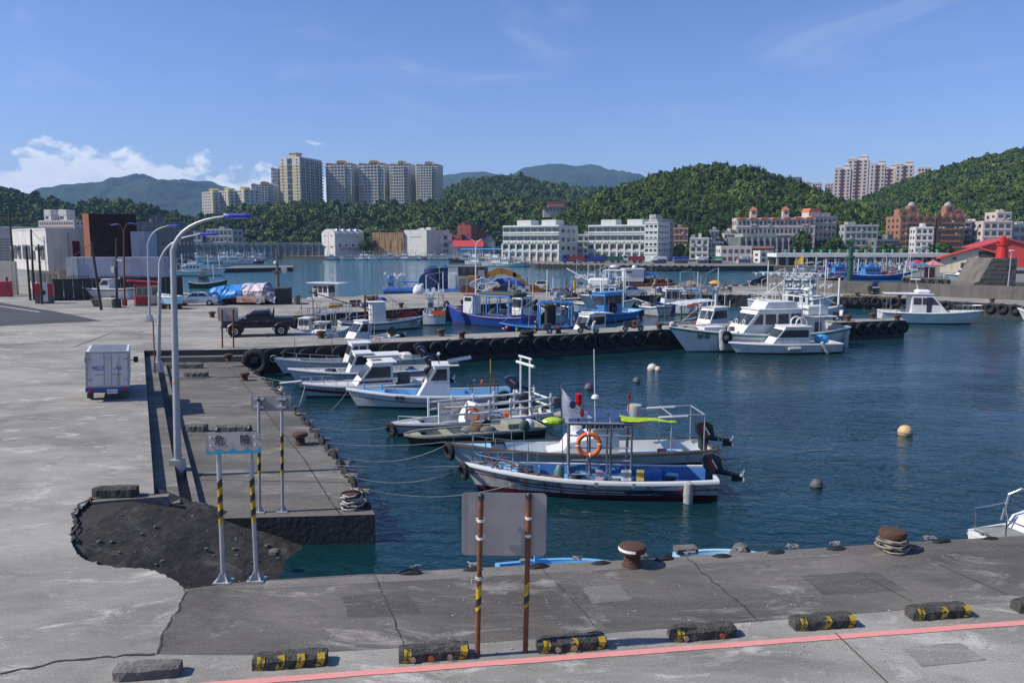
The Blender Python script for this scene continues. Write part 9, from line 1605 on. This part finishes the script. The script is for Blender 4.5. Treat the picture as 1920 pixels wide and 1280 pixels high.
on_land('pale blue open boat standing on blocks between the red booth and the silver sedan', (296, 559), (334, 561), 1.6, mDKL, None, None)
t_ = thing('concrete_bin', 'small pale concrete trough with a tilted board beside the black drum', 'trough', P(206, 575)); B().box((0, 0, .45), (1.5, .9, .9), bev=.04).build('trough', mCRM, t_); B().box((-1.1, -.1, .4), (1.3, .08, 1.0), rx=.6).build('tilted_board', mGREYC, t_)
hm = [mHW, mHT, mHW, mHG, mHT, mHB]
words_ = {id(mHW): 'white', id(mHT): 'pale teal', id(mHG): 'grey', id(mHB): 'blue', id(mHC): 'sky blue'}
for i, (px, py, w, fl, h, st) in enumerate([(628, 484, 34, 0, mHG, None), (652, 485, 30, 1, mHT, None), (672, 486, 34, 1, mHT, None), (694, 487, 40, 0, mHW, None), (716, 485, 30, 1, mHT, None), (740, 487, 48, 0, mHW, mSTB), (762, 485.5, 44, 0, mHW, mSTB), (788, 485, 26, 0, mHG, None), (803, 486, 30, 1, mHT, None), (824, 486, 42, 1, mHT, mSTG), (846, 485, 30, 0, mHT, None)]):
 farboat(f'{words_[id(h)]} fishing boat with lamps below the cold stores, {ordn(i+1)} from the ice plant', px, py, w, fl, h, stripe=st, seed=i*3, group='fishing boats moored below the cold stores', masts=2+(i % 2))
for i, (px, py, w, fl, h, st) in enumerate([(868, 492, 58, 1, mHGN, mSTG), (902, 497, 62, 0, mHW, None), (936, 499, 66, 0, mHW, mSTB), (958, 500, 58, 0, mHT, mSTB), (976, 500, 50, 0, mHT, mSTB), (920, 491, 46, 0, mHW, None), (884, 488, 40, 1, mHW, None)]):
 farboat(f'moored trawler in the cluster right of the red sheds, {ordn(i+1)} of seven', px, py, w, fl, h, stripe=st, seed=50+i, yaw=-.35 if not fl else .1, group='trawlers clustered right of the red sheds', masts=2, hk=1.15, name='trawler')
for i, (px, py, w, fl, h, st) in enumerate([(318, 484, 30, 0, mHW, None), (345, 483, 36, 1, mHW, mSTB), (372, 485, 34, 0, mHW, None), (398, 484, 40, 1, mHW, mSTR), (430, 486, 44, 0, mHW, None), (455, 489, 50, 0, mHW, mSTM), (482, 487, 36, 1, mHG, None), (505, 484, 34, 0, mHT, None), (540, 484, 40, 0, mHW, None), (330, 493, 40, 1, mHB, None), (365, 495, 44, 0, mHW, None), (405, 494, 46, 0, mHG, None), (448, 495.5, 56, 0, mHW, mSTM), (350, 488, 30, 1, mHT, None), (478, 494, 40, 0, mHGN, None)]):
 farboat(f'fishing boat crowded in the left basin, {ordn(i+1)} from the left', px, py, w, fl, h, stripe=st, seed=90+i, group='fishing boats crowded in the left basin', masts=2+(i % 2), hk=1.1, bottom=mAFR if i % 3 == 0 else mAFB)
farboat('white trawler with a row of dark bridge windows and a yellow drum behind the hoarding', 375, 517, 95, 0, mHW, stripe=mSTR, seed=201, yaw=.12, hk=1.05, masts=3, name='trawler')
farboat('white boat with a steel lattice top just left of the dark-windowed trawler', 335, 515, 70, 1, mHW, seed=203, yaw=-.1, masts=3)
farboat('dark green hulled boat with a covered deck behind the silver sedan', 392, 540, 70, 0, mHGN, seed=207, yaw=.05, masts=1, house_m=mDKG, lamps=False, name='motor_boat')
farboat('rust-stained old white and yellow boat moored alone at the far quay', 1380, 502, 82, 1, mHR, house_m=mHG, stripe=mSTB, seed=210, yaw=.05, masts=2, hk=.95)
farboat('long blue trawler with sweeping bow and white rail behind the breakwater', 1652, 524, 122, 0, mHB, house_m=mHC, stripe=mHC, seed=220, yaw=.06, masts=3, hk=.85, name='trawler')
farboat('second blue trawler with dense blue rigging left of the green beacon', 1558, 517, 80, 1, mHC, house_m=mHC, stripe=mHB, seed=224, yaw=.1, masts=3, name='trawler')
farboat('black hulled low boat with a rusty white bridge at the breakwater end', 1530, 527, 110, 0, mAFB, house_m=mHR, seed=226, yaw=.0, masts=2, hk=.55)
for i, (px, py, w, fl, h) in enumerate([(1508, 511, 40, 0, mHW), (1548, 511, 44, 1, mHC), (1586, 512, 46, 0, mHB), (1622, 512, 44, 1, mHC), (1652, 511, 46, 0, mHW), (1684, 512, 48, 1, mHR), (1718, 513, 44, 0, mHR), (1640, 518, 54, 0, mHC), (1605, 517, 50, 1, mHB), (1668, 517, 42, 0, mHW)]):
 farboat(f'{words_.get(id(h), "rusty cream")} boat along the fish-market canopy, {ordn(i+1)} from the orange office', px, py, w, fl, h, house_m=mHC if h in (mHB, mHC) else mWHP, seed=300+i, group='boats along the fish-market canopy', masts=3, yaw=.0+.1*(i % 3-1))
p = P(1802, 526); t, H = on_land('small white motor boat standing on the quay right of the market tent', (1772, 519), (1822, 519), 2.2, mHW, mSTB, (.3, .55, 1.8), .5)
def buoy(label, px, py, r, m, sz=(1, 1, 1), name='mooring_buoy'):
 p = P(px, py, WZ); t = thing(name, label, 'buoy', (p.x, p.y, WZ)); b = B(); b.ball((0, 0, r*.35), r, 16, 11, sz); b.build('float', m, t, smooth=True); b = B(); b.torus((0, 0, r*.35), r*1.0*sz[0], r*.06, 'Z', 18, 5); b.build('seam', mROPE, t); b = B(); b.torus((0, 0, r*1.38*sz[2]), r*.16, r*.05, 'Y', 10, 5); b.build('lifting_eye', mGREYC, t)
mBO = M('buoy_orange', (.58, .40, .20), (.50, .34, .18), scale=3, rough=.6); mBD = M('buoy_grey', (.10, .105, .11), (.07, .07, .075), scale=3, rough=.6); mBW = M('buoy_white', (.58, .54, .46), (.46, .42, .36), scale=4, rough=.7)
buoy('cream-orange round mooring buoy alone on the open water at right', 1697, 814, .30, mBO); buoy('dark grey buoy low in the water right of the nearest boat', 1531, 912, .20, mBD); buoy('larger of two pale floats side by side below the long pier', 1223, 694, .32, mBW); buoy('smaller of two pale floats side by side below the long pier', 1233, 695, .22, mBW); buoy('small dark buoy below the pair of pale floats', 1194, 716, .22, mBD); buoy('small dark buoy beside the antenna of the nearest boat', 1104, 729, .25, mBD); buoy('yellow-white drum float beside the sign on the lower quay', 528, 740, .30, mBW, (.8, .8, 1.2)); buoy('tiny yellow float under the outer end of the long pier', 1631, 627, .25, mYLW); buoy('small pale blue bottle-like float beyond the skiff', 963, 817, .2, mBW)
for lab, a, c, sag in [('pale mooring rope stretched from the lower quay to the bow of the green punt', P(593, 828, SZ+.1), P(836, 828, WZ+.75), .15), ('mooring rope slack between the lower quay and the second boat bow', P(600, 842, SZ+.1), P(838, 833, WZ+.7), .55), ('taut upper mooring rope from the lower quay to the nearest boat bow', P(604, 871, SZ+.12), P(868, 873, WZ+.8), .06), ('lower mooring rope from the lower quay to the nearest boat bow', P(612, 872, SZ+.1), P(869, 874, WZ+.78), .22), ('drooping third mooring rope from the quay to the nearest boat bow', P(618, 880, SZ+.1), P(870, 876, WZ+.7), .48), ('long pale rope from the lower quay corner to the nearest boat side', P(640, 905, SZ+.1), P(1003, 893, WZ+.5), .55),
     ('mooring rope from the low bollard to the cruiser bow', P(462, 700, SZ+.3), P(556, 718, WZ+.75), .05), ('thin dark rope from the quay to the raft boat tyre', P(560, 790, SZ+.1), P(728, 800, WZ+.4), .25), ('rope from the cruiser bow down into the water', P(572, 722, WZ+.7), P(560, 760, WZ), .1), ('rope from the blue-inside boat bow down to the water', P(652, 731, WZ+.9), P(620, 768, WZ), .1), ('stern line of the nearest boat running away to the right', P(1385, 890, WZ+.6), P(1470, 912, WZ), .0), ('long stern line of the second boat running to the right', P(1375, 836, WZ+.5), P(1560, 842, WZ), .12), ('hawser from the middle pier to the boat with a white mast', P(930, 560, .3), P(1010, 572, WZ+1.5), .1)]:
 wire(lab, a, c, sag, .012 if 'pale' not in lab else .014, 'mooring_rope', mROPEW, 'rope', 18, 'mooring ropes')
# ================================================================ air
hm = bpy.data.materials.new('haze'); hm.use_nodes = True; t = hm.node_tree; t.nodes.clear()
pv = t.nodes.new('ShaderNodeVolumePrincipled'); pv.inputs['Color'].default_value = (.36, .60, 1.0, 1); pv.inputs['Density'].default_value = 0.000125; pv.inputs['Anisotropy'].default_value = 0.0
ov = t.nodes.new('ShaderNodeOutputMaterial'); t.links.new(pv.outputs[0], ov.inputs['Volume'])
bq = B(); bq.bx(-3400, 3400, -60, 5350, -5.5, 480); hz = bq.build('haze', hm); tag(hz, kind='stuff')
